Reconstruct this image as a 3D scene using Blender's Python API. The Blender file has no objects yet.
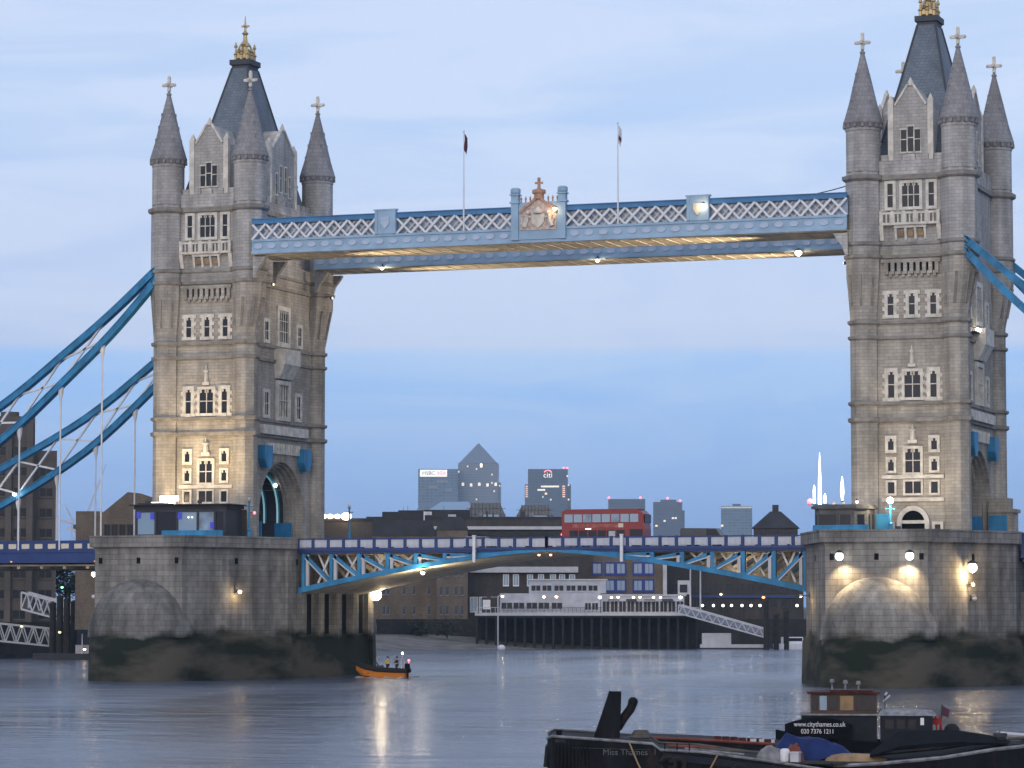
import bpy, math, random
from mathutils import Vector, Matrix
random.seed(7)
R = math.radians
scene = bpy.context.scene
COL = scene.collection

# ------------------------------------------------------------------ camera
cam_data = bpy.data.cameras.new("camera")
cam = bpy.data.objects.new("camera", cam_data)
COL.objects.link(cam)
cam.location = (115.3986, -340.321, 8.1116)
cam.rotation_euler = (R(90 + 3.995), R(0.0), R(19.86))
cam_data.sensor_width = 36.0
cam_data.lens = 3180.42 / 1024 * 36.0
cam_data.clip_start = 1.0
cam_data.clip_end = 60000.0
scene.camera = cam

# ------------------------------------------------------------------ view, world, sun
scene.view_settings.view_transform = 'Standard'
scene.view_settings.look = 'None'
scene.view_settings.exposure = 0.0
scene.view_settings.gamma = 1.0
scene.view_settings.use_curve_mapping = False
scene.cycles.use_denoising = True
scene.cycles.max_bounces = 6
scene.cycles.diffuse_bounces = 3
scene.cycles.glossy_bounces = 3
scene.cycles.transmission_bounces = 3
scene.cycles.transparent_max_bounces = 6
scene.cycles.volume_bounces = 0
scene.cycles.caustics_reflective = False
scene.cycles.caustics_refractive = False
scene.cycles.sample_clamp_indirect = 4.0

SUN_EL, SUN_AZ = 10.0, 176.0      # low western light behind the camera (azimuth clockwise from +Y)
world = bpy.data.worlds.new("World")
scene.world = world
world.use_nodes = True
wn, wl = world.node_tree.nodes, world.node_tree.links
wn.clear()
w_out = wn.new("ShaderNodeOutputWorld")
sky = wn.new("ShaderNodeTexSky")
sky.sky_type = 'NISHITA'
sky.sun_disc = False
sky.sun_elevation = R(SUN_EL)
sky.sun_rotation = R(SUN_AZ)
sky.air_density = 1.0
sky.dust_density = 1.5
sky.ozone_density = 2.0
bg_sky = wn.new("ShaderNodeBackground"); bg_sky.inputs[1].default_value = 0.05
wl.new(sky.outputs[0], bg_sky.inputs[0])
tc = wn.new("ShaderNodeTexCoord")
sep = wn.new("ShaderNodeSeparateXYZ"); wl.new(tc.outputs["Generated"], sep.inputs[0])
ramp = wn.new("ShaderNodeValToRGB")
el = ramp.color_ramp.elements
el[0].position = 0.0; el[0].color = (0.17, 0.39, 0.93, 1)
el[1].position = 1.0; el[1].color = (0.45, 0.54, 0.72, 1)
for pos, c in ((0.05, (0.20, 0.41, 0.90)), (0.078, (0.245, 0.445, 0.90)), (0.082, (0.43, 0.505, 0.82)), (0.12, (0.47, 0.53, 0.81)), (0.15, (0.42, 0.53, 0.82)), (0.19, (0.51, 0.59, 0.82)), (0.35, (0.52, 0.62, 0.82))):
    e = el.new(pos); e.color = (*c, 1)
wl.new(sep.outputs[2], ramp.inputs[0])
# long flat cloud banks: noise squeezed in height
cmap = wn.new("ShaderNodeMapping"); cmap.inputs["Scale"].default_value = (7.0, 7.0, 48.0)
wl.new(tc.outputs["Generated"], cmap.inputs[0])
cn = wn.new("ShaderNodeTexNoise"); cn.inputs["Scale"].default_value = 1.0; cn.inputs["Detail"].default_value = 7.0
cn.inputs["Roughness"].default_value = 0.55; cn.inputs["Distortion"].default_value = 0.9
wl.new(cmap.outputs[0], cn.inputs[0])
cr = wn.new("ShaderNodeValToRGB")
cr.color_ramp.elements[0].position = 0.36; cr.color_ramp.elements[0].color = (0, 0, 0, 1)
cr.color_ramp.elements[1].position = 0.56; cr.color_ramp.elements[1].color = (1, 1, 1, 1)
wl.new(cn.outputs[0], cr.inputs[0])
hm = wn.new("ShaderNodeMapRange")
hm.inputs["From Min"].default_value = 0.04; hm.inputs["From Max"].default_value = 0.16
hm.inputs["To Min"].default_value = 0.10; hm.inputs["To Max"].default_value = 0.85
wl.new(sep.outputs[2], hm.inputs[0])
mul = wn.new("ShaderNodeMath"); mul.operation = 'MULTIPLY'
wl.new(cr.outputs[0], mul.inputs[0]); wl.new(hm.outputs[0], mul.inputs[1])
cmix = wn.new("ShaderNodeMixRGB"); cmix.inputs[2].default_value = (0.59, 0.645, 0.85, 1)
wl.new(mul.outputs[0], cmix.inputs[0]); wl.new(ramp.outputs[0], cmix.inputs[1])
bg_cloud = wn.new("ShaderNodeBackground"); bg_cloud.inputs[1].default_value = 0.92
wl.new(cmix.outputs[0], bg_cloud.inputs[0])
add = wn.new("ShaderNodeAddShader")
wl.new(bg_sky.outputs[0], add.inputs[0]); wl.new(bg_cloud.outputs[0], add.inputs[1])
wl.new(add.outputs[0], w_out.inputs["Surface"])

sun_d = bpy.data.lights.new("sun", 'SUN')
sun_d.energy = 1.35; sun_d.angle = R(60); sun_d.color = (1.0, 0.92, 0.82)
sun = bpy.data.objects.new("sun", sun_d); COL.objects.link(sun)
_sv = Vector((math.sin(R(SUN_AZ)) * math.cos(R(SUN_EL)), math.cos(R(SUN_AZ)) * math.cos(R(SUN_EL)), math.sin(R(SUN_EL))))
sun.rotation_euler = _sv.to_track_quat('Z', 'Y').to_euler()

# ------------------------------------------------------------------ materials
def mat(name, color, rough=0.7, metal=0.0, noise=0.0, nscale=1.0, bump=0.0, emit=None, estr=0.0, spec=0.3, nstretch=(1, 1, 1)):
    m = bpy.data.materials.new(name); m.use_nodes = True
    nt = m.node_tree; b = nt.nodes["Principled BSDF"]
    b.inputs["Base Color"].default_value = (*color, 1)
    b.inputs["Roughness"].default_value = rough
    b.inputs["Metallic"].default_value = metal
    b.inputs["Specular IOR Level"].default_value = spec
    if noise > 0:
        t = nt.nodes.new("ShaderNodeTexCoord"); mp = nt.nodes.new("ShaderNodeMapping")
        mp.inputs["Scale"].default_value = nstretch
        n = nt.nodes.new("ShaderNodeTexNoise")
        n.inputs["Scale"].default_value = nscale; n.inputs["Detail"].default_value = 6
        nt.links.new(t.outputs["Object"], mp.inputs[0]); nt.links.new(mp.outputs[0], n.inputs[0])
        r = nt.nodes.new("ShaderNodeValToRGB")
        r.color_ramp.elements[0].position = 0.3; r.color_ramp.elements[1].position = 0.7
        r.color_ramp.elements[0].color = (*[c * (1 - noise) for c in color], 1)
        r.color_ramp.elements[1].color = (*[min(1, c * (1 + noise)) for c in color], 1)
        nt.links.new(n.outputs[0], r.inputs[0]); nt.links.new(r.outputs[0], b.inputs["Base Color"])
        if bump:
            bp = nt.nodes.new("ShaderNodeBump"); bp.inputs["Strength"].default_value = bump
            nt.links.new(n.outputs[0], bp.inputs["Height"]); nt.links.new(bp.outputs[0], b.inputs["Normal"])
    if emit:
        b.inputs["Emission Color"].default_value = (*emit, 1)
        b.inputs["Emission Strength"].default_value = estr
    return m

def masonry(name, c1, c2, mortar, bw, bh, stain=0.35, tide=None, streak=0.0, rough=0.85, msize=0.02):
    """coursed stone or brick in metres, running round corners (x+y, z); tide = (height, weed colour, mud colour)"""
    m = bpy.data.materials.new(name); m.use_nodes = True
    nt = m.node_tree; N = nt.nodes.new; L = nt.links.new
    b = nt.nodes["Principled BSDF"]; b.inputs["Roughness"].default_value = rough
    b.inputs["Specular IOR Level"].default_value = 0.2
    t = N("ShaderNodeTexCoord"); s = N("ShaderNodeSeparateXYZ"); L(t.outputs["Object"], s.inputs[0])
    a = N("ShaderNodeMath"); a.operation = 'ADD'; L(s.outputs[0], a.inputs[0]); L(s.outputs[1], a.inputs[1])
    cb = N("ShaderNodeCombineXYZ"); L(a.outputs[0], cb.inputs[0]); L(s.outputs[2], cb.inputs[1])
    br = N("ShaderNodeTexBrick"); br.inputs["Scale"].default_value = 1.0
    br.inputs["Brick Width"].default_value = bw; br.inputs["Row Height"].default_value = bh
    br.inputs["Mortar Size"].default_value = msize; br.inputs["Mortar Smooth"].default_value = 0.3
    br.inputs["Color1"].default_value = (*c1, 1); br.inputs["Color2"].default_value = (*c2, 1)
    br.inputs["Mortar"].default_value = (*mortar, 1)
    L(cb.outputs[0], br.inputs[0])
    n = N("ShaderNodeTexNoise"); n.inputs["Scale"].default_value = 0.35; n.inputs["Detail"].default_value = 8; n.inputs["Roughness"].default_value = 0.65
    mp = N("ShaderNodeMapping"); mp.inputs["Scale"].default_value = (1, 1, 0.45)
    L(t.outputs["Object"], mp.inputs[0]); L(mp.outputs[0], n.inputs[0])
    r = N("ShaderNodeMapRange"); r.inputs["From Min"].default_value = 0.3; r.inputs["From Max"].default_value = 0.7
    r.inputs["To Min"].default_value = 1 - stain; r.inputs["To Max"].default_value = 1 + stain * 0.35
    L(n.outputs[0], r.inputs[0])
    mx = N("ShaderNodeMixRGB"); mx.blend_type = 'MULTIPLY'; mx.inputs[0].default_value = 1.0
    L(br.outputs[0], mx.inputs[1]); L(r.outputs[0], mx.inputs[2])
    col = mx.outputs[0]
    if streak > 0:      # rain streaks running down the face
        ns = N("ShaderNodeTexNoise"); ns.inputs["Scale"].default_value = 1.0; ns.inputs["Detail"].default_value = 5
        mps = N("ShaderNodeMapping"); mps.inputs["Scale"].default_value = (1.1, 1.1, 0.09)
        L(t.outputs["Object"], mps.inputs[0]); L(mps.outputs[0], ns.inputs[0])
        rs = N("ShaderNodeMapRange"); rs.inputs["From Min"].default_value = 0.35; rs.inputs["From Max"].default_value = 0.65
        rs.inputs["To Min"].default_value = 1 - streak; rs.inputs["To Max"].default_value = 1.06
        L(ns.outputs[0], rs.inputs[0])
        ms = N("ShaderNodeMixRGB"); ms.blend_type = 'MULTIPLY'; ms.inputs[0].default_value = 1.0
        L(col, ms.inputs[1]); L(rs.outputs[0], ms.inputs[2]); col = ms.outputs[0]
    if tide:
        z0, weed, mud = tide
        n2 = N("ShaderNodeTexNoise"); n2.inputs["Scale"].default_value = 0.3; n2.inputs["Detail"].default_value = 6
        L(t.outputs["Object"], n2.inputs[0])
        h = N("ShaderNodeMath"); h.operation = 'MULTIPLY_ADD'; h.inputs[1].default_value = 3.2
        L(n2.outputs[0], h.inputs[0]); L(s.outputs[2], h.inputs[2])
        f = N("ShaderNodeMapRange"); f.inputs["From Min"].default_value = z0 + 1.2; f.inputs["From Max"].default_value = z0 + 2.1
        f.inputs["To Min"].default_value = 1.0; f.inputs["To Max"].default_value = 0.0
        L(h.outputs[0], f.inputs[0])
        n3 = N("ShaderNodeTexNoise"); n3.inputs["Scale"].default_value = 0.22; n3.inputs["Detail"].default_value = 5
        mp3 = N("ShaderNodeMapping"); mp3.inputs["Scale"].default_value = (0.6, 0.6, 1.6)
        L(t.outputs["Object"], mp3.inputs[0]); L(mp3.outputs[0], n3.inputs[0])
        rr = N("ShaderNodeValToRGB"); rr.color_ramp.elements[0].position = 0.45; rr.color_ramp.elements[1].position = 0.62
        rr.color_ramp.elements[0].color = (*weed, 1); rr.color_ramp.elements[1].color = (*mud, 1)
        L(n3.outputs[0], rr.inputs[0])
        m2 = N("ShaderNodeMixRGB"); L(f.outputs[0], m2.inputs[0]); L(col, m2.inputs[1]); L(rr.outputs[0], m2.inputs[2])
        col = m2.outputs[0]
    L(col, b.inputs["Base Color"])
    bp = N("ShaderNodeBump"); bp.inputs["Strength"].default_value = 0.5; bp.inputs["Distance"].default_value = 0.05
    ad = N("ShaderNodeMath"); ad.operation = 'MULTIPLY_ADD'; ad.inputs[1].default_value = 0.6
    L(n.outputs[0], ad.inputs[0]); L(br.outputs[1], ad.inputs[2])
    inv = N("ShaderNodeMath"); inv.operation = 'MULTIPLY'; inv.inputs[1].default_value = -1
    L(ad.outputs[0], inv.inputs[0]); L(inv.outputs[0], bp.inputs["Height"]); L(bp.outputs[0], b.inputs["Normal"])
    return m

def worn(name, base, rust, amount=0.58, scale=1.1, rough=0.6):
    """old paint with rust coming through in patches and runs"""
    m = bpy.data.materials.new(name); m.use_nodes = True
    nt = m.node_tree; N = nt.nodes.new; L = nt.links.new; b = nt.nodes["Principled BSDF"]
    b.inputs["Roughness"].default_value = rough; b.inputs["Specular IOR Level"].default_value = 0.06
    t = N("ShaderNodeTexCoord"); mp = N("ShaderNodeMapping"); mp.inputs["Scale"].default_value = (1, 1, .35)
    n = N("ShaderNodeTexNoise"); n.inputs["Scale"].default_value = scale; n.inputs["Detail"].default_value = 9; n.inputs["Roughness"].default_value = .7
    L(t.outputs["Object"], mp.inputs[0]); L(mp.outputs[0], n.inputs[0])
    r = N("ShaderNodeValToRGB"); e = r.color_ramp.elements
    e[0].position = .32; e[0].color = (*[c * .6 for c in base], 1); e[1].position = amount + .12; e[1].color = (*rust, 1)
    k = e.new(amount); k.color = (*[c * 1.5 for c in base], 1)
    L(n.outputs[0], r.inputs[0]); L(r.outputs[0], b.inputs["Base Color"])
    bp = N("ShaderNodeBump"); bp.inputs["Strength"].default_value = .35; bp.inputs["Distance"].default_value = .06
    L(n.outputs[0], bp.inputs["Height"]); L(bp.outputs[0], b.inputs["Normal"])
    return m

def glow(name, color, strength):
    m = bpy.data.materials.new(name); m.use_nodes = True
    b = m.node_tree.nodes["Principled BSDF"]
    b.inputs["Base Color"].default_value = (0.8, 0.8, 0.8, 1)
    b.inputs["Emission Color"].default_value = (*color, 1); b.inputs["Emission Strength"].default_value = strength
    return m

def facade(name, wall, glass, fw, fh, gx=0.55, gz=0.5, lit=0.0, litcol=(1, .75, .4), rough=0.4):
    """curtain wall of a far tower: glass panels in a frame grid, metres; a few rooms lit"""
    m = bpy.data.materials.new(name); m.use_nodes = True
    nt = m.node_tree; N = nt.nodes.new; L = nt.links.new
    b = nt.nodes["Principled BSDF"]; b.inputs["Roughness"].default_value = rough
    t = N("ShaderNodeTexCoord"); s = N("ShaderNodeSeparateXYZ"); L(t.outputs["Object"], s.inputs[0])
    a = N("ShaderNodeMath"); a.operation = 'ADD'; L(s.outputs[0], a.inputs[0]); L(s.outputs[1], a.inputs[1])
    def cell(src, size, frac):
        d = N("ShaderNodeMath"); d.operation = 'DIVIDE'; d.inputs[1].default_value = size; L(src, d.inputs[0])
        f = N("ShaderNodeMath"); f.operation = 'FRACT'; L(d.outputs[0], f.inputs[0])
        g = N("ShaderNodeMath"); g.operation = 'LESS_THAN'; g.inputs[1].default_value = frac; L(f.outputs[0], g.inputs[0])
        fl = N("ShaderNodeMath"); fl.operation = 'FLOOR'; L(d.outputs[0], fl.inputs[0])
        return g.outputs[0], fl.outputs[0]
    g1, i1 = cell(a.outputs[0], fw, gx); g2, i2 = cell(s.outputs[2], fh, gz)
    mm = N("ShaderNodeMath"); mm.operation = 'MULTIPLY'; L(g1, mm.inputs[0]); L(g2, mm.inputs[1])
    cb = N("ShaderNodeCombineXYZ"); L(i1, cb.inputs[0]); L(i2, cb.inputs[1])
    wnz = N("ShaderNodeTexWhiteNoise"); wnz.noise_dimensions = '2D'; L(cb.outputs[0], wnz.inputs["Vector"])
    gv = N("ShaderNodeMixRGB"); gv.inputs[1].default_value = (*[c * .6 for c in glass], 1); gv.inputs[2].default_value = (*[c * 1.4 for c in glass], 1)
    L(wnz.outputs[0], gv.inputs[0])
    mx = N("ShaderNodeMixRGB"); L(mm.outputs[0], mx.inputs[0]); mx.inputs[1].default_value = (*wall, 1); L(gv.outputs[0], mx.inputs[2])
    L(mx.outputs[0], b.inputs["Base Color"])
    if lit > 0:
        gt = N("ShaderNodeMath"); gt.operation = 'GREATER_THAN'; gt.inputs[1].default_value = 1 - lit; L(wnz.outputs[0], gt.inputs[0])
        e = N("ShaderNodeMath"); e.operation = 'MULTIPLY'; L(gt.outputs[0], e.inputs[0]); L(mm.outputs[0], e.inputs[1])
        b.inputs["Emission Color"].default_value = (*litcol, 1)
        e2 = N("ShaderNodeMath"); e2.operation = 'MULTIPLY'; e2.inputs[1].default_value = 1.6; L(e.outputs[0], e2.inputs[0])
        L(e2.outputs[0], b.inputs["Emission Strength"])
    return m

M = {}
M['stone'] = masonry('tower stone', (0.51, 0.465, 0.40), (0.41, 0.375, 0.325), (0.31, 0.285, 0.25), 0.9, 0.36, 0.40, streak=0.22)
M['stone_pale'] = mat('pale dressed stone', (0.64, 0.60, 0.53), 0.8, noise=0.25, nscale=1.2)
M['stone_dark'] = mat('weathered string course stone', (0.26, 0.24, 0.215), 0.85, noise=0.3, nscale=1.0)
M['stone_top'] = masonry('upper tower stone', (0.54, 0.51, 0.48), (0.44, 0.42, 0.40), (0.31, 0.30, 0.29), 0.8, 0.36, 0.36, streak=0.20)
M['spire_stone'] = masonry('spire stone', (0.33, 0.32, 0.325), (0.27, 0.262, 0.267), (0.19, 0.185, 0.19), 0.5, 0.5, 0.4)
M['pier_stone'] = masonry('pier granite', (0.335, 0.315, 0.285), (0.26, 0.245, 0.225), (0.14, 0.13, 0.115), 1.55, 0.60, 0.55, streak=0.36,
                          tide=(5.2, (0.012, 0.017, 0.009), (0.085, 0.074, 0.056)))
M['slate'] = masonry('roof slate', (0.17, 0.20, 0.235), (0.135, 0.16, 0.195), (0.1, 0.12, 0.15), 0.5, 0.35, 0.35, rough=0.55)
M['lead'] = mat('dark lead', (0.05, 0.055, 0.065), 0.6)
M['gold'] = mat('gilding', (0.50, 0.38, 0.20), 0.45, 0.5)
M['glass'] = mat('dark window glass', (0.012, 0.014, 0.022), 0.25, spec=0.25)
M['glass_warm'] = mat('dim lit window glass', (0.05, 0.035, 0.025), 0.2, emit=(1.0, 0.55, 0.25), estr=0.10)
M['blue'] = mat('bridge blue paint', (0.03, 0.205, 0.40), 0.5, noise=0.35, nscale=0.7, nstretch=(1, 1, .4))
M['blue_light'] = mat('pale blue paint', (0.30, 0.44, 0.58), 0.5, noise=0.15, nscale=0.6)
M['blue_panel'] = mat('pale panel paint', (0.44, 0.52, 0.66), 0.5, noise=0.1, nscale=1)
M['blue_dark'] = mat('dark blue paint', (0.022, 0.048, 0.17), 0.5, noise=0.15, nscale=0.6)
M['blue_mid'] = mat('top rail blue paint', (0.06, 0.19, 0.38), 0.5, noise=0.15, nscale=0.6)
M['white_paint'] = mat('white paint', (0.72, 0.72, 0.74), 0.5, noise=0.08, nscale=1.5)
M['grey_paint'] = mat('light grey paint', (0.50, 0.50, 0.53), 0.5, noise=0.12, nscale=0.7)
M['panel_white'] = mat('off white railing paint', (0.48, 0.50, 0.56), 0.6, noise=0.15, nscale=1.2)
M['soffit'] = mat('buff underside paint', (0.62, 0.54, 0.40), 0.7, noise=0.3, nscale=0.7)
M['asphalt'] = mat('asphalt', (0.05, 0.05, 0.052), 0.9, noise=0.2, nscale=2)
M['black'] = mat('black tarred paint', (0.008, 0.009, 0.011), 0.85, noise=0.3, nscale=2, spec=.03)
M['steel_dark'] = mat('dark steel', (0.04, 0.042, 0.048), 0.6, noise=0.2, nscale=1)
M['red_bus'] = mat('red bus paint', (0.23, 0.005, 0.009), 0.35, spec=0.5)
M['cream'] = mat('cream paint', (0.66, 0.60, 0.48), 0.6)
M['rubber'] = mat('rubber', (0.015, 0.015, 0.015), 0.85)
M['glass_blue'] = mat('pale reflective glass', (0.22, 0.33, 0.45), 0.12, spec=0.6)
M['walk_glass'] = mat('walkway glazing', (0.20, 0.28, 0.38), 0.3, spec=0.5, noise=0.5, nscale=0.6)
M['brick'] = masonry('stock brick', (0.26, 0.20, 0.145), (0.195, 0.15, 0.11), (0.1, 0.09, 0.08), 0.45, 0.15, 0.4)
M['brick_dark'] = masonry('dark brick', (0.095, 0.08, 0.07), (0.07, 0.06, 0.053), (0.06, 0.058, 0.055), 0.45, 0.15, 0.4)
M['concrete'] = masonry('brown concrete panels', (0.13, 0.115, 0.105), (0.11, 0.10, 0.092), (0.06, 0.055, 0.05), 3.0, 3.0, 0.3)
M['roof_dark'] = mat('dark roof felt', (0.035, 0.034, 0.038), 0.8, noise=0.3, nscale=0.4)
M['timber'] = mat('dark wet timber', (0.022, 0.02, 0.018), 0.8, noise=0.4, nscale=1)
M['quay'] = masonry('quay wall', (0.05, 0.045, 0.042), (0.035, 0.032, 0.03), (0.02, 0.02, 0.02), 1.6, 0.6, 0.4)
M['beach'] = mat('shingle foreshore', (0.16, 0.145, 0.13), 0.95, noise=0.35, nscale=0.3, bump=0.4)
M['land'] = mat('town ground', (0.06, 0.06, 0.058), 0.95, noise=0.3, nscale=0.02)
M['leaf'] = mat('tree leaves', (0.035, 0.05, 0.022), 0.7, noise=0.5, nscale=0.5)
M['bark'] = mat('bark', (0.05, 0.04, 0.03), 0.9)
M['orange'] = mat('orange boat paint', (0.62, 0.20, 0.015), 0.5, noise=0.1, nscale=3)
M['yellow'] = mat('yellow jacket', (0.55, 0.42, 0.04), 0.7)
M['skin'] = mat('skin', (0.42, 0.25, 0.18), 0.6)
M['cloth_dark'] = mat('dark cloth', (0.02, 0.022, 0.03), 0.85)
M['tarp'] = mat('blue tarpaulin', (0.008, 0.022, 0.10), 0.8, noise=0.3, nscale=1.5, bump=0.5)
M['rust'] = mat('red oxide paint', (0.17, 0.045, 0.03), 0.7, noise=0.35, nscale=1.5)
M['sand'] = mat('tan canvas cover', (0.30, 0.20, 0.11), 0.85, noise=0.3, nscale=1.5)
M['stone_gable'] = masonry('gable stone', (0.58, 0.55, 0.51), (0.50, 0.475, 0.45), (0.38, 0.36, 0.34), 0.8, 0.36, 0.4, streak=0.25)
M['pier_dark'] = masonry('darker pier granite', (0.25, 0.237, 0.22), (0.195, 0.185, 0.172), (0.11, 0.103, 0.095), 1.55, 0.60, 0.55, streak=0.40,
                          tide=(5.0, (0.014, 0.018, 0.011), (0.085, 0.074, 0.056)))
M['hull_worn'] = worn('worn black hull', (0.009, 0.010, 0.012), (0.055, 0.028, 0.016))
M['deck_rust'] = worn('rusty deck plate', (0.03, 0.03, 0.032), (0.10, 0.05, 0.03), .55, 1.6)
M['red_worn'] = worn('faded red roof', (0.055, 0.018, 0.014), (0.10, 0.05, 0.035), .55, 2.0)
M['jetty_white'] = mat('dull white weatherboard', (0.42, 0.44, 0.50), 0.6, noise=0.2, nscale=0.6)
M['umber'] = mat('dark brown varnish', (0.06, 0.03, 0.022), 0.5, noise=0.4, nscale=2)
M['faded_letter'] = mat('faded lettering', (0.11, 0.11, 0.115), 0.8, noise=0.5, nscale=4)
M['grey_worn'] = mat('worn grey paint', (0.20, 0.20, 0.21), 0.7, noise=0.45, nscale=2.5)
M['deck_wood'] = mat('worn deck boards', (0.10, 0.09, 0.08), 0.8, noise=0.3, nscale=2)
M['navy'] = mat('navy hull paint', (0.010, 0.012, 0.020), 0.5, noise=0.3, nscale=1.5, spec=.15)
M['flag_dark'] = mat('dark red flag cloth', (0.09, 0.03, 0.05), 0.8)
M['flag_white'] = mat('white flag cloth', (0.55, 0.55, 0.60), 0.8)
M['red_cloth'] = mat('red cloth', (0.35, 0.03, 0.03), 0.8)
M['terracotta'] = mat('ochre stone', (0.46, 0.27, 0.18), 0.8, noise=0.3, nscale=2)
M['pink_stone'] = mat('pinkish carved stone', (0.55, 0.44, 0.38), 0.8, noise=0.35, nscale=2.5)
M['cabin_stone'] = masonry('dark cabin stone', (0.17, 0.165, 0.16), (0.13, 0.127, 0.125), (0.09, 0.09, 0.09), 0.8, 0.35, 0.4)
M['teal'] = mat('teal steel paint', (0.05, 0.30, 0.38), 0.5)
M['g_white'] = glow('white lamp', (1.0, 0.96, 0.88), 9)
M['g_warm'] = glow('warm lamp', (1.0, 0.74, 0.42), 8)
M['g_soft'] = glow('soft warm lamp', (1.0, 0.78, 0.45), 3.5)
M['g_orange'] = glow('orange lamp', (1.0, 0.42, 0.12), 4)
M['g_red'] = glow('red lamp', (1.0, 0.06, 0.08), 4)
M['g_green'] = glow('green lamp', (0.25, 1.0, 0.5), 3)
M['g_violet'] = mat('violet lamp', (.02, .02, .2), .5, emit=(0.10, 0.10, 0.9), estr=0.45)
M['g_sign'] = glow('lit sign panel', (1.0, 0.95, 0.80), 0.9)
M['g_teal'] = glow('teal rib glow', (0.25, 0.75, 0.85), 0.28)

# ------------------------------------------------------------------ helpers
class MB:
    """collects shapes and links them as one mesh object"""
    def __init__(s): s.v = []; s.f = []
    def add(s, vs, fs):
        o = len(s.v); s.v += [tuple(v) for v in vs]; s.f += [tuple(i + o for i in f) for f in fs]; return s
    def box(s, x0, x1, y0, y1, z0, z1):
        return s.add([(x0, y0, z0), (x1, y0, z0), (x1, y1, z0), (x0, y1, z0), (x0, y0, z1), (x1, y0, z1), (x1, y1, z1), (x0, y1, z1)],
                     [(3, 2, 1, 0), (4, 5, 6, 7), (0, 1, 5, 4), (1, 2, 6, 5), (2, 3, 7, 6), (3, 0, 4, 7)])
    def cbox(s, c, d): return s.box(c[0] - d[0] / 2, c[0] + d[0] / 2, c[1] - d[1] / 2, c[1] + d[1] / 2, c[2] - d[2] / 2, c[2] + d[2] / 2)
    def prism(s, poly, axis, a, b):
        """poly in the plane across axis: x -> (y,z), y -> (x,z), z -> (x,y)"""
        def P(p, t):
            return (t, p[0], p[1]) if axis == 'x' else (p[0], t, p[1]) if axis == 'y' else (p[0], p[1], t)
        n = len(poly); vs = [P(p, a) for p in poly] + [P(p, b) for p in poly]
        fs = [tuple(range(n))[::-1], tuple(range(n, 2 * n))] + [(i, (i + 1) % n, n + (i + 1) % n, n + i) for i in range(n)]
        return s.add(vs, fs)
    def lathe(s, prof, c=(0, 0), n=12, ph=0.0, cap=True):
        vs = []; fs = []
        for r, z in prof:
            for k in range(n):
                a = 2 * math.pi * k / n + ph
                vs.append((c[0] + r * math.cos(a), c[1] + r * math.sin(a), z))
        for j in range(len(prof) - 1):
            for k in range(n):
                fs.append((j * n + k, j * n + (k + 1) % n, (j + 1) * n + (k + 1) % n, (j + 1) * n + k))
        if cap: fs += [tuple(range(n))[::-1], tuple(range((len(prof) - 1) * n, len(prof) * n))]
        return s.add(vs, fs)
    def tube(s, pts, r, n=6, r2=None):
        pts = [Vector(p) for p in pts]; vs = []; fs = []; m = len(pts)
        for i, p in enumerate(pts):
            t = (pts[min(i + 1, m - 1)] - pts[max(i - 1, 0)]).normalized()
            a = t.cross(Vector((0, 0, 1)))
            if a.length < 1e-3: a = t.cross(Vector((1, 0, 0)))
            a.normalize(); b = t.cross(a)
            rr = r if r2 is None else r + (r2 - r) * i / (m - 1)
            for k in range(n):
                q = 2 * math.pi * k / n
                vs.append(p + a * rr * math.cos(q) + b * rr * math.sin(q))
        for i in range(m - 1):
            for k in range(n): fs.append((i * n + k, i * n + (k + 1) % n, (i + 1) * n + (k + 1) % n, (i + 1) * n + k))
        fs += [tuple(range(n))[::-1], tuple(range((m - 1) * n, m * n))]
        return s.add(vs, fs)
    def bar(s, p, q, w, h, up=(0, 0, 1)):
        """rectangular beam p to q: w sideways, h along up"""
        p, q = Vector(p), Vector(q); t = (q - p).normalized(); u = Vector(up)
        a = t.cross(u)
        if a.length < 1e-3: a = t.cross(Vector((0, 1, 0)))
        a.normalize(); b = a.cross(t)
        vs = []
        for e in (p, q):
            for i, j in ((-1, -1), (1, -1), (1, 1), (-1, 1)): vs.append(e + a * w / 2 * i + b * h / 2 * j)
        return s.add(vs, [(3, 2, 1, 0), (4, 5, 6, 7), (0, 1, 5, 4), (1, 2, 6, 5), (2, 3, 7, 6), (3, 0, 4, 7)])
    def sphere(s, c, r, n=10, sq=(1, 1, 1)):
        vs = []; fs = []; m = n // 2 + 1
        for j in range(1, m):
            t = math.pi * j / m
            for k in range(n):
                a = 2 * math.pi * k / n
                vs.append((c[0] + r * sq[0] * math.sin(t) * math.cos(a), c[1] + r * sq[1] * math.sin(t) * math.sin(a), c[2] + r * sq[2] * math.cos(t)))
        for j in range(m - 2):
            for k in range(n): fs.append((j * n + k, (j + 1) * n + k, (j + 1) * n + (k + 1) % n, j * n + (k + 1) % n))
        o = len(vs); vs += [(c[0], c[1], c[2] + r * sq[2]), (c[0], c[1], c[2] - r * sq[2])]
        for k in range(n):
            fs.append((o, k, (k + 1) % n)); fs.append((o + 1, (m - 2) * n + (k + 1) % n, (m - 2) * n + k))
        return s.add(vs, fs)
    def loft(s, rings, close=True, caps=True):
        n = len(rings[0]); vs = [p for r in rings for p in r]; fs = []
        for i in range(len(rings) - 1):
            for k in range(n if close else n - 1):
                fs.append((i * n + k, i * n + (k + 1) % n, (i + 1) * n + (k + 1) % n, (i + 1) * n + k))
        if caps: fs += [tuple(range(n))[::-1], tuple(range((len(rings) - 1) * n, len(rings) * n))]
        return s.add(vs, fs)
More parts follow.
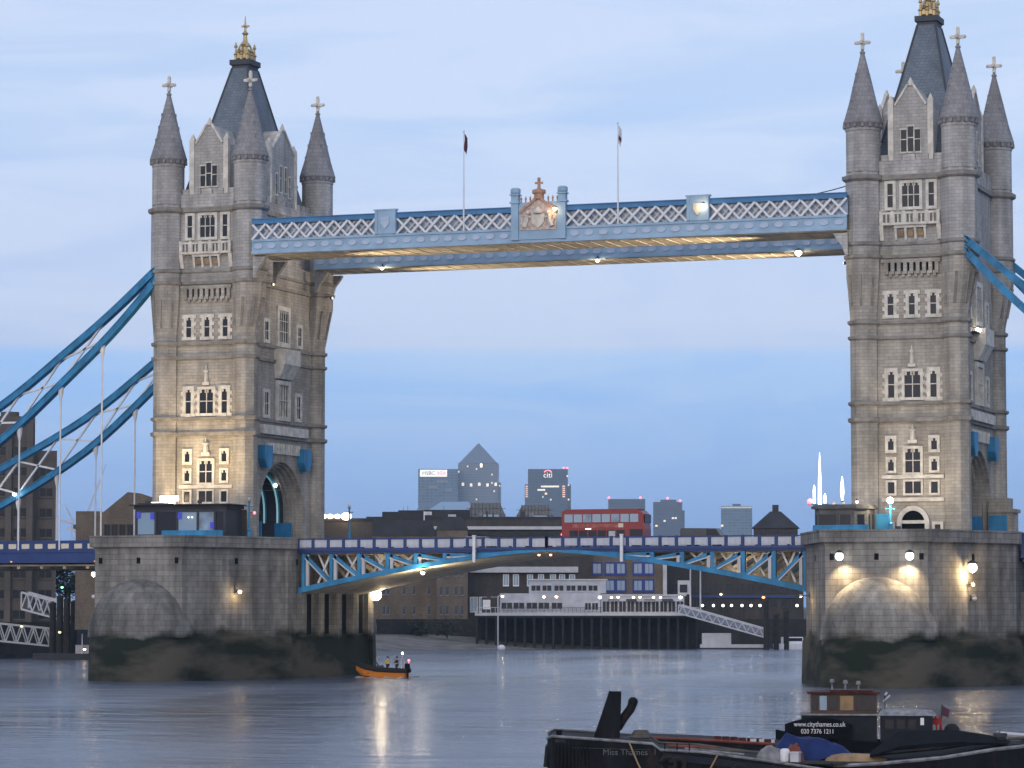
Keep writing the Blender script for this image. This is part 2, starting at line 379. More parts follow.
    def build(s, name, m, parent=None, smooth=True, label=None):
        me = bpy.data.meshes.new(name); me.from_pydata(s.v, [], s.f); me.validate()
        import bmesh
        bm = bmesh.new(); bm.from_mesh(me); bmesh.ops.recalc_face_normals(bm, faces=bm.faces); bm.to_mesh(me); bm.free()
        if smooth:
            for p in me.polygons: p.use_smooth = True
            me.set_sharp_from_angle(angle=R(32))
        me.materials.append(m if not isinstance(m, str) else M[m])
        o = bpy.data.objects.new(name, me); COL.objects.link(o)
        if parent: o.parent = parent
        if label: o['label'] = label
        return o

def tag(o, label=None, cat=None, group=None, kind=None):
    if label: o['label'] = label
    if cat: o['category'] = cat
    if group: o['group'] = group
    if kind: o['kind'] = kind
    return o
def thing(name, label, cat, loc=(0, 0, 0), rz=0.0, group=None):
    o = bpy.data.objects.new(name, None); o.empty_display_size = 0.5; COL.objects.link(o)
    o.location = loc; o.rotation_euler = (0, 0, rz)
    return tag(o, label, cat, group)
def kids(o): return [c for c in bpy.data.objects if c.parent == o]
def copy_tree(o, kidmap, parent=None):
    c = o.copy(); COL.objects.link(c); c.parent = parent
    for ch in kidmap.get(o.name, []): copy_tree(ch, kidmap, c)
    return c
def clone(root, loc=None, rz=None, label=None, group=None):
    km = {}
    for ob in bpy.data.objects:
        if ob.parent: km.setdefault(ob.parent.name, []).append(ob)
    c = copy_tree(root, km)
    if loc is not None: c.location = loc
    if rz is not None: c.rotation_euler = (0, 0, rz)
    if label: c['label'] = label
    if group: c['group'] = group
    return c
def point(name, loc, energy, color=(1, .75, .45), radius=0.15, parent=None):
    d = bpy.data.lights.new(name, 'POINT'); d.energy = energy; d.color = color; d.shadow_soft_size = radius
    o = bpy.data.objects.new(name, d); COL.objects.link(o); o.location = loc
    if parent: o.parent = parent
    return o
def spot(name, loc, target, energy, color=(1, .75, .45), size=80, blend=0.8, radius=0.2, parent=None):
    d = bpy.data.lights.new(name, 'SPOT'); d.energy = energy; d.color = color; d.spot_size = R(size); d.spot_blend = blend; d.shadow_soft_size = radius
    o = bpy.data.objects.new(name, d); COL.objects.link(o); o.location = loc
    o.rotation_euler = (Vector(loc) - Vector(target)).to_track_quat('Z', 'Y').to_euler()
    if parent: o.parent = parent
    return o
def text(name, body, size, m, parent, loc, rot, extrude=0.01, align='CENTER', sx=1.0):
    c = bpy.data.curves.new(name, 'FONT'); c.body = body; c.size = size; c.extrude = extrude
    c.align_x = align; c.align_y = 'CENTER'; c.materials.append(M[m])
    tmp = bpy.data.objects.new(name + '_curve', c); COL.objects.link(tmp)
    bpy.context.view_layer.update()
    me = bpy.data.meshes.new_from_object(tmp.evaluated_get(bpy.context.evaluated_depsgraph_get()))
    bpy.data.objects.remove(tmp); bpy.data.curves.remove(c)
    o = bpy.data.objects.new(name, me); COL.objects.link(o); o.parent = parent
    if not me.materials: me.materials.append(M[m])
    o.location = loc; o.rotation_euler = rot; o.scale = (sx, 1, 1)
    return o
# ================================================================== SETTING
def water_material():
    m = bpy.data.materials.new("river water"); m.use_nodes = True
    nt = m.node_tree; N = nt.nodes.new; L = nt.links.new
    b = nt.nodes["Principled BSDF"]
    b.inputs["Base Color"].default_value = (0.075, 0.10, 0.15, 1)
    b.inputs["Roughness"].default_value = 0.13; b.inputs["IOR"].default_value = 2.1
    b.inputs["Specular IOR Level"].default_value = 0.5
    t = N("ShaderNodeTexCoord")
    def nz(scale, det, stretch, rot=0.0):
        mp = N("ShaderNodeMapping"); mp.inputs["Scale"].default_value = stretch; mp.inputs["Rotation"].default_value = (0, 0, rot)
        n = N("ShaderNodeTexNoise"); n.inputs["Scale"].default_value = scale; n.inputs["Detail"].default_value = det
        n.inputs["Roughness"].default_value = 0.6; n.inputs["Distortion"].default_value = 0.4
        L(t.outputs["Object"], mp.inputs[0]); L(mp.outputs[0], n.inputs[0]); return n.outputs[0]
    rip = nz(0.55, 6, (0.55, 1, 1), -0.3); chop = nz(0.13, 5, (0.5, 1, 1), -0.35); streak = nz(0.03, 4, (1.0, 0.35, 1), 0.35 - 1.57)
    mr = N("ShaderNodeMapRange"); L(streak, mr.inputs[0]); mr.inputs["From Min"].default_value = 0.38; mr.inputs["From Max"].default_value = 0.62
    mr.inputs["To Min"].default_value = 0.30; mr.inputs["To Max"].default_value = 0.85
    rg = N("ShaderNodeMapRange"); L(streak, rg.inputs[0]); rg.inputs["From Min"].default_value = 0.38; rg.inputs["From Max"].default_value = 0.62
    rg.inputs["To Min"].default_value = 0.10; rg.inputs["To Max"].default_value = 0.24; L(rg.outputs[0], b.inputs["Roughness"])
    a = N("ShaderNodeMath"); a.operation = 'MULTIPLY_ADD'; a.inputs[1].default_value = 4.0; L(chop, a.inputs[0]); L(rip, a.inputs[2])
    bp = N("ShaderNodeBump"); bp.inputs["Distance"].default_value = 0.75
    L(mr.outputs[0], bp.inputs["Strength"]); L(a.outputs[0], bp.inputs["Height"]); L(bp.outputs[0], b.inputs["Normal"])
    return m
M['water'] = water_material()
w = MB(); w.add([(-7500, -2500, 0), (7500, -2500, 0), (7500, 8000, 0), (-7500, 8000, 0)], [(0, 1, 2, 3)])
tag(w.build('river_water', 'water', smooth=False), kind='structure')

BANK = [(-135, -900), (-135, 60), (-128, 118), (-138, 168), (-112, 238), (-42, 262), (60, 300), (400, 470), (3000, 1100), (7400, 2000), (7400, 7900), (-7400, 7900), (-7400, -900)]
g = MB(); g.prism(BANK, 'z', -1.0, 5.0)
tag(g.build('land', 'land', smooth=False), kind='structure')
q = MB()
for i in range(8):
    a, b = Vector(BANK[i]), Vector(BANK[i + 1]); t = (b - a).normalized(); n = Vector((t.y, -t.x))
    if n.y > 0.2: n = -n
    q.prism([a[:], b[:], (b + n * .8)[:], (a + n * .8)[:]], 'z', -0.9, 5.6)
tag(q.build('embankment', 'quay', smooth=False), kind='structure')
# shingle beach under the warehouses
bc = MB()
pts = []
p0, p1, p2 = Vector((-133, 212)), Vector((-112, 236.5)), Vector((-66, 252.5))
for i in range(15):
    f = i / 14; inner = p0.lerp(p1, f / .38) if f < .38 else p1.lerp(p2, (f - .38) / .62)
    n = Vector((0.42, -0.90)); wd = 52 * (1 - f) ** 1.1 + 0.4
    pts.append((inner, inner + n * wd * .5, inner + n * wd))
vs = []; fs = []
for i, (a, b, c) in enumerate(pts):
    h = 4.6 * (1 - i / 14) + 0.1
    vs += [(a.x - 2, a.y + 1.5, h), (b.x, b.y, h * .45 + random.uniform(-.05, .05)), (c.x, c.y, -0.25)]
for i in range(14):
    for k in range(2): fs.append((i * 3 + k, i * 3 + k + 1, i * 3 + k + 4, i * 3 + k + 3))
bc.add(vs, fs); tag(bc.build('foreshore', 'beach'), kind='structure')

# haze: one closed box of thin air round everything
hz = MB(); hz.box(-7800, 7800, -3000, 8300, -3.0, 262.0)
hm_ = bpy.data.materials.new("haze"); hm_.use_nodes = True
nt = hm_.node_tree; nt.nodes.clear()
ho = nt.nodes.new("ShaderNodeOutputMaterial"); pv = nt.nodes.new("ShaderNodeVolumePrincipled")
pv.inputs["Color"].default_value = (0.55, 0.76, 1.0, 1); pv.inputs["Density"].default_value = 0.00008
pv.inputs["Anisotropy"].default_value = 0.0
nt.links.new(pv.outputs[0], ho.inputs["Volume"])
HAZE = tag(hz.build('haze', hm_, smooth=False), kind='stuff')

# ================================================================== PIERS
PIER_TOP = [(-5.3, -27), (5.3, -27), (11.2, -12), (11.2, 12), (5.3, 27), (-5.3, 27), (-11.2, 12), (-11.2, -12)]
def scaled(poly, d):
    """polygon pushed outward by about d"""
    return [(x + math.copysign(d, x), y + math.copysign(d, y)) for x, y in poly]
def make_pier(label):
    t = thing('bridge_pier', label, 'bridge pier', (0, 0, 0), 0, 'granite piers of the bridge')
    b = MB(); b.prism(PIER_TOP, 'z', -1.0, 14.45); b.build('wall', 'pier_stone', t, False)
    # plinth below the dome: bullet-ended lower courses and domed cap at each end
    for sg in (-1, 1):
        # plinth: the pier's plan with a rounded nose, its top a weathered slope
        n = 21
        def plan(d, z):
            nose = [((5.7 + d) * math.cos(math.pi * k / (n - 1)), sg * (25.2 + (5.6 + d) * math.sin(math.pi * k / (n - 1))), z) for k in range(n)]
            return [(11.25 + d, sg * 11.9, z)] + nose + [(-11.25 - d, sg * 11.9, z)]
        c = MB(); c.loft([plan(.55, -1.0), plan(.5, 1.0), plan(.42, 4.4), plan(.1, 4.9), plan(-.6, 5.0)]); pl = c.build('plinth', 'pier_stone', t)
        # domed cap rising against the end wall
        c = MB(); rings = []
        for j in range(13):
            q = math.pi / 2 * j / 12 * .985
            ce = math.cos(q); hz_ = 4.7 + 6.4 * math.sin(q)
            rings.append([(6.0 * ce, sg * 20.5, hz_)] + [(6.0 * ce * math.cos(math.pi * k / 24), sg * (26.6 + 4.0 * ce * math.sin(math.pi * k / 24)), hz_) for k in range(25)] + [(-6.0 * ce, sg * 20.5, hz_)])
        c.loft(rings); c.build('cutwater_dome', 'pier_stone', t)
    k = MB()
    o, i = scaled(PIER_TOP, .22), PIER_TOP
    k.prism(scaled(PIER_TOP, .07), 'z', 14.25, 14.55); k.build('string_course', 'pier_stone', t, False)
    n = 8
    for nm, do, di, z0, z1 in (('parapet', .0, -.45, 14.56, 15.62), ('coping', .07, -.5, 15.63, 15.82)):
        o2, i2 = scaled(PIER_TOP, do), scaled(PIER_TOP, di)
        for sg in (-1, 1):      # one run round each end of the pier, broken where the road crosses
            p = MB()
            for k_ in ((7, 0, 1) if sg < 0 else (3, 4, 5)):
                p.prism([o2[k_], o2[(k_ + 1) % n], i2[(k_ + 1) % n], i2[k_]], 'z', z0, z1)
            for sx in (-1, 1):
                xa, xb = sorted((sx * abs(o2[2][0]), sx * abs(i2[2][0])))
                ya, yb = sorted((sg * 10.3, sg * abs(i2[2][1])))
                p.box(xa, xb, ya, yb, z0, z1)
            p.build(nm, 'pier_stone', t, False)
    # small drain openings near the top, one per face
    for (x, y, nx, ny) in ((0, -27, 0, -1), (-4.6, -27, 0, -1), (4.6, -27, 0, -1), (8.25, -19.5, .931, -.382), (11.2, -9.6, 1, 0), (-8.25, -19.5, -.931, -.382)):
        d = MB(); tx, ty = -ny, nx
        vs = []
        for s2 in (.03, -.5):
            for a, zz in ((-.22, 12.75), (.22, 12.75), (.22, 13.4), (-.22, 13.4)): vs.append((x + nx * s2 + tx * a, y + ny * s2 + ty * a, zz))
        d.add(vs, [(0, 1, 2, 3), (7, 6, 5, 4), (0, 4, 5, 1), (1, 5, 6, 2), (2, 6, 7, 3), (3, 7, 4, 0)])
        d.build('drain_opening', 'black', t, False)
    # bearing recess on the span side: dark slots between buttresses
    for sx in (-1, 1):
        for y in (-6.3, -1.2, 3.9, 9.0):
            d = MB(); d.box(sx * 11.18, sx * 11.26, y - .75, y + .75, 4.9, 10.6); d.build('recess', 'black', t, False)
        for y in (-8.9, -3.8, 1.3, 6.4, 11.0):
            d = MB(); d.box(min(sx * 11.1, sx * 11.8), max(sx * 11.1, sx * 11.8), y - .8, y + .8, 4.6, 9.6); d.build('buttress', 'pier_stone', t, False)
    return t
pier_a = make_pier('weed stained granite pier carrying the floodlit tower, an orange boat passing its side')
pier_a.location = (-41.15, 0, 0)
pier_b = clone(pier_a, (41.15, 0, 0), None, 'weed stained granite pier with two bright lamps over its dome, behind the moored boats')

# ================================================================== TOWERS
def arch(hw, spring, z0, n=14):
    """points of an arched opening from the left foot to the right foot"""
    return [(-hw, z0)] + [(-hw * math.cos(math.pi * k / n), spring + hw * math.sin(math.pi * k / n) * 1.02) for k in range(n + 1)] + [(hw, z0)]
TX, TY = 5.18, 9.73
def window(t, face, c, z0, z1, w, lights=1, transoms=0, frame=.32, proud=.16, glassm='glass', arched=False, quoin=False):
    """face: -1 front (-y), +1 side (+x), 2 side (-x); c: centre along the face; the stone frame is the part, the pane its child"""
    def P(a, d, z):
        if face == -1: return (a, -10.0 - d, z)
        if face == 1: return (5.0 + d, a, z)
        return (-5.0 - d, -a, z)
    def bx(mb, a0, a1, d0, d1, zz0, zz1):
        vs = [P(a, d, z) for z in (zz0, zz1) for a, d in ((a0, d0), (a1, d0), (a1, d1), (a0, d1))]
        mb.add(vs, [(0, 1, 2, 3), (7, 6, 5, 4), (0, 4, 5, 1), (1, 5, 6, 2), (2, 6, 7, 3), (3, 7, 4, 0)])
    f = MB(); h = w / 2
    bx(f, c - h - frame, c - h, -.1, proud, z0 - frame, z1 + frame)
    bx(f, c + h, c + h + frame, -.1, proud, z0 - frame, z1 + frame)
    bx(f, c - h, c + h, -.1, proud, z1, z1 + frame); bx(f, c - h, c + h, -.1, proud + .1, z0 - frame, z0)
    if quoin:
        zz = z0 - frame; k = 0
        while zz < z1 + frame - .4:
            if k % 2 == 0:
                bx(f, c - h - frame - .22, c - h - frame + .003, -.1, proud - .03, zz, zz + .42)
                bx(f, c + h + frame - .003, c + h + frame + .22, -.1, proud - .03, zz, zz + .42)
            zz += .42; k += 1
    for k in range(1, lights):
        a = c - h + w * k / lights; bx(f, a - .05, a + .05, -.05, proud - .09, z0, z1)
    for k in range(1, transoms + 1):
        z = z0 + (z1 - z0) * (k / (transoms + 1)) * 1.02
        bx(f, c - h, c + h, -.05, proud - .07, z - .05, z + .05)
    if arched:   # pointed heads: small spandrel blocks
        lw = w / lights
        for k in range(lights):
            a = c - h + lw * k
            for s0, s1 in ((a, a + lw * .28), (a + lw * .72, a + lw)):
                bx(f, s0, s1, -.05, proud - .09, z1 - lw * .45, z1)
    o = f.build('window', 'stone_pale', t, False)
    p = MB(); bx(p, c - h, c + h, -.2, .03, z0, z1); p.build('pane', glassm, o, False)
    return o

def make_tower(label):
    t = thing('bridge_tower', label, 'tower', (0, 0, 0), 0, 'gothic towers of the bridge')
    # ---- lower body with the road arch
    b = MB()
    def slab(x0, x1, hw, crown):
        sp = crown - hw * 1.02
        poly = [(-9.9, 14.4), *arch(hw, sp, 14.4), (9.9, 14.4), (9.9, 27.75), (-9.9, 27.75)]
        # split in two so the faces triangulate cleanly
        ar = arch(hw, sp, 14.4); m = len(ar) // 2
        left = [(-9.9, 14.4)] + ar[:m + 1] + [(0, 27.75), (-9.9, 27.75)]
        right = [(0, 27.75)] + ar[m:] + [(9.9, 14.4), (9.9, 27.75)]
        b.prism(left, 'x', x0, x1); b.prism(right, 'x', x0, x1)
    slab(-3.3, 3.3, 4.6, 23.9)
    for i, (hw, cr) in enumerate(((5.05, 24.15), (5.5, 24.4), (5.95, 24.65), (6.35, 24.9))):
        slab(3.302 + i * .43, 3.73 + i * .43 if i < 3 else 5.0, hw, cr)
        slab(-(3.73 + i * .43) if i < 3 else -5.0, -(3.302 + i * .43), hw, cr)
    b.build('lower_wall', 'stone', t, False)
    b = MB(); b.box(-5.0, 5.0, -10.0, 10.0, 27.76, 45.9); b.build('middle_wall', 'stone', t, False)
    b = MB(); b.box(-5.0, 5.0, -10.0, 10.0, 45.92, 53.6); b.build('upper_wall', 'stone_top', t, False)
    # ---- corner turrets
    lower_centres = {}
    for sx in (-1, 1):
        for sy in (-1, 1):
            c = (sx * TX, sy * TY)
            tb = MB()
            lowc = (c[0] - (.42 if sx > 0 else 0), c[1]); lr = 1.4 if sx > 0 else 1.56
            lower_centres[(sx, sy)] = (lowc, lr)
            tb.loft([[(cc[0] + rr * math.cos(math.pi * k / 4 + R(22.5)), cc[1] + rr * math.sin(math.pi * k / 4 + R(22.5)), zz_) for k in range(8)] for rr, zz_, cc in ((lr + .22, 14.4, lowc), (lr + .22, 15.1, lowc), (lr, 15.5, lowc), (lr, 38.9, lowc), (1.93, 43.6, c), (1.95, 45.95, c))])
            tr = tb.build('turret', 'stone', t, False)
            up = MB(); up.lathe([(1.95, 45.96), (1.95, 53.55), (1.9, 53.9), (1.86, 54.3)], c, 8, R(22.5))
            up.lathe([(1.86, 54.31), (1.86, 58.75), (1.93, 58.8), (1.93, 59.05), (1.86, 59.1)], c, 16); up.build('upper_shaft', 'stone_top', tr)
            # corbelled eaves
            ev = MB(); ev.lathe([(1.87, 59.11), (2.0, 59.35), (2.16, 59.6), (2.16, 59.78)], c, 16)
            for k in range(16):
                a = 2 * math.pi * (k + .5) / 16
                ev.bar((c[0] + 1.8 * math.cos(a), c[1] + 1.8 * math.sin(a), 59.3), (c[0] + 2.17 * math.cos(a), c[1] + 2.17 * math.sin(a), 59.3), .25, .42)
            ev.build('eaves', 'spire_stone', tr, False)
            sp = MB(); sp.lathe([(2.14, 59.79), (1.6, 61.6), (.98, 64.2), (.45, 66.3), (.22, 67.2), (.3, 67.25), (.3, 67.42), (.16, 67.5), (.16, 67.7)], c, 12)
            for zz, rr in ((61.9, 1.53), (63.4, 1.18), (64.9, .82)):
                for k in range(4):
                    a = math.pi / 2 * k + R(45); sp.cbox((c[0] + rr * math.cos(a), c[1] + rr * math.sin(a), zz), (.18, .18, .35))
            sp.build('spire', 'spire_stone', tr)
            cr = MB(); x, y = c
            cr.box(x - .17, x + .17, y - .14, y + .14, 67.71, 69.35); cr.box(x - .72, x - .171, y - .12, y + .12, 68.25, 68.6); cr.box(x + .171, x + .72, y - .12, y + .12, 68.25, 68.6)
            cr.box(x - .13, x + .13, y - .7, y - .141, 68.27, 68.58); cr.box(x - .13, x + .13, y + .141, y + .7, 68.27, 68.58)
            for dx, dz in ((-.72, 0), (.72, 0), (0, .92)): cr.sphere((x + dx, y, 68.43 + dz), .2, 8)
            cr.build('finial', 'stone_pale', tr, False)
            # slit lights in the turret base of the spire
            # machicolation fins on the corbel
            fn = MB()
            for k in range(8):
                a = math.pi / 4 * k
                fn.bar((c[0] + 1.5 * math.cos(a) - (.3 if sx > 0 else 0), c[1] + 1.5 * math.sin(a), 40.0), (c[0] + 1.85 * math.cos(a), c[1] + 1.85 * math.sin(a), 43.3), .22, .2)
            fn.build('corbel', 'stone_dark', tr, False)
    # ---- string courses running round walls and turrets
    for z, h, d in ((27.8, .42, .3), (29.55, .32, .28), (36.55, .32, .25), (38.2, .36, .28), (45.2, .34, .22), (46.55, .3, .22), (53.65, .5, .36)):
        s = MB(); s.box(-5.0 - d, 5.0 + d, -10.0 - d, 10.0 + d, z - h / 2, z + h / 2)
        for sx in (-1, 1):
            for sy in (-1, 1):
                r0 = 1.96 if z > 44 else lower_centres[(sx, sy)][1] + .01
                s.lathe([(r0 + d * .4, z - h / 2 - .06), (r0 + d, z - h / 4), (r0 + d, z + h / 2 + .004), (r0, z + h / 2 + .08)], (sx * TX, sy * TY) if z > 44 else lower_centres[(sx, sy)][0], 8, R(22.5))
        s.build('string_course', 'stone_dark', t, False)
    # ---- parapets between turrets
    for face in (-1, 1):
        p = MB(); p.box(-3.4, 3.4, face * 9.6 - .25 + face * .2, face * 9.6 + .25 + face * .2, 53.92, 55.5)
        for k in range(5): p.box(-3.2 + k * 1.45, -2.4 + k * 1.45, face * 9.8 - .25, face * 9.8 + .25, 55.51, 56.1)
        p.build('parapet', 'stone_top', t, False)
        p = MB(); p.box(face * 4.9 - .25, face * 4.9 + .25, -8.0, 8.0, 53.92, 55.0)
        for k in range(11): p.box(face * 4.9 - .25, face * 4.9 + .25, -7.8 + k * 1.45, -7.0 + k * 1.45, 55.01, 55.65)
        p.build('parapet', 'stone_top', t, False)
    # ---- gabled dormers
    def dormer(face, hw, ze, za, depth, wl):
        """face -1 / -2 front and back (y), 1 / 2 sides (x)"""
        m = MB(); poly = [(-hw, 53.9), (hw, 53.9), (hw, ze), (hw - .5, ze + .02), (.35, za), (-.35, za), (-hw + .5, ze + .02), (-hw, ze)]
        if face == -1: m.prism(poly, 'y', -9.75, -9.75 + depth)
        elif face == -2: m.prism(poly, 'y', 9.75 - depth, 9.75)
        elif face == 1: m.prism(poly, 'x', 4.95 - depth, 4.95)
        else: m.prism(poly, 'x', -4.95, -4.95 + depth)
        g = m.build('gable', 'stone_gable', t, False)
        def P(a, d, z): return (a, -9.75 - d, z) if face == -1 else (a, 9.75 + d, z) if face == -2 else (4.95 + d, a, z) if face == 1 else (-4.95 - d, a, z)
        def bx(mb, a0, a1, d0, d1, z0, z1):
            vs = [P(a, d, z) for z in (z0, z1) for a, d in ((a0, d0), (a1, d0), (a1, d1), (a0, d1))]
            mb.add(vs, [(0, 1, 2, 3), (7, 6, 5, 4), (0, 4, 5, 1), (1, 5, 6, 2), (2, 6, 7, 3), (3, 7, 4, 0)])
        for s in (-1, 1):    # pinnacles
            pn = MB(); a0, a1 = (s * hw - .3, s * hw + .3); bx(pn, a0, a1, -.5, .12, 53.91, ze + .4)
            cpt = P(s * hw, -.2, 0); pn.lathe([(.42, ze + .41), (.42, ze + .6), (.06, ze + 1.25)], cpt[:2], 4, R(45)); pn.build('pinnacle', 'stone_pale', g, False)
        cpm = MB()           # coping along the gable and finial
        for s in (-1, 1): cpm.bar(P(s * (hw - .45), -.05, ze + .12), P(s * .3, -.05, za + .12), .35, .22, P(0, 1, 0) if False else (0, 0, 1))
        cpt = P(0, -.1, 0); cpm.lathe([(.3, za), (.3, za + .35), (.05, za + .9)], cpt[:2], 6); cpm.build('coping', 'stone_pale', g, False)
        wf = MB(); n = len(wl)
        for a, ww, z0, z1 in wl:
            bx(wf, a - ww / 2 - .06, a - ww / 2, -.1, .1, z0, z1); bx(wf, a + ww / 2, a + ww / 2 + .06, -.1, .1, z0, z1)
            bx(wf, a - ww / 2 - .14, a + ww / 2 + .14, -.1, .14, z0 - .18, z0); bx(wf, a - ww / 2 - .14, a + ww / 2 + .14, -.1, .1, z1, z1 + .16)
            bx(wf, a - ww / 2, a + ww / 2, -.1, .06, (z0 + z1) / 2 + .1, (z0 + z1) / 2 + .2)
        o = wf.build('dormer_window', 'stone_pale', g, False)
        pm = MB()
        for a, ww, z0, z1 in wl: bx(pm, a - ww / 2, a + ww / 2, -.1, .03, z0, z1)
        return g
    def dormer_panes(g, face, wl):
        for a, ww, z0, z1 in wl:
            pm = MB(); f = 9.75 if face in (-1, -2) else 4.95
            for zz0, zz1 in ((z0, (z0 + z1) / 2 + .1), ((z0 + z1) / 2 + .2, z1)):
                if face in (-1, -2):
                    s = -1 if face == -1 else 1; pm.box(a - ww / 2, a + ww / 2, min(s * (f - .1), s * (f + .03)), max(s * (f - .1), s * (f + .03)), zz0, zz1)
                else:
                    s = 1 if face == 1 else -1; pm.box(min(s * (f - .1), s * (f + .03)), max(s * (f - .1), s * (f + .03)), a - ww / 2, a + ww / 2, zz0, zz1)
            pm.build('pane', 'glass', g, False)
    wl = [(-.74, .62, 56.4, 58.75), (0, .62, 56.4, 59.1), (.74, .62, 56.4, 58.75)]
    for f in (-1, -2): dormer_panes(dormer(f, 2.15, 61.3, 63.5, 5.6, wl), f, wl)
    wl = [(-1.9, .45, 56.2, 58.6), (-.7, .5, 56.6, 59.6), (.7, .5, 56.6, 59.6), (1.9, .45, 56.2, 58.6)]
    for f in (1, 2): dormer_panes(dormer(f, 3.6, 61.4, 63.9, 3.4, wl), f, wl)
    # ---- main roof
    r = MB(); zz = (54.0, 58.0, 64.3, 71.5); hx = (4.7, 3.9, 2.55, 1.0); hy = (8.2, 6.6, 4.0, 1.5)
    r.loft([[(-a, -c, z), (a, -c, z), (a, c, z), (-a, c, z)] for z, a, c in zip(zz, hx, hy)])
    rf = r.build('roof', 'slate', t, False)
    for sx in (-1, 1):
        for sy in (-1, 1):
            hp = MB(); hp.tube([(sx * hx[i], sy * hy[i], zz[i]) for i in range(1, 4)], .13, 5); hp.build('hip_roll', 'lead', rf)
    cb = MB(); cb.loft([[(-a, -c, z), (a, -c, z), (a, c, z), (-a, c, z)] for z, a, c in ((71.4, 1.02, 1.4), (71.8, 1.1, 1.4), (71.9, 1.3, 1.6), (72.5, 1.3, 1.6), (72.52, .8, 0.75), (72.7, .8, 0.75))])
    cb.build('roof_platform', 'lead', rf, False)
    gm = MB()
    for x, y in ((-0.75, -1.0), (0.75, -1.0), (0.75, 1.0), (-0.75, 1.0), (0, -1.0), (0, 1.0), (-0.75, 0), (0.75, 0)):
        h = 74.1 if x and y else 73.6
        gm.lathe([(.2, 72.5), (.2, 73.1), (.32, 73.2), (.14, 73.45), (.1, h - .1), (.26, h), (.05, h + .55)], (x, y), 6)
    for a, b2 in (((-0.75, -1.0), (0.75, -1.0)), ((0.75, -1.0), (0.75, 1.0)), ((0.75, 1.0), (-0.75, 1.0)), ((-0.75, 1.0), (-0.75, -1.0))):
        gm.bar((*a, 73.0), (*b2, 73.0), .12, .5)
    for x, y in ((-0.75, -1.0), (0.75, -1.0), (0.75, 1.0), (-0.75, 1.0)): gm.tube([(x, y, 73.3), (x * .5, y * .5, 74.4), (0, 0, 75.1)], .12, 5)
    gm.lathe([(.4, 72.6), (.35, 74.2), (.55, 74.5), (.3, 74.9), (.22, 75.6), (.42, 75.8), (.16, 76.1), (.12, 77.0), (.05, 77.9)], (0, 0), 8)
    gm.box(-.5, .5, -.09, .09, 76.6, 76.8); gm.box(-.09, .09, -.5, .5, 76.61, 76.79)
    gm.build('gilded_crest', 'gold', rf)
    # ---- windows of the river front
    window(t, -1, -2.2, 50.45, 53.0, .58, 1, 1); window(t, -1, 0.03, 50.45, 53.0, 1.85, 3, 1, arched=True); window(t, -1, 2.25, 50.45, 53.0, .58, 1, 1)
    bal = MB(); bal.box(-3.25, 3.25, -10.75, -10.0, 48.5, 48.75); bal.box(-3.25, 3.25, -10.75, -10.55, 49.65, 49.85)
    for k in range(6): bal.box(-3.25 + k * 1.23, -2.9 + k * 1.23, -10.78, -10.5, 48.76, 50.0)
    for k in range(15): bal.box(-3.0 + k * .42, -2.85 + k * .42, -10.7, -10.6, 48.76, 49.64)
    for x in (-3.1, 3.1): bal.prism([(-10.7, 48.49), (-10.0, 48.49), (-10.0, 46.9), (-10.25, 46.9)], 'x', x - .22, x + .22)
    bo = bal.build('balcony', 'stone_pale', t, False)
    cb = MB(); cb.box(-1.75, 1.75, -10.5, -10.0, 48.2, 48.49)
    for k in range(4): cb.prism([(-10.48, 48.19), (-10.0, 48.19), (-10.0, 46.95), (-10.15, 46.95)], 'x', -1.7 + k * 1.05, -1.45 + k * 1.05)
    cb.build('corbel', 'stone_pale', bo, False)
    for k in range(3):
        gd = MB(); gd.box(-1.35 + k * 1.05, -.75 + k * 1.05, -10.2, -10.0, 47.3, 47.9); gd.build('carved_panel', 'sand', bo, False)
    mc = MB()
    for k in range(9): mc.box(-2.85 + k * .68, -2.45 + k * .68, -10.35, -10.0, 43.3, 44.5)
    mc.box(-3.2, 3.2, -10.4, -10.0, 44.51, 44.85)
    for k in range(8): mc.box(-2.85 + .48 + k * .68, -2.45 + .4 + k * .68, -10.25, -10.0, 43.0, 43.6)
    mc.build('machicolation', 'stone', t, False)
    ms = MB()
    for k in range(8): ms.box(-2.43 + k * .68, -2.19 + k * .68, -10.05, -10.0, 43.6, 44.5)
    ms.build('machicolation_slots', 'black', t, False)
    for x in (-2.25, .05, 2.35): window(t, -1, x, 38.95, 41.2, .62, 1, 1, .36, quoin=True, arched=True)
    window(t, -1, -2.25, 30.15, 32.9, .66, 1, 1, .4, quoin=True, arched=True); window(t, -1, 2.3, 30.15, 32.9, .66, 1, 1, .4, quoin=True, arched=True)
    window(t, -1, .03, 30.15, 32.9, 1.7, 2, 1, .3, quoin=True, arched=True, glassm='glass')
    def finial(z0, z1, w):
        f = MB(); f.box(-w, w, -10.3, -10.0, z0, z0 + .35); f.lathe([(w * .7, z0 + .36), (w * .5, z0 + (z1 - z0) * .6), (w * .9, z0 + (z1 - z0) * .7), (w * .3, z0 + (z1 - z0) * .8), (.05, z1)], (0, -10.15), 6)
        f.build('niche_statue', 'stone_pale', t, False)
    finial(33.4, 35.7, .4); finial(25.3, 27.3, .5)
    for x in (-2.35, 2.3):
        window(t, -1, x, 24.6, 25.8, .62, 1, 0, .3, arched=True, quoin=False); window(t, -1, x, 22.4, 23.6, .62, 1, 0, .26, arched=True); window(t, -1, x, 20.0, 21.2, .72, 1, 0, .22)
    window(t, -1, 0, 22.2, 24.7, 1.6, 2, 1, .28, arched=True); window(t, -1, 0, 20.0, 21.25, 1.7, 2, 0, .22)
    for z in (21.75, 19.35):
        bnd = MB(); bnd.box(-3.35, 3.35, -10.2, -10.0, z - .2, z + .2); bnd.build('stone_band', 'stone_pale', t, False)
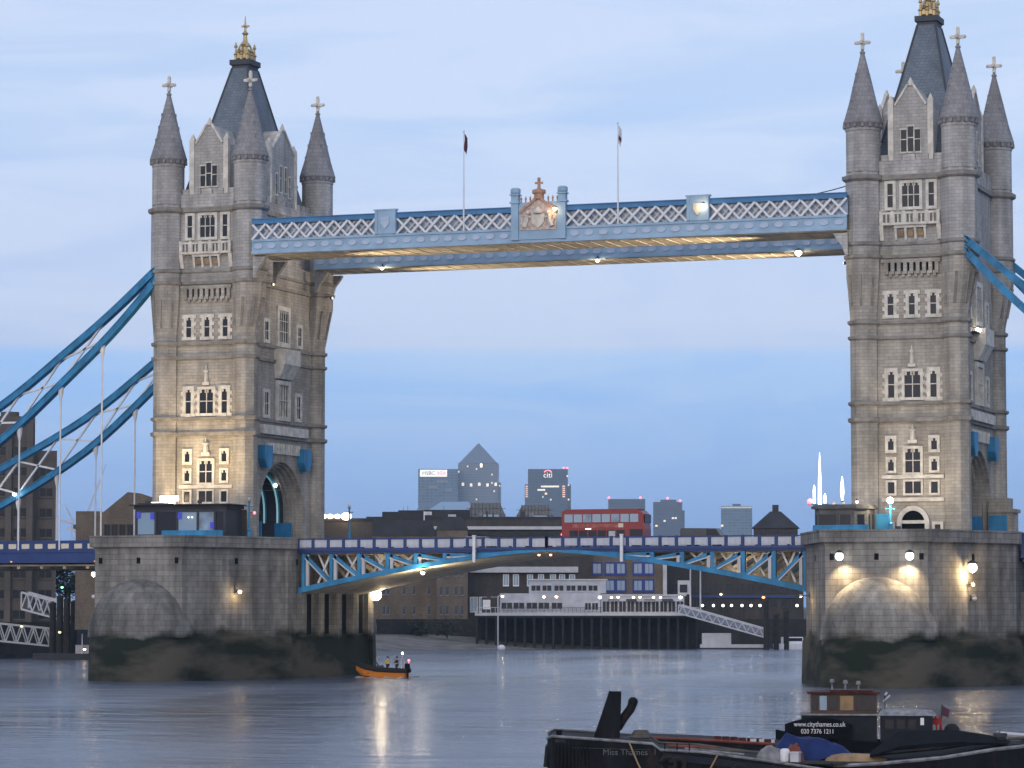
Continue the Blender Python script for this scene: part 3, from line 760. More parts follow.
    # door at the foot of the front
    dr = MB(); ar = arch(1.75, 16.9, 14.5, 10); ai = arch(1.25, 16.9, 14.5, 10)
    for k in range(len(ar) - 1):
        dr.prism([ar[k], ar[k + 1], ai[k + 1], ai[k]], 'y', -10.3, -10.0)
    dr.box(-1.25, 1.25, -10.25, -10.0, 16.8, 17.15)
    do = dr.build('doorway', 'stone_pale', t, False)
    dp = MB(); dp.prism(ai, 'y', -10.06, -9.9); dp.build('door', 'black', do, False)
    for x in (-2.6, 2.6): window(t, -1, x, 15.0, 16.7, .6, 1, 0, .3)
    # ---- windows of the road faces
    for f in (1, 2):
        window(t, f, 0, 38.9, 42.6, 2.6, 4, 2, .55, .25, arched=True); window(t, f, -4.75, 38.9, 41.0, 1.0, 2, 1, .4); window(t, f, 4.75, 38.9, 41.0, 1.0, 2, 1, .4)
        window(t, f, 0, 30.2, 33.9, 2.8, 4, 1, .5, .3); window(t, f, -4.6, 30.2, 32.8, 1.1, 2, 1, .4); window(t, f, 4.6, 30.2, 32.8, 1.1, 2, 1, .4)
        s = 1 if f == 1 else -1
        cn = MB(); cn.loft([[(s * (4.9), -1.6 - .5, 34.6), (s * 5.5, -2.0, 34.6), (s * 5.5, 2.0, 34.6), (s * 4.9, 2.1, 34.6)], [(s * 4.9, -2.4, 36.2), (s * 6.3, -2.2, 36.2), (s * 6.3, 2.2, 36.2), (s * 4.9, 2.4, 36.2)]])
        cn.box(min(s * 4.9, s * 6.35), max(s * 4.9, s * 6.35), -2.3, 2.3, 36.21, 38.0); cn.build('oriel', 'stone_pale', t, False)
        bl = MB(); bl.box(min(s * 4.9, s * 5.6), max(s * 4.9, s * 5.6), -6.4, 6.4, 27.95, 29.0)
        bl.build('balustrade', 'stone_pale', t, False)
        ml = MB()
        for k in range(13): ml.box(min(s * 4.9, s * 5.3), max(s * 4.9, s * 5.3), -4.6 + k * .74, -4.2 + k * .74, 25.8, 27.0)
        ml.build('machicolation', 'stone_pale', t, False)
        for y in (-5.6, 5.6):     # painted bracket boxes over the haunches
            br = MB(); br.prism([(y - 1.1, 26.6), (y + 1.1, 26.6), (y + 1.1, 25.0), (y + .5, 24.0), (y - .5, 24.0), (y - 1.1, 25.0)], 'x', min(s * 4.95, s * 5.9), max(s * 4.95, s * 5.9))
            br.build('bracket', 'blue', t, False)
        for y in (-4.4, 4.4):     # gates folded against the arch jambs
            gt = MB(); x0, x1 = sorted((s * 2.2, s * 4.4))
            gt.box(x0, x1, min(y, y * .96), max(y, y * .96), 14.5, 17.9)
            for k in range(5): gt.box(x0 + .1 + k * .45, x0 + .2 + k * .45, min(y * .93, y * .96), max(y * .93, y * .96), 14.5, 17.9)
            gt.build('gate', 'blue', t, False)
    for x in (-2.6, -.9, .9, 2.6):     # steel ribs under the vault, their lit look put on as glowing inner edges
        rb = MB(); a0, a1 = arch(4.55, 19.2, 17.9, 16), arch(4.2, 19.2, 17.9, 16)
        for k in range(len(a0) - 1): rb.prism([a0[k], a0[k + 1], a1[k + 1], a1[k]], 'x', x - .16, x + .16)
        ro = rb.build('vault_rib', 'teal', t, False)
        st = MB(); a2 = arch(4.15, 19.2, 17.9, 16); a3 = arch(4.18, 19.2, 17.9, 16)
        for k in range(len(a0) - 1): st.prism([a1[k], a1[k + 1], a2[k + 1], a2[k]], 'x', x - .1, x + .1)
        st.build('rib_glow', 'g_teal', ro, False)
    ln = MB(); vs = []
    ca = arch(4.58, 19.2, 14.45, 16)
    for x in (-3.2, 3.2): vs += [(x, y, z) for y, z in ca]
    n = len(ca); ln.add(vs, [(k, k + 1, n + k + 1, n + k) for k in range(n - 1)]); ln.build('vault_lining', 'steel_dark', t)
    lp = MB(); lp.sphere((2.9, 2.9, 22.3), .22, 8); lp.build('vault_lamp', 'g_white', t)
    rd = MB(); rd.box(-5.0, 5.0, -4.5, 4.5, 14.4, 14.5); rd.build('road_surface', 'asphalt', t, False)
    return t
tower_a = make_tower('grey stone tower with pointed turrets and slate roof, its river front lit warm by floodlights')
tower_a.location = (-41.15, 0, 0)
tower_b = clone(tower_a, (41.15, 0, 0), None, 'grey stone tower with pointed turrets and white lamp by its door, unlit dull front')

# stone gate block with a painted door standing against the outer face of the second tower
gb = MB(); gb.box(5.02, 7.7, 4.7, 7.9, 14.5, 18.3); gb.box(5.02, 7.95, 4.5, 8.0, 18.301, 18.7); gb.box(5.02, 7.2, 5.0, 7.6, 18.701, 19.9)
go_ = gb.build('gate_block', 'stone', tower_b, False)
gd_ = MB(); gd_.box(5.05, 7.1, 4.56, 4.69, 14.55, 18.0); gd_.build('gate_door', 'blue', go_, False)
for o in kids(pier_a):          # this pier's cutwater domes are a darker granite than its twin's
    if o.name.startswith('cutwater_dome'):
        o.data = o.data.copy(); o.data.materials[0] = M['pier_dark']
# ================================================================== HIGH WALKWAYS
def rebase(t, loc):
    t.location = loc
    for ch in kids(t): ch.location = Vector(ch.location) - Vector(loc)
WZ0, WZ1, WZ2, WZ3 = 48.05, 49.65, 51.45, 51.98
def x_lattice(y, x0, x1, z0, z1, m, parent, pitch=1.72, th=.25, name='lattice', plate=True):
    n = max(1, round((x1 - x0) / pitch)); p = (x1 - x0) / n; b = MB()
    for k in range(n):
        a, c = x0 + k * p, x0 + (k + 1) * p
        b.bar((a, y, z0), (c, y, z1), .09, th, (0, 0, 1)); b.bar((a, y + .1, z1), (c, y + .1, z0), .09, th, (0, 0, 1))
        if plate: b.box((a + c) / 2 - .14, (a + c) / 2 + .14, y - .07, y - .046, (z0 + z1) / 2 - .14, (z0 + z1) / 2 + .14)
    return b.build(name, m, parent, False)
def walkway(label, y0, y1):
    """y0 river side face towards the viewer, y1 the other"""
    t = thing('high_walkway', label, 'footbridge', (0, 0, 0), 0, 'high level walkways')
    X0, X1 = -34.65, 34.65
    b = MB(); b.box(X0, X1, y0 + .5, y1 - .5, WZ1 + .02, WZ2 + .2); b.build('glazed_gallery', 'walk_glass', t, False)
    rb = MB(); rb.box(X0, X1, y0 + .35, y1 - .35, WZ2 + .22, WZ2 + .4)
    rb.build('roof', 'blue_mid', t, False)
    s = MB(); s.box(X0, X1, y0 + .06, y1 - .06, WZ0 - .1, WZ0 + .12)
    for k in range(40):
        x = X0 + .8 + k * 1.72; s.box(x - .05, x + .05, y0 + .5, y1 - .5, WZ0 - .14, WZ0 - .101)
    s.build('soffit', 'soffit', t, False)
    for yy, sg in ((y0, -1), (y1, 1)):
        f = MB(); ya, yb = sorted((yy, yy - sg * .3))
        f.box(X0, X1, ya, yb, WZ0, WZ1); f.box(X0, X1, min(yy, yy + sg * .16), max(yy, yy + sg * .16), WZ0 - .02, WZ0 + .3); f.box(X0, X1, min(yy, yy + sg * .12), max(yy, yy + sg * .12), WZ1 - .22, WZ1 + .04)
        fo = f.build('fascia', 'blue_light', t, False)
        n = 42; proto = None
        for k in range(n):
            x = X0 + (k + .5) * (X1 - X0) / n
            if proto is None:
                pm = MB(); pts = [(.52 * math.cos(q), .30 * math.sin(q)) for q in [2 * math.pi * i / 12 for i in range(12)]]
                pm.prism(pts, 'y', -.05, .05); proto = pm.build('fascia_panel', 'blue_panel', fo, False); o = proto
            else: o = proto.copy(); COL.objects.link(o)
            o.parent = fo; o.location = (x, yy + sg * .04, (WZ0 + WZ1) / 2 + .05)
        rl = MB(); rl.box(X0, X1, min(yy, yy - sg * .3), max(yy, yy - sg * .3), WZ2, WZ3); rl.box(X0, X1, min(yy + sg * .1, yy - sg * .4), max(yy + sg * .1, yy - sg * .4), WZ3 + .003, WZ3 + .1)
        rl.build('top_rail', 'blue_mid', t, False)
        for a, c in ((X0, -19.5), (-16.95, -2.9), (2.9, 16.95), (19.5, X1)):
            x_lattice(yy + sg * .02, a, c, WZ1 + .02, WZ2, 'white_paint', t)
            x_lattice(yy - sg * .42, a + .86, c - .86, WZ1 + .02, WZ2, 'grey_paint', t, th=.2, name='inner_lattice')
        for a, c in ((-19.5, -16.95), (16.95, 19.5)):    # end panels with a carved badge
            p = MB(); ya, yb = sorted((yy + sg * .2, yy - sg * .3)); p.box(a, c, ya, yb, WZ1 + .05, WZ3 + .35)
            p.box(a - .12, c + .12, ya - .05, yb + .05, WZ3 + .351, WZ3 + .5)
            for q in (a + .2, c - .2): p.box(q - .14, q + .14, min(yy + sg * .2, yy + sg * .3), max(yy + sg * .2, yy + sg * .3), WZ1 + .05, WZ3 + .34)
            po = p.build('badge_panel', 'blue_light', t, False)
            bd = MB(); m_ = (a + c) / 2; z_ = (WZ1 + WZ3) / 2 + .15
            bd.prism([(m_ - .5, z_ + .6), (m_ + .5, z_ + .6), (m_ + .5, z_ - .1), (m_, z_ - .75), (m_ - .5, z_ - .1)], 'y', min(yy + sg * .2, yy + sg * .32), max(yy + sg * .2, yy + sg * .32))
            bd.build('shield', 'blue_panel' if a < 0 else 'cream', po, False)
    # carved brackets under the ends against the towers
    for x in (X0 + .5, X1 - .5):
        s = 1 if x < 0 else -1
        for y in (y0 + .6, y1 - .6):
            k = MB(); k.prism([(x - s * .5, WZ0 - .3), (x + s * 1.1, WZ0 - .3), (x + s * .8, WZ0 - .8), (x + s * .1, WZ0 - 1.7), (x - s * .2, WZ0 - 2.6), (x - s * .5, WZ0 - 2.7)], 'y', y - .3, y + .3)
            k.build('bracket', 'stone_top', t, False)
    # central coat of arms
    cx = 0.0; yy = y0
    for sg, yy in ((-1, y0),) if y0 < 0 else ():
        cp = MB()
        for x in (cx - 2.75, cx + 2.75):
            cp.box(x - .42, x + .42, yy - .42, yy + .3, WZ0 + .3, 53.3); cp.box(x - .55, x + .55, yy - .55, yy + .4, 52.4, 52.6); cp.box(x - .55, x + .55, yy - .55, yy + .4, 53.3, 53.45)
            cp.lathe([(.48, 53.46), (.6, 53.6), (.6, 54.0), (.4, 54.15)], (x, yy - .06), 8)
        cp.box(cx - 2.32, cx + 2.32, yy - .25, yy + .2, WZ0 + .32, 52.5)
        co = cp.build('crest_frame', 'blue_light', t, False)
        g = MB()
        arc = [(cx - 2.1, 49.4), (cx + 2.1, 49.4), (cx + 2.1, 51.3), (cx + 1.5, 52.0), (cx + .7, 52.5), (cx, 53.2), (cx - .7, 52.5), (cx - 1.5, 52.0), (cx - 2.1, 51.3)]
        g.prism(arc, 'y', yy - .33, yy - .1); g.build('crest_panel', 'pink_stone', co, False)
        tr = MB()
        for i in range(2, 8):
            p_, q_ = arc[i], arc[i + 1]; tr.bar((p_[0], yy - .38, p_[1]), (q_[0], yy - .38, q_[1]), .25, .28)
        tr.lathe([(.6, 52.8), (.6, 53.4), (.8, 53.45), (.8, 53.8), (.3, 53.95), (.18, 54.1)], (cx, yy - .1), 8)
        tr.box(cx - .14, cx + .14, yy - .22, yy + .02, 54.0, 55.2); tr.box(cx - .45, cx + .45, yy - .2, yy, 54.5, 54.72)
        for k in range(9):
            x = cx - 2.1 + k * .525
            if abs(x - cx) > .8: tr.lathe([(.08, 52.5), (.08, 52.8), (.14, 52.9), (.03, 53.2)], (x, yy), 6)
        tr.build('crest_gable', 'terracotta', co, False)
        sh = MB(); z_ = 50.55
        sh.prism([(cx - .75, z_ + .6), (cx + .75, z_ + .6), (cx + .72, z_ - .3), (cx, z_ - 1.0), (cx - .72, z_ - .3)], 'y', yy - .5, yy - .331)
        sh.lathe([(.45, z_ + .65), (.5, z_ + .9), (.3, z_ + 1.15), (.08, z_ + 1.4)], (cx, yy - .42), 8)
        for s in (-1, 1):     # supporters rearing beside the shield
            sh.tube([(cx + s * 1.6, yy - .42, z_ - .8), (cx + s * 1.35, yy - .42, z_ - .2), (cx + s * 1.25, yy - .42, z_ + .5)], .26, 6, .2)
            sh.sphere((cx + s * 1.15, yy - .42, z_ + .75), .26, 8); sh.tube([(cx + s * 1.3, yy - .42, z_ + .3), (cx + s * .8, yy - .45, z_ + .2)], .12, 5)
            sh.tube([(cx + s * 1.6, yy - .42, z_ - .6), (cx + s * 1.9, yy - .42, z_ + .1), (cx + s * 1.75, yy - .42, z_ + .5)], .08, 5)
        sh.build('coat_of_arms', 'stone_pale', co, False)
    return t
walk_a = walkway('pale blue lattice walkway bearing the coat of arms, nearer of the two high walkways', -12.0, -5.2)
rebase(walk_a, (0, -8.6, WZ0))
walk_b = walkway('pale blue lattice walkway with white lamps under it, seen below and behind the crested walkway', 5.8, 11.4)
rebase(walk_b, (0, 8.6, WZ0))
# lamps on the walkways
def lamp_fixture(name, label, loc, m, r, energy, color, group=None, cat='lamp', dirn=(0, -1, 0), arm=.5, soft=.2):
    t = thing(name, label, cat, loc, 0, group)
    d = Vector(dirn)
    b = MB(); b.bar(d * -arm, d * -.02, .12, .12); b.lathe([(r * .5, .02), (r * 1.05, .05), (r * .6, r * 1.1)], (0, 0), 8)
    b.build('bracket', 'steel_dark', t, False)
    s = MB(); s.sphere((0, 0, 0), r, 10); s.build('bulb', m, t)
    if energy: point('lamp_light', d * (r + .15), energy, color, soft, t)
    return t
lamp_fixture('walkway_lamp', 'white lamp under the far walkway, left of the coat of arms', (-25.8, 5.5, 47.9), 'g_white', .22, 120, (1, .85, .6), 'lamps under the far walkway', dirn=(0, -.2, -1), arm=.5)
lamp_fixture('walkway_lamp', 'white lamp under the far walkway, just right of the coat of arms', (0.95, 5.5, 47.85), 'g_white', .24, 120, (1, .85, .6), 'lamps under the far walkway', dirn=(0, -.2, -1), arm=.5)
lamp_fixture('walkway_lamp', 'big white lamp under the far walkway, near the tower by the moored boats', (24.75, 5.5, 47.8), 'g_white', .38, 200, (1, .85, .6), 'lamps under the far walkway', dirn=(0, -.2, -1), arm=.5)
lamp_fixture('crest_floodlight', 'small bright floodlight at the right shoulder of the coat of arms', (2.15, -13.0, 51.6), 'g_warm', .26, 70, (1, .62, .3), dirn=(-.5, .4, -.3), arm=-.6)
lamp_fixture('badge_floodlight', 'small bright floodlight washing the cream badge panel of the crested walkway', (19.0, -12.95, 51.3), 'g_warm', .26, 90, (1, .72, .4), dirn=(-.3, .6, -.2), arm=-.6)
# flag poles on the near walkway
def flagpole(label, x, m, m2, mirror):
    t = thing('flagpole', label, 'flagpole', (x, -12.05, WZ1), 0, 'flagpoles on the walkway')
    p = MB(); p.lathe([(.11, 0), (.09, 5), (.05, 11.0), (.12, 11.05), (.12, 11.2), (.02, 11.3)], (0, 0), 8); p.build('pole', 'white_paint', t)
    f = MB(); rows = 9; cols = 5; vs = []
    for j in range(rows):
        for k in range(cols):
            u = k / (cols - 1); zz = 10.9 - j * .24
            vs.append((.06 + u * .42 * (1 - .4 * j / rows), .12 * math.sin(u * 5 + j * .7), zz - u * .55))
    fs = [(j * cols + k, j * cols + k + 1, (j + 1) * cols + k + 1, (j + 1) * cols + k) for j in range(rows - 1) for k in range(cols - 1)]
    f.add(vs, fs); fo = f.build('flag', m, t)
    if m2:
        s = MB(); s.add([(x_, y_ - .02, z_) for x_, y_, z_ in vs[10:35]], [(j * cols + k, j * cols + k + 1, (j + 1) * cols + k + 1, (j + 1) * cols + k) for j in range(2, 4) for k in range(1, 4)]); s.build('emblem', m2, fo)
flagpole('tall white pole with a dark flag on the walkway, left of the coat of arms', -8.87, 'flag_dark', None, 1)
flagpole('tall white pole with a pale flag on the walkway, right of the coat of arms', 9.12, 'flag_white', 'flag_dark', 1)
cw = MB(); cw.tube([(29.8, -10, 52.1), (32.5, -10, 52.6), (34.6, -9.9, 53.1)], .06, 5); cw.box(34.2, 34.6, -10.1, -9.7, 53.0, 53.25)
tag(cw.build('stay_cable', 'steel_dark'), 'thin dark cable sloping from the walkway roof up to the tower by the moored boats', 'cable')

# ================================================================== BASCULE SPAN
def zlow(x): return 14.1 - .0395 * abs(x) ** 1.4
def leaf(sgn, label, xa, xb):
    """xa at the pier, xb at mid span"""
    t = thing('bascule_leaf', label, 'bridge span', (0, 0, 0), 0, 'bascule leaves of the road span')
    x0, x1 = min(xa, xb), max(xa, xb)
    d = MB(); d.box(x0, x1, -8.9, 8.9, 14.2, 14.5); d.build('road_deck', 'asphalt', t, False)
    n = 16; xs = [x0 + (x1 - x0) * k / n for k in range(n + 1)]
    sf = MB(); rings = []
    for x in xs: rings.append([(x, -8.9, zlow(x) - .03), (x, 8.9, zlow(x) - .03), (x, 8.9, zlow(x) + .09), (x, -8.9, zlow(x) + .09)])
    sf.loft(rings); sf.build('soffit', 'soffit', t, False)
    under = MB(); under.box(x0 + .1, x1 - .1, -8.7, 8.7, 13.95, 14.19); under.build('deck_underside', 'soffit', t, False)
    for y in (-9.3, -3.1, 3.1, 9.3):
        near = abs(y) > 5
        g = MB(); rings = []
        for x in xs:
            z = zlow(x) + (0 if near else .1); h = .38 + .26 * abs(x) / 30
            rings.append([(x, y - .35, z), (x, y + .35, z), (x, y + .35, z + h), (x, y - .35, z + h)])
        g.loft(rings); go = g.build('girder', 'blue' if near else 'soffit', t, False)
        # posts and diagonals, 3.3 m panels counted from the pier
        P = 3.42; k = 0
        while True:
            x = xa - sgn * (.6 + k * P) * -1 if False else xa + (-sgn) * (-(.6 + k * P))
            xn = xa + sgn * (.6 + (k + 1) * P)
            x = xa + sgn * (.6 + k * P)
            if zlow(xn) > 13.72 or k > 8: break
            pm = MB(); pm.box(x - .19, x + .19, y - .25, y + .25, zlow(x) + .3, 14.0); pm.build('post', 'blue' if near else 'soffit', go, False)
            if near:
                fl = MB(); ff = .3 * sgn
                fl.box(min(x + ff, x + ff * 2.2), max(x + ff, x + ff * 2.2), y - .2, y + .2, zlow(x) + .6, 13.9); fl.build('post_flange', 'grey_paint', go, False)
            dm = MB(); dm.bar((x + sgn * .2, y, 13.85), (xn - sgn * .1, y, zlow(xn) + .4), .4, .36); dm.build('diagonal', 'blue' if near else 'soffit', go, False)
            if near:
                dl = MB(); dl.bar((x + sgn * .2, y - .02, 13.5), (xn - sgn * .35, y - .02, zlow(xn) + .35), .4, .14); dl.build('diagonal_flange', 'grey_paint', go, False)
            k += 1
        if y < -5:    # white cross bracing between the girders
            P = 3.42
            for k in range(6):
                xm = xa + sgn * (.6 + (k + .62) * P); zb = zlow(xm) + .6
                if 13.9 - zb < .7: break
                bm_ = MB(); bm_.bar((xm - .75, y + .9, zb), (xm + .75, y + .9, 13.95), .14, .22); bm_.bar((xm - .75, y + 1.05, 13.95), (xm + .75, y + 1.05, zb), .14, .22)
                bm_.build('cross_brace', 'white_paint', t, False)
    for y, sg in ((-9.6, -1), (9.6, 1)):
        f = MB(); f.box(x0, x1, min(y, y - sg * .75), max(y, y - sg * .75), 14.08, 14.46); f.box(x0, x1, min(y + sg * .12, y), max(y + sg * .12, y), 14.3, 14.5)
        f.build('fascia', 'blue_dark', t, False)
        r = MB(); r.box(x0, x1, y - .12, y + .12, 15.6, 15.72); r.box(x0, x1, y - .1, y + .1, 14.51, 14.62)
        n = round((x1 - x0) / 1.86); p = (x1 - x0) / n
        for k in range(n + 1): r.box(x0 + k * p - .15, x0 + k * p + .15, y - .14, y + .14, 14.51, 15.76)
        ro = r.build('railing', 'blue_dark', t, False)
        proto = None
        for k in range(n):
            if proto is None:
                pm = MB(); pm.box(-p / 2 + .2, p / 2 - .2, -.05, .05, 14.74, 15.54)
                for q_ in range(5):
                    a = -p / 2 + .42 + q_ * (p - .84) / 4; pm.box(a - .04, a + .04, -.08, -.051, 14.77, 15.5)
                proto = pm.build('railing_panel', 'panel_white', ro, False); o = proto
            else: o = proto.copy(); COL.objects.link(o)
            o.parent = ro; o.location = (x0 + (k + .5) * p, y, 0)
    rebase(t, (xa, 0, 9.7))
    return t
leaf(1, 'blue trussed bascule leaf reaching right from the floodlit tower, railing in white panels', -29.8, -.01)
leaf(-1, 'blue trussed bascule leaf under the red bus, joined to the domed lit pier', 29.8, .01)
# white posts on the outer side of the railing
for x, lb in ((-8.35, 'white post on the road railing left of the red bus'), (8.8, 'white post on the road railing in front of the red bus')):
    p = MB(); p.box(x - .16, x + .16, -10.2, -9.9, 12.95, 15.85); p.box(x - .2, x + .2, -10.24, -9.86, 15.851, 15.95); p.box(x - .1, x + .1, -9.9, -9.6, 14.1, 14.3)
    tag(p.build('marker_post', 'white_paint', None, False), lb, 'post', 'white posts on the railing')
for x, lb in ((-.75, 'left orange navigation lamp under the middle of the road span'), (.6, 'right orange navigation lamp under the middle of the road span')):
    lamp_fixture('navigation_lamp', lb, (x, -10.0, 13.75), 'g_orange', .16, 12, (1, .45, .15), 'orange navigation lamps at mid span', dirn=(0, -1, 0), arm=.35)
spot_t = lamp_fixture('soffit_lamp', 'bright white lamp on the blue girder of the road span near the brick warehouses', (-14.6, -9.7, 11.85), 'g_white', .26, 420, (1, .85, .6), dirn=(0, -1, -.2), arm=.2)
# lamps lighting the truss bays, hung under the deck
for x, lb in ((-21.5, 'warm lamp under the deck lighting the truss beside the floodlit tower pier'), (20.5, 'warm lamp under the deck lighting the truss beside the domed cutwater pier')):
    t = thing('truss_lamp', lb, 'lamp', (x, 0, 13.4), 0, 'lamps under the road deck')
    b = MB(); b.box(-.25, .25, -.15, .15, .1, .5); b.build('housing', 'steel_dark', t, False)
    b = MB(); b.box(-.2, .2, -.12, .12, .0, .099); b.build('lens', 'g_soft', t, False)
    for yy in (-4.8, 0, 4.8): point('lamp_light', (0, yy, -.4), 60, (1, .84, .62), .3, t)

# ================================================================== SIDE SPANS AND CHAINS
def side_span(sgn, label):
    t = thing('approach_span', label, 'bridge span', (0, 0, 0), 0, 'suspended approach spans')
    x0, x1 = sorted((sgn * 52.7, sgn * 123.0))
    d = MB(); d.box(x0, x1, -10.5, 10.5, 14.1, 14.5); d.build('road_deck', 'asphalt', t, False)
    s = MB(); s.box(x0, x1, -9.8, 9.8, 12.75, 12.95)
    for k in range(24): s.box(x0 + .5 + k * 3, x0 + .9 + k * 3, -9.8, 9.8, 12.45, 12.749)
    s.build('soffit', 'soffit', t, False)
    for y, sg in ((-10.8, -1), (10.8, 1)):
        f = MB(); f.box(x0, x1, y - .2, y + .2, 13.35, 14.5); f.box(x0, x1, y - .35, y + .35, 13.1, 13.349); f.box(x0, x1, y - .3, y + .3, 14.3, 14.5)
        f.build('fascia', 'blue_dark', t, False)
        r = MB(); r.box(x0, x1, y - .1, y + .1, 15.35, 15.7); r.box(x0, x1, y - .1, y + .1, 14.501, 14.75)
        n = round((x1 - x0) / 1.72); p = (x1 - x0) / n
        for k in range(n + 1): r.box(x0 + k * p - .32, x0 + k * p + .32, y - .12, y + .12, 14.501, 15.705)
        ro = r.build('railing', 'blue_dark', t, False); proto = None
        for k in range(n):
            if proto is None:
                pm = MB(); pm.box(-p / 2 + .34, p / 2 - .34, -.05, .05, 14.78, 15.32); proto = pm.build('railing_panel', 'cream', ro, False); o = proto
            else: o = proto.copy(); COL.objects.link(o)
            o.parent = ro; o.location = (x0 + (k + .5) * p, y, 0)
    rebase(t, (sgn * 52.7, 0, 13))
side_span(-1, 'suspended approach span with dark blue fascia and cream panels, left of the floodlit tower')
side_span(1, 'suspended approach span with dark blue fascia, cut by the right edge behind the domed pier')

UP = [(47.2, 46.7), (47.9, 46.1), (52.5, 42.2), (57.6, 38.3), (67.4, 31.3), (79.4, 25.1), (90, 20.0), (102, 16.2)]
LO = [(47.2, 45.5), (47.9, 44.7), (52.5, 39.9), (57.6, 35.3), (67.4, 27.2), (79.4, 20.5), (90, 16.8), (102, 15.4)]
def interp(tab, x):
    for (a, b), (c, d) in zip(tab, tab[1:]):
        if a <= x <= c: return b + (d - b) * (x - a) / (c - a)
    return tab[-1][1]
def smooth_tab(tab):
    out = []
    for i in range(len(tab) - 1):
        p0 = tab[max(i - 1, 0)]; p1 = tab[i]; p2 = tab[i + 1]; p3 = tab[min(i + 2, len(tab) - 1)]
        for k in range(5):
            t = k / 5
            q = [0.5 * ((2 * p1[j]) + (-p0[j] + p2[j]) * t + (2 * p0[j] - 5 * p1[j] + 4 * p2[j] - p3[j]) * t * t + (-p0[j] + 3 * p1[j] - 3 * p2[j] + p3[j]) * t ** 3) for j in (0, 1)]
            out.append(tuple(q))
    out.append(tab[-1]); return out
UPS, LOS = smooth_tab(UP), smooth_tab(LO)
def chain(sgn, y, label, off):
    t = thing('suspension_chain', label, 'suspension chain', (0, 0, 0), 0, 'suspension chains of the approach spans')
    for nm, tab in (('upper_chord', UPS), ('lower_chord', LOS)):
        b = MB(); rings = []
        for i, (x, z) in enumerate(tab):
            p = tab[max(i - 1, 0)]; q = tab[min(i + 1, len(tab) - 1)]
            d = Vector((q[0] - p[0], q[1] - p[1])).normalized(); nx, nz = -d.y * .33, d.x * .33
            rings.append([(sgn * (x + nx), y - .42, z + nz), (sgn * (x + nx), y + .42, z + nz), (sgn * (x - nx), y + .42, z - nz), (sgn * (x - nx), y - .42, z - nz)])
        b.loft(rings)
        for i in range(2, len(tab) - 1, 2):      # splice plates and pins
            x, z = tab[i]; p = tab[i - 1]; q = tab[i + 1]; d = Vector((q[0] - p[0], q[1] - p[1])).normalized()
            for yy in (y - .46, y + .46):
                b.bar((sgn * (x - d.x * .5), yy, z - d.y * .5), (sgn * (x + d.x * .5), yy, z + d.y * .5), .08, .56)
                b.bar((sgn * x, yy - .1, z), (sgn * x, yy + .1, z), .3, .3)
        for dz in (-.33, .33):      # flange angles along the edges
            for (xa, za), (xb, zb) in zip(tab, tab[1:]):
                d = Vector((xb - xa, zb - za)).normalized(); nx, nz = -d.y * dz, d.x * dz
                b.bar((sgn * (xa + nx), y, za + nz), (sgn * (xb + nx), y, zb + nz), 1.04, .09)
        b.build(nm, 'blue', t, False)
    xs = [off + 5.35 * k for k in range(9) if off + 5.35 * k < 98 and k > 0]
    for i, x in enumerate(xs):
        zu, zl = interp(UPS, x), interp(LOS, x)
        h = MB(); h.tube([(sgn * x, y, zl - .3), (sgn * x, y, 14.6)], .10, 6); h.lathe([(.1, zl - 1.9), (.32, zl - .9), (.34, zl - .2)], (sgn * x, y), 8)
        h.build('hanger', 'white_paint', t)
        if zu - zl > 1.2:
            if i + 1 < len(xs):
                xn = xs[i + 1]; m = MB(); zu2, zl2 = interp(UPS, xn), interp(LOS, xn)
                m.bar((sgn * x, y, zu - .3), (sgn * xn, y, zl2 + .3), .25, .22); m.build('brace', 'white_paint', t, False)
                m = MB(); m.bar((sgn * x, y, zl + .3), (sgn * xn, y, zu2 - .3), .25, .22); m.build('brace', 'white_paint', t, False)
    rebase(t, (sgn * 47.2, y, 46.1))
chain(-1, -11.0, 'blue suspension chain left of the floodlit tower, upper and nearer of the pair', 48.65)
chain(-1, 11.0, 'blue suspension chain left of the floodlit tower, lower and farther, carrying a white lamp', 50.05)
chain(1, -11.0, 'blue suspension chain on the right edge leaving the tower face, nearer of the pair', 48.65)
chain(1, 11.0, 'blue suspension chain on the right edge emerging from behind the tower turret', 50.05)
t = lamp_fixture('chain_lamp', 'white lamp shining along the farther blue suspension chain', (-76.9, 10.2, 22.0), 'g_white', .26, 60, (1, .95, .8), dirn=(0.3, -1, .2), arm=.4)

# ================================================================== LIGHTS ON THE STONEWORK
def wall_lamp(label, loc, nrm, energy, m='g_warm', r=.2, group='wall lamps on the bridge piers', arm=.5, target=None, size=110):
    t = thing('wall_lamp', label, 'wall lamp', loc, 0, group)
    n = Vector(nrm).normalized()
    b = MB(); b.bar(-n * (arm + .05), (0, 0, 0), .1, .1); b.bar(-n * arm - Vector((0, 0, .3)), -n * arm + Vector((0, 0, .3)), .22, .08, n); b.lathe([(r * .7, r * .75), (r * 1.2, r * .9), (r * .3, r * 1.5)], (0, 0), 8)
    b.build('bracket', 'steel_dark', t, False)
    s = MB(); s.sphere((0, 0, 0), r, 10); s.build('bulb', m, t)
    if target: spot('lamp_light', (0, -.1, -.62), target, energy, (1, .74, .42), size, .9, .15, t)
    else: point('lamp_light', (0, 0, -(r + .28)), energy, (1, .72, .38), .12, t)
    return t
cx = 41.15
wall_lamp('left one of two bright lamps above the domed cutwater', (cx - 3.6, -27.9, 13.1), (0, -1, 0), 1500, r=.42, target=(.8, .8, -4), size=125, m='g_white')
wall_lamp('right one of two bright lamps above the domed cutwater', (cx + 3.6, -27.9, 13.1), (0, -1, 0), 1500, r=.42, target=(-.8, .8, -4), size=125, m='g_white')
nx_, ny_ = .924, -.382
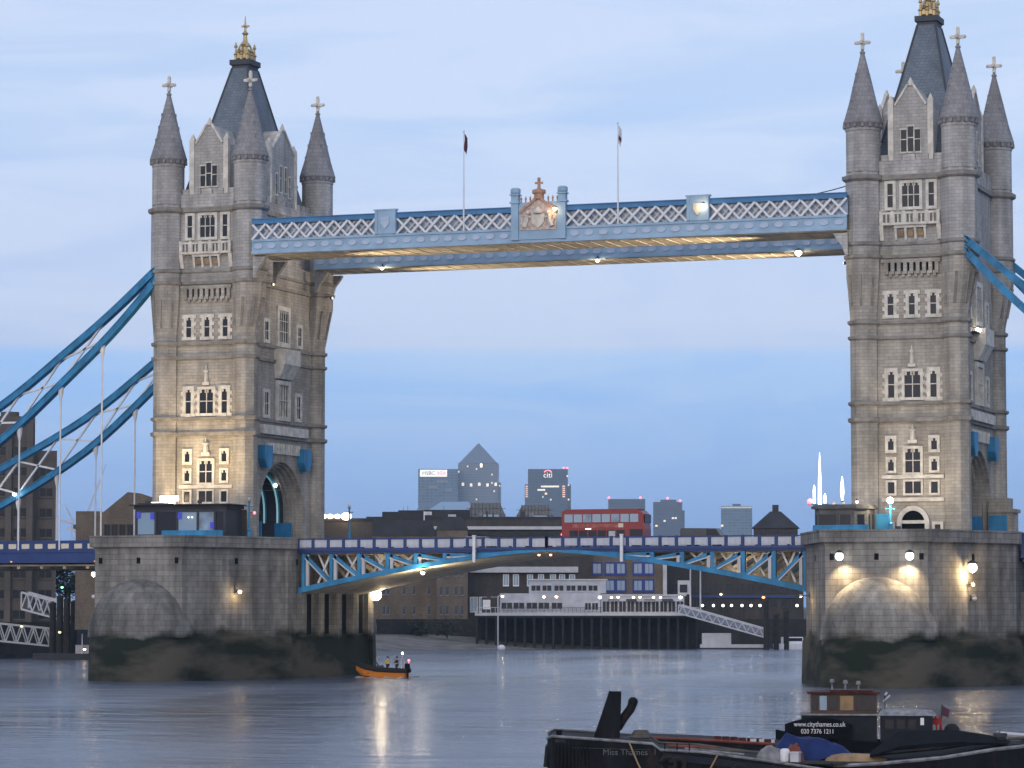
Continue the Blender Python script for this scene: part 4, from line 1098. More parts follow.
wall_lamp('large glaring lamp on the slanting right face of the domed pier', (49.0 + .75, -21.2 - .3, 12.0), (nx_, ny_, 0), 620, r=.50)
wall_lamp('small warm lamp below the glaring lamp on the right face of the domed pier', (49.2 + .5, -20.8 - .2, 10.3), (nx_, ny_, 0), 60, 'g_soft', .18)
wall_lamp('white globe lamp hanging unlit low on the right face of the domed pier', (49.3 + .5, -20.6 - .2, 8.9), (nx_, ny_, 0), 0.1, 'white_paint', .25)
wall_lamp('grey bulkhead lamp lighting the left edge of the domed pier above the river channel', (cx - 10.4, -17.2, 9.2), (-.924, -.382, 0), 150, 'grey_paint', .2, arm=.9)
wall_lamp('single small lamp glowing on the front wall of the floodlit tower pier', (-32.2, -20.0, 9.7), (.924, -.382, 0), 110, r=.22)
wall_lamp('upper warm lamp on the far left edge of the floodlit tower pier', (-50.75, -18.9, 11.7), (-.924, -.382, 0), 90, r=.3, arm=.85)
wall_lamp('white unlit globe under the warm lamp on the left edge of the floodlit tower pier', (-50.75, -18.9, 9.2), (-.924, -.382, 0), .1, 'white_paint', .26, arm=.85)
# big globe under the span
t = thing('globe_lamp', 'large glowing globe lamp by the pier corner under the road span', 'lamp', (-29.0, 11.6, 9.45))
s = MB(); s.sphere((0, 0, 0), .72, 14); s.build('globe', glow('globe', (1, .80, .50), 6), t)
b = MB(); b.bar((-.9, 0, -.2), (-.3, 0, -.5), .12, .12); b.lathe([(.2, -.8), (.3, -.55), (.3, -.5)], (0, 0), 8); b.build('bracket', 'steel_dark', t, False)
point('lamp_light', (1.3, -.8, -.1), 450, (1, .74, .42), .3, t)
spot('lamp_light', (1.0, -.6, .5), (20, -14, 3.6), 9000, (1, .80, .55), 75, 1.0, .3, t)
# floodlights on the pavilion roof aimed at the tower front
for i, (x, lb) in enumerate(((-44.4, 'left floodlight on the glass pavilion roof aimed up the tower front'), (-38.0, 'right floodlight on the glass pavilion roof aimed up the tower front'))):
    t = thing('floodlight', lb, 'floodlight', (x, -18.2, 19.9), 0, 'floodlights on the pavilion roof')
    b = MB(); b.box(-.22, .22, -.2, .1, -.35, .0); b.box(-.06, .06, -.06, .06, -.42, -.35); b.build('housing', 'steel_dark', t, False)
    b = MB(); b.box(-.2, .2, .101, .14, -.32, -.03); b.build('lens', 'g_warm', t, False)
    spot('lamp_light', (0, .45, .2), ((.6 if i == 0 else -.3), 7.5, 10), 4600, (1, .74, .40), 110, 1.0, .3, t)
t = thing('floodlight', 'glaring wide floodlight bank with an added glowing panel on the left end of the glass pavilion roof', 'floodlight', (-44.6, -13.6, 19.9))
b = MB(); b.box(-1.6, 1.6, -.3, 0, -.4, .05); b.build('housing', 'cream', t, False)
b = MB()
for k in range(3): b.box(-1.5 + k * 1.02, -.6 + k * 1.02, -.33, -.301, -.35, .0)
b.box(-.4, 1.9, -.5, -.35, .1, .7); b.build('lens', 'g_soft', t, False)  # upper box is no lens: added glowing panel imitating a lit patch of wall
point('lamp_light', (0, 1.6, .6), 150, (1, .76, .45), .4, t)
# face lamp on the right tower road face
t = thing('face_lamp', 'glaring strip lamp on the tower face beside the suspension chain', 'lamp', (46.75, -2.2, 37.6))
b = MB(); b.box(-.5, .1, -1.5, 1.5, -.2, -.02); b.build('housing', 'steel_dark', t, False)
b = MB()
for k in range(3): b.sphere((.05, -1.0 + k * 1.0, .12), .22, 8)
b.build('bulb', 'g_white', t); point('lamp_light', (.5, 0, .4), 60, (1, .9, .7), .3, t)

# ================================================================== PIER TOP: CABINS, BARRIERS, LAMPS
t = thing('glass_pavilion', 'long dark roofed glass pavilion with violet lights in front of the floodlit tower', 'pavilion', (-40.1, -16.2, 14.5))
b = MB(); b.box(-5.9, 5.6, -2.4, 2.2, 4.45, 4.85); b.box(-6.3, 5.9, -2.75, 2.2, 4.86, 4.98); b.box(-6.1, -3.0, -1, 2, 4.981, 5.2); b.build('roof', 'roof_dark', t, False)
fr = MB()
for x in (-5.6, -3.2, -.55, 2.0, 4.1, 5.3): fr.box(x - .13, x + .13, -2.35, -2.1, 0, 4.45)
fr.box(-5.6, 5.3, -2.33, -2.12, 1.5, 1.62); fr.box(-5.6, 5.3, -2.34, -2.11, 4.1, 4.44); fr.box(-5.7, -5.45, -2.1, 2.0, 0, 4.45); fr.box(5.15, 5.4, -2.1, 2.0, 0, 4.45)
fr.build('frame', 'steel_dark', t, False)
for a, c, m in ((-5.47, -3.33, 'glass_blue'), (-3.07, -.68, 'glass'), (-.42, 1.87, 'glass_blue'), (2.13, 3.97, 'walk_glass'), (4.23, 5.17, 'glass')):
    p = MB(); p.box(a, c, -2.25, -2.2, .02, 1.49); p.box(a, c, -2.25, -2.2, 1.63, 4.09); p.build('glazing_panel', m, t, False)
p = MB(); p.box(-6.0, 6.0, 1.9, 2.1, 0, 4.4); p.build('rear_wall', 'brick_dark', t, False)
for x, z in ((-3.6, 3.7), (-5.3, 3.8), (-.2, 3.7), (3.8, 2.6), (3.8, 1.0)):
    v = MB(); v.box(x - .22, x + .22, -2.42, -2.36, z - .35, z + .35); v.build('violet_light', 'g_violet', t, False)
for x in (.9, 1.35):
    v = MB(); v.sphere((x, -2.4, 3.5), .09, 8); v.build('bulb', 'g_soft', t)
v = MB(); v.box(-1.35, -1.2, -2.4, -2.27, .9, 2.0); v.build('lit_slot', 'g_soft', t, False)
def barrier(label, x0, x1, y, z1):
    t = thing('blue_barrier', label, 'barrier', (x0, y, 14.5), 0, 'blue barriers on the pier tops')
    L_ = x1 - x0; n = max(2, round(L_ / 1.6))
    b = MB(); b.box(0, L_, -.06, .06, .3, z1 - .15); b.build('sheet', 'blue', t, False)
    r = MB(); r.box(-.05, L_ + .05, -.09, .09, z1 - .149, z1)
    for k in range(n + 1): r.box(L_ * k / n - .07, L_ * k / n + .07, -.1, .1, 0, z1 - .15)
    r.build('frame', 'blue', t, False)
barrier('long blue barrier along the parapet in front of the glass pavilion', -41.5, -34.2, -20.4, 2.0)
barrier('blue barrier along the parapet in front of the octagonal stone cabin', 32.6, 38.4, -18.95, 2.0)
barrier('short tall blue hoarding beside the doorway of the unlit tower', 38.4, 39.9, -15.0, 3.2)
# stone cabin on the right pier
t = thing('control_cabin', 'grey octagonal stone cabin with dark windows and flat roof on the domed pier', 'cabin', (35.2, -15.6, 14.5))
oc = [(-2.9, -1.6), (-2.2, -2.7), (1.6, -2.7), (2.7, -1.6), (2.7, 1.6), (1.6, 2.7), (-2.2, 2.7), (-2.9, 1.6)]
b = MB(); b.prism(oc, 'z', 0, 3.7); b.build('wall', 'cabin_stone', t, False)
b = MB(); b.prism(scaled(oc, .3), 'z', 3.71, 4.0); b.prism(scaled(oc, .12), 'z', 4.001, 4.15); b.build('roof', 'cabin_stone', t, False)
for a, c, z0 in ((-2.2, -.35, 1.5), (.1, 1.2, .7)):
    wv = MB(); wv.box(a - .12, c + .12, -2.8, -2.65, z0 - .12, 3.22); wo = wv.build('window', 'cabin_stone', t, False)
    p = MB(); p.box(a, c, -2.84, -2.75, z0, 3.1); p.build('pane', 'glass', wo, False)
for (xa, ya), (xb, yb) in (((-2.85, -1.7), (-2.28, -2.6)), ((1.7, -2.6), (2.6, -1.7)), ((2.7, -1.3), (2.7, -.3)), ((2.7, .3), (2.7, 1.3))):
    dx, dy = (xb - xa), (yb - ya); l = math.hypot(dx, dy); n = (dy / l, -dx / l)
    p = MB(); vs = [(x + n[0] * s, y + n[1] * s, z) for s in (-.1, .05) for z in (1.3, 3.1) for x, y in ((xa + dx * .18, ya + dy * .18), (xa + dx * .82, ya + dy * .82))]
    p.add(vs, [(0, 1, 3, 2), (4, 6, 7, 5), (0, 4, 5, 1), (2, 3, 7, 6), (0, 2, 6, 4), (1, 5, 7, 3)]); p.build('window', 'glass', t, False)
for x in (-1.2, -.2): 
    v = MB(); v.lathe([(.25, 4.16), (.25, 4.4), (.1, 4.5)], (x, 0), 8); v.build('roof_vent', 'grey_paint', t)
lamp_fixture('roof_lamp', 'small white lamp on the flat roof of the octagonal stone cabin', (36.8, -17.2, 18.95), 'g_white', .16, 10, (1, .9, .7), dirn=(0, 0, -1), arm=.3)
t = thing('floodlight', 'low floodlight beside the octagonal cabin aimed up the unlit tower front', 'floodlight', (41.6, -19.2, 16.1))
b = MB(); b.box(-.25, .25, -.2, .15, -.2, .2); b.tube([(0, 0, -1.6), (0, 0, -.2)], .06, 6); b.build('housing', 'steel_dark', t, False)
b = MB(); b.box(-.2, .2, .151, .18, -.15, .15); b.build('lens', 'g_soft', t, False)
spot('lamp_light', (0, .4, .15), (0, 8.5, 11), 2200, (1, .80, .52), 110, 1.0, .3, t)
def lamp_post(label, loc, h, m='blue', head='g_white', r=.28, energy=120, group='lamp posts on the bridge'):
    t = thing('lamp_post', label, 'lamp post', loc, 0, group)
    b = MB(); b.lathe([(.42, 0), (.42, .5), (.3, .7), (.22, 2.0), (.28, 2.1), (.13, 2.3), (.1, h - .4), (.22, h - .35), (.2, h - .25)], (0, 0), 8); b.box(-.5, .5, -.05, .05, h - .9, h - .8); b.build('post', m, t)
    s = MB(); s.sphere((0, 0, h), r, 10); s.build('lantern', head, t)
    if energy: point('lamp_light', (0, -r - .15, h), energy, (1, .82, .52), .2, t)
    return t
lamp_post('blue post with a glaring white lantern beside the door of the unlit tower', (40.2, -16.6, 14.5), 4.55, r=.36, energy=900)
lamp_post('slender blue and white post at the floodlit pier corner by the bridge railing', (-31.6, 9.6, 14.5), 5.6, m='blue', head='white_paint', r=.22, energy=0)
t = lamp_post('blue signal post with a small red light in front of the floodlit tower arch', (-33.2, -15.5, 14.5), 5.6, m='blue', head='grey_paint', r=.15, energy=0)
s = MB(); s.sphere((.75, -.2, 4.0), .17, 8); s.build('red_light', 'g_red', t)
s = MB(); s.bar((.1, -.1, 4.0), (.7, -.1, 4.0), .08, .08); s.sphere((1.35, -.1, 4.05), .14, 8); s.build('signal_arm', 'steel_dark', t)
# post on the right pier corner, lamp flare modelled as a tall glowing spire
t = thing('flare_mast', 'blue post crowned by a tall white lamp flare modelled as a spire, left of the stone cabin', 'mast', (32.75, -17.4, 14.5))
b = MB(); b.lathe([(.5, 0), (.5, .8), (.33, 1.0), (.3, 3.6), (.45, 3.7), (.45, 4.1)], (0, 0), 8); b.build('post', 'blue', t)
b = MB(); b.lathe([(.2, 4.1), (.17, 6.5), (.09, 8.3), (.02, 9.6)], (.15, 0), 8); b.build('flare_spire', glow('shining white', (1, .98, .95), 4), t)
for dx, z, h in ((-.45, 4.3, 1.9), (.7, 4.3, 1.0)):
    b = MB(); b.lathe([(.1, z), (.12, z + h * .7), (.04, z + h)], (dx, 0), 8); b.build('lantern', 'g_white', t)
b = MB(); b.bar((-1.1, 0, 4.2), (1.1, 0, 4.2), .1, .1); b.build('crossarm', 'blue', t, False)
b = MB(); b.sphere((-.9, -.1, 4.5), .3, 8); b.build('red_lamp', 'g_red', t)
t = thing('flare_mast', 'short white lamp flare modelled as a flame shape between the tall spire mast and the stone cabin', 'mast', (34.6, -14.6, 14.5))
b = MB(); b.lathe([(.14, 0), (.1, 4.7)], (0, 0), 8); b.build('post', 'steel_dark', t)
b = MB(); b.lathe([(.08, 4.7), (.2, 5.5), (.15, 6.4), (.03, 7.2)], (0, 0), 8); b.build('flare_spire', glow('shining white', (1, .96, .9), 6), t)  # glowing flame shape stands in for the flare of a lamp

# ================================================================== TRAFFIC
t = thing('double_decker_bus', 'old red double decker bus crossing the road span', 'bus', (3.25, 1.6, 14.45))
t.scale = (.95, 1, 1)
b = MB()
prof = [(-5.2, .45), (4.9, .45), (5.15, 1.0), (5.15, 2.3), (5.0, 4.0), (4.6, 4.38), (4.2, 4.5), (-4.7, 4.5), (-5.1, 4.35), (-5.2, 4.0)]
b.prism(prof, 'y', -1.2, 1.2); b.build('body', 'red_bus', t, False)
b = MB(); b.box(-4.75, 4.45, -1.1, 1.1, 4.49, 4.58); b.build('roof', 'red_bus', t, False)
proto = None
for k in range(8):
    p = MB(); x = -4.85 + k * 1.17
    p.box(x, x + 1.03, -1.23, -1.19, 3.1, 4.0); p.build('upper_window', 'glass_blue' if k not in (2, 5) else 'walk_glass', t, False)
for k in range(6):
    x = -4.2 + k * 1.17; p = MB(); p.box(x, x + 1.03, -1.23, -1.19, 1.35, 2.2); p.build('lower_window', 'glass', t, False)
p = MB(); p.box(3.3, 4.9, -1.24, -1.19, 1.0, 2.3); p.build('cab_window', 'glass', t, False)
p = MB(); p.box(4.2, 5.7, -1.0, .2, .5, 1.5); p.build('bonnet', 'red_bus', t, False)
p = MB(); p.box(5.13, 5.2, -1.1, 1.1, 3.0, 3.95); p.build('front_window', 'glass', t, False)
p = MB(); p.box(-3.9, 2.2, -1.225, -1.19, 2.5, 2.9); ad = p.build('advert_strip', mat('faded advert', (.34, .10, .09), .6, noise=.5, nscale=2.2), t, False)
p = MB(); p.box(1.9, 2.5, -1.23, -1.19, 2.5, 2.95); p.build('advert_panel', 'cream', t, False)
p = MB(); p.box(.7, 1.5, -1.235, -1.236 + .05, 1.2, 2.1); p.build('side_panel', 'grey_paint', t, False)
p = MB(); p.box(-2.2, -1.5, -1.27, -1.24, 2.3, 2.4); p.build('lit_panel', 'g_soft', t, False)
p = MB(); p.sphere((-5.22, -1.05, 1.75), .14, 8); p.build('tail_light', 'g_red', t)
p = MB(); p.box(-5.24, -5.19, -.9, .9, 3.1, 3.9); p.build('rear_window', 'glass', t, False)
for x in (-3.0, 3.3):
    for y in (-1.05, 1.05):
        wv = MB(); pts = [(x + .5 * math.cos(q), .5 + .5 * math.sin(q)) for q in [2 * math.pi * i / 16 for i in range(16)]]
        wv.prism(pts, 'y', y - .2, y + .2); wo = wv.build('wheel', 'rubber', t)
        wv = MB(); pts = [(x + .26 * math.cos(q), .5 + .26 * math.sin(q)) for q in [2 * math.pi * i / 12 for i in range(12)]]
        wv.prism(pts, 'y', y - .21, y + .21); wv.build('hub', 'grey_paint', wo)
def car(label, loc, paint, rz=0, van=False, group='cars on the road span'):
    t = thing('parked_van' if van else 'car', label, 'van' if van else 'car', loc, rz, None if van else group)
    pr = [(-2.1, .35), (2.1, .35), (2.15, .75), (1.35, .9), (.75, 1.42), (-1.2, 1.45), (-1.95, .98), (-2.15, .9)] if not van else [(-2.6, .4), (2.6, .4), (2.65, 1.0), (2.1, 1.25), (1.5, 2.15), (-2.5, 2.2), (-2.65, 1.9)]
    m = mat('car paint', paint, .35, spec=.5)
    b = MB(); b.prism(pr, 'y', -.85, .85); b.build('body', m, t, False)
    g = [(-1.7, .98), (1.15, .95), (.68, 1.36), (-1.15, 1.39)] if not van else [(.4, 1.3), (1.9, 1.3), (1.45, 2.05), (.4, 2.05)]
    b = MB(); b.prism(g, 'y', -.87, .87); b.build('side_window', 'glass', t, False)
    for x in (-1.35, 1.35):
        for y in (-.75, .75):
            wv = MB(); wv.prism([(x + .32 * math.cos(q), .32 + .32 * math.sin(q)) for q in [2 * math.pi * i / 14 for i in range(14)]], 'y', y - .12, y + .12); wv.build('wheel', 'rubber', t)
    return t
car('silver car on the road span left of the white railing post', (-10.2, -3.2, 14.5), (.45, .47, .5))
car('white car close behind the red bus', (-4.9, 2.6, 14.5), (.6, .6, .62))
car('pale blue car in front of the red bus', (11.6, 2.6, 14.5), (.25, .33, .42))
car('dark van on the road span right of the bus', (16.2, -3.0, 14.5), (.03, .035, .045), van=True)

# downlighters under the walkways at the towers, washing their buff soffits
for i, (x, y, lb) in enumerate(((-33.6, -8.6, 'small soffit lamp under the crested walkway at the floodlit tower'), (33.6, -8.6, 'small soffit lamp under the crested walkway at the unlit tower'), (-33.6, 8.6, 'small soffit lamp under the far walkway at the floodlit tower'), (33.6, 8.6, 'small soffit lamp under the far walkway at the unlit tower'))):
    t = thing('soffit_lamp', lb, 'lamp', (x, y, WZ0 - 3.2), 0, 'soffit lamps at the walkway ends'); s_ = -1 if x > 0 else 1
    b = MB(); b.box(-.12, .12, -.15, .15, -.15, .15); b.box(min(0, -s_ * 2.6), max(0, -s_ * 2.6), -.05, .05, .151, .22); b.build('housing', 'steel_dark', t, False)
    b = MB(); b.box(min(s_ * .121, s_ * .16), max(s_ * .121, s_ * .16), -.12, .12, -.1, .12); b.build('lens', 'g_soft', t, False)
    spot('lamp_light', (s_ * .5, 0, -.1), (s_ * 33, 0, 3.1), 60000, (1, .80, .54), 30, 1.0, .3, t)

spot('lamp_light', (0, .3, -.5), (9, 9, .9), 2500, (1, .86, .62), 120, 1.0, .2, spot_t)
spot('lamp_light', (0, .3, -.5), (-11, 9, -.6), 2500, (1, .86, .62), 120, 1.0, .2, spot_t)
# ================================================================== FAR BANK
def block(name, label, cat, xy, rz, w, d, z0, z1, m, roof=None, roof_m='roof_dark', rh=0.0, group=None):
    """a building whose river front is local y = 0, centred on x = 0"""
    t = thing(name, label, cat, (xy[0], xy[1], z0), rz, group); h = z1 - z0
    b = MB(); b.box(-w / 2, w / 2, 0, d, 0, h); b.build('wall', m, t, False)
    r = MB()
    if roof == 'hip': r.loft([[(-w / 2 - .4, -.4, h + .002), (w / 2 + .4, -.4, h + .002), (w / 2 + .4, d + .4, h + .002), (-w / 2 - .4, d + .4, h + .002)], [(-w * .12, d * .42, h + rh), (w * .12, d * .42, h + rh), (w * .12, d * .58, h + rh), (-w * .12, d * .58, h + rh)]])
    elif roof == 'mansard': r.loft([[(-w / 2 - .2, -.2, h + .002), (w / 2 + .2, -.2, h + .002), (w / 2 + .2, d + .2, h + .002), (-w / 2 - .2, d + .2, h + .002)], [(-w / 2 + 1, 1.3, h + rh), (w / 2 - 1, 1.3, h + rh), (w / 2 - 1, d - 1.3, h + rh), (-w / 2 + 1, d - 1.3, h + rh)]])
    else: r.box(-w / 2 - .15, w / 2 + .15, -.15, d + .15, h + .002, h + .5)
    r.build('roof', roof_m, t, False)
    return t
def windows(t, xs, zs, ww, wh, frame='grey_paint', pane='glass', y=0.0, fr=.14, arch_=False, sill=True):
    """one window object per opening: frame with its pane as child, meshes shared"""
    f0 = p0 = None
    for z in zs:
        for x in xs:
            if f0 is None:
                f = MB(); h = ww / 2
                f.box(-h - fr, -h, -.12, .1, -fr, wh + fr); f.box(h, h + fr, -.12, .1, -fr, wh + fr); f.box(-h, h, -.12, .1, wh, wh + fr); f.box(-h - fr, h + fr, -.2, .1, -fr - .1, -fr) if sill else None
                f.box(-h, h, -.12, .1, -fr, 0); f.box(-.05, .05, -.1, .1, 0, wh)
                f0 = f.build('window', frame, t, False)
                p = MB(); p.box(-h, h, -.04, .08, 0, wh)
                p0 = p.build('pane', pane, f0, False); fo = f0
            else:
                fo = f0.copy(); COL.objects.link(fo); fo.parent = t
                po = p0.copy(); COL.objects.link(po); po.parent = fo
            fo.location = (x, y, z)
def rng(n, w): return [-w / 2 + w * (k + .5) / n for k in range(n)]

# --- tall brown concrete hotel at the left edge
t = thing('concrete_hotel', 'stepped brown concrete hotel behind the suspension chains at the left edge', 'hotel', (-139.36, 113.00, 4.6), 0.5124)
W1 = 17.00; H1 = 38.78 - 4.6; H2 = 33.32 - 4.6; W2 = 3.60
b = MB(); b.box(-W1 / 2, W1 / 2, 0, 16, 0, H1); b.lathe([(1.5, H1 - .01), (1.5, H1 + 1)], (W1 / 2 - 4, 6), 8); b.build('tall_wing', 'concrete', t, False)
b = MB(); b.box(W1 / 2 + .01, W1 / 2 + W2, 2, 14, 0, H2); b.build('stair_wing', 'concrete', t, False)
zs = [1.5 + 3.3 * k for k in range(int((H1 - 2) / 3.3))]
windows(t, [W1 / 2 - 2.2 - 3.4 * k for k in range(5)], zs, 2.2, 1.3, 'concrete', 'glass', 0, .2)
windows(t, [W1 / 2 + 1.9], [z for z in zs if z < H2 - 3], 2.0, 1.3, 'concrete', 'glass', 2, .2)
for k in range(6):
    p = MB(); x = W1 / 2 - .8 - k * 3.4; p.box(x - .5, x + .5, -.8, -.002, 0, H1 - 1.0); p.build('fin', 'concrete', t, False)
# --- brick warehouse left of the pavilion
t = thing('brick_warehouse', 'dark gabled brick warehouse behind the left end of the glass pavilion', 'warehouse', (-99.56, 88.85, 4.6), 0.4646)
sc = 480 / 3180.4; zb = 22.01 - 4.6; zp = 25.17 - 4.6; ze = 23.69 - 4.6
b = MB(); b.prism([((102 - 135) * sc, 0), ((190 - 135) * sc, 0), ((190 - 135) * sc, ze - 1), ((165 - 135) * sc, ze), ((140 - 135) * sc, zp - .2), ((127 - 135) * sc, zp), ((102 - 135) * sc, zb)], 'y', 0, 20); b.build('wall', 'brick', t, False)
b = MB(); b.box((76 - 135) * sc, (102 - 135) * sc - .01, 1, 18, 0, zb + .3); b.build('side_wing', 'brick', t, False)
windows(t, [(107 + 7.5 * k - 135) * sc for k in range(5)], [zb - 3.4, zb - 7.0], .7, 1.6, 'brick_dark', 'glass', 0, .12)
# --- riverside trees under the approach span
def tree(label, xy, z, h, cr, n=420):
    t = thing('riverside_tree', label, 'tree', (xy[0], xy[1], z), random.uniform(0, 6), 'trees under the approach span')
    tr = MB(); tr.tube([(0, 0, -.2), (.15, .05, h * .3), (.05, .1, h * .55)], .32, 7, .2)
    for k in range(5):
        a = k * 1.26; tr.tube([(.08, .05, h * (.28 + .05 * k)), (cr * .35 * math.cos(a), cr * .35 * math.sin(a), h * .55), (cr * .7 * math.cos(a), cr * .7 * math.sin(a), h * .75)], .12, 5, .03)
    tr.build('trunk', 'bark', t)
    cl = [Vector((random.gauss(0, cr * .42), random.gauss(0, cr * .42), h * random.uniform(.45, .95))) for _ in range(14)]
    lf = MB()
    for _ in range(n * 3):
        c = random.choice(cl); p = c + Vector((random.gauss(0, .75), random.gauss(0, .75), random.gauss(0, .6)))
        s = random.uniform(.16, .36); a = Vector((random.uniform(-1, 1), random.uniform(-1, 1), random.uniform(-.6, .6))).normalized(); bv = a.cross(Vector((random.random(), random.random(), 1))).normalized()
        lf.add([p - a * s, p + bv * s * .6, p + a * s, p - bv * s * .6], [(0, 1, 2, 3)])
    lf.build('crown', 'leaf', t, False)
for (xy, h, lb) in (((-141.36, 140.41), 10.5, 'dark tree beside the concrete hotel under the approach span'), ((-134.32, 132.82), 11.5, 'tallest dark tree under the middle of the approach span'), ((-134.01, 138.63), 10.0, 'dark tree under the approach span beside the floodlit pier'),
                    ((-145.38, 155.25), 13.0, 'tree crown showing above the approach span railing beside the hotel')):
    tree(lb, xy, 4.9, h, 3.4)
# --- left gangways and piles
def gangway(label, p, q, h, w, bays, m='grey_paint', group='white trussed gangways on the left bank'):
    t = thing('gangway', label, 'gangway', p, 0, group); p = Vector(p); q = Vector(q) - p
    s = Vector((-q.y, q.x, 0)).normalized() * w / 2
    up = Vector((0, 0, h))
    for sd in (-1, 1):
        b = MB(); o = s * sd
        b.bar(o, o + q, .22, .28); b.bar(o + up, o + q + up, .26, .3)
        b.bar(o, o + up, .2, .2); b.bar(o + q, o + q + up, .2, .2)
        for k in range(bays):
            a, c = o + q * (k / bays), o + q * ((k + 1) / bays); mid = o + q * ((k + .5) / bays)
            b.bar(a, mid + up, .18, .18); b.bar(mid + up, c, .18, .18)
        b.build('truss', m, t, False)
    b = MB(); b.bar((0, 0, .1), q + Vector((0, 0, .1)), w, .1); b.build('walkway_deck', 'deck_wood', t, False)
    return t
gangway('lower white trussed gangway sloping down to the mooring piles at the left edge', (-129.90, 93.07, 3.21), (-120.02, 100.79, 1.94), 2.7, 2.2, 7)
gangway('upper white trussed gangway behind the mooring piles, left of the floodlit pier', (-126.40, 104.17, 7.66), (-114.44, 103.72, 4.87), 2.6, 2.2, 6)
def pile_group(label, items, group=None):
    for i, (xy, h, lb) in enumerate(items):
        b = MB(); b.lathe([(.55, -1.0), (.5, h - .3), (.58, h - .29), (.5, h), (.1, h + .25)], xy, 10)
        tag(b.build('mooring_pile', 'timber'), lb, 'mooring pile', group)
pile_group('', [((-118.34, 98.28), 8.6, 'leftmost tall dark mooring pile between the white gangways'), ((-115.99, 96.14), 9.6, 'second tall dark mooring pile between the white gangways'), ((-114.58, 95.75), 9.2, 'third tall dark mooring pile between the white gangways'), ((-115.04, 98.90), 8.8, 'rightmost tall dark mooring pile between the white gangways')], 'mooring piles on the left bank')
t = thing('pontoon', 'low dark floating pontoon under the gangways beside the floodlit pier', 'pontoon', (-112.59, 92.28, 0), 0.4853)
b = MB(); b.box(-5.2, 4.6, 0, 5, -.4, .9); b.build('hull', 'steel_dark', t, False)
b = MB(); b.box(1.2, 4.2, .5, 3.5, .91, 2.2); b.build('cabin', 'grey_paint', t, False)
b = MB(); b.tube([(2.2, -.1, .9), (2.2, -.1, 3.9)], .09, 6); b.build('pole', 'white_paint', t)
for i, (u, lbl, xyz, mm) in enumerate(((0, 'amber lamp on the lower white gangway at the left edge', (-120.11, 91.65, 5.09), 'g_orange'), (0, 'amber lamp on the mooring piles left of the floodlit pier', (-114.59, 93.49, 4.18), 'g_orange'), (0, 'amber lamp on the dark pontoon beside the floodlit pier', (-108.93, 90.81, 1.65), 'g_warm'), (0, 'small green light under the approach span', (-113.85, 92.74, 11.01), 'g_green'))):
    lamp_fixture('quay_light', lbl, xyz, mm, .22, 8, (1, .6, .3), 'lights on the left bank moorings', dirn=(.3, -1, 0), arm=.5)
for k, (u, lb) in enumerate(((0, 'left small amber lamp under the approach span fascia'), (0, 'right small amber lamp under the approach span fascia'))):
    lamp_fixture('fascia_lamp', lb, ((-65.5, -54.6)[k], -11.2, 13.3), mat('amber', (.6, .3, .1), .5, emit=(1, .5, .15), estr=.8), .13, 0, (1, 1, 1), 'amber lamps on the approach span', arm=.3)
# cranes far beyond the approach span
def crane(label, xy, z1, jib, ang):
    t = thing('tower_crane', label, 'crane', (xy[0], xy[1], 5), 0.4801, 'far tower cranes')
    b = MB(); h = z1 - 5
    for x in (-.9, .9):
        for y in (-.9, .9): b.bar((x, y, 0), (x, y, h), .3, .3)
    k = 0
    while k * 3 < h - 3: b.bar((-.9, -.9, k * 3), (.9, -.9, k * 3 + 3), .2, .2); b.bar((.9, .9, k * 3), (-.9, .9, k * 3 + 3), .2, .2); k += 1
    b.build('mast', 'grey_paint', t, False)
    b = MB(); e = (math.cos(ang) * jib, 0, h + math.sin(ang) * jib)
    b.bar((0, -.8, h), (e[0], -.2, e[2]), .3, .3); b.bar((0, .8, h), (e[0], .2, e[2]), .3, .3); b.bar((0, 0, h + 1.2), e, .25, .25); b.bar((0, 0, h), (-5, 0, h + 1.5), .8, .8); b.build('jib', 'grey_paint', t, False)
    b = MB(); b.box(-.2, 1.6, -1, 1, h - 2.5, h - .2); b.build('cab', 'steel_dark', t, False)
crane('thin grey crane with raised jib seen over the approach span, beside the gabled warehouse', (-417.00, 679.02), 34.58, 26, R(70))
crane('small grey crane left of the thin jib over the approach span', (-442.44, 722.14), 38.71, 8, R(115))

# --- brick warehouses under the road span
DW = 640
t = block('dock_warehouse', 'buff brick dock warehouse under the road span beside the floodlit pier, paired windows', 'warehouse', (-122.66, 253.76), 0.3812, 13.68, 18, 4.9, 22.16, 'brick', 'mansard', rh=3.2)
windows(t, [(x - 402) * .2012 for x in (384, 388, 404, 414, 429)], [1.6, 5.6, 9.6], .55, 1.6, 'grey_worn', 'glass', 0, .1)
t = block('dock_warehouse', 'buff brick dock warehouse with a projecting front left of the white pier restaurant', 'warehouse', (-109.74, 248.08), 0.3655, 6.14, 18, 4.9, 23.14, 'brick', 'mansard', rh=2.5)
windows(t, [(x - 452) * .198 for x in (441, 447, 456, 462)], [1.6, 5.4, 9.2], .6, 1.7, 'grey_worn', 'glass', 0, .1)
t = block('apartment_block', 'dark brick apartment block with white balcony bands behind the white pier restaurant', 'apartment block', (-97.66, 258.93), 0.3416, 24.00, 16, 4.9, 22.09, 'brick_dark')
windows(t, [(x - 528) * .2 for x in (474, 483, 495, 508, 520)], [2.2], 1.3, 2.7, 'white_paint', 'glass_blue', 0, .16)
windows(t, [(x - 528) * .2 for x in (506, 516, 530, 541, 553, 562, 572)], [7.4], .9, 2.0, 'white_paint', 'glass_blue', 0, .16)
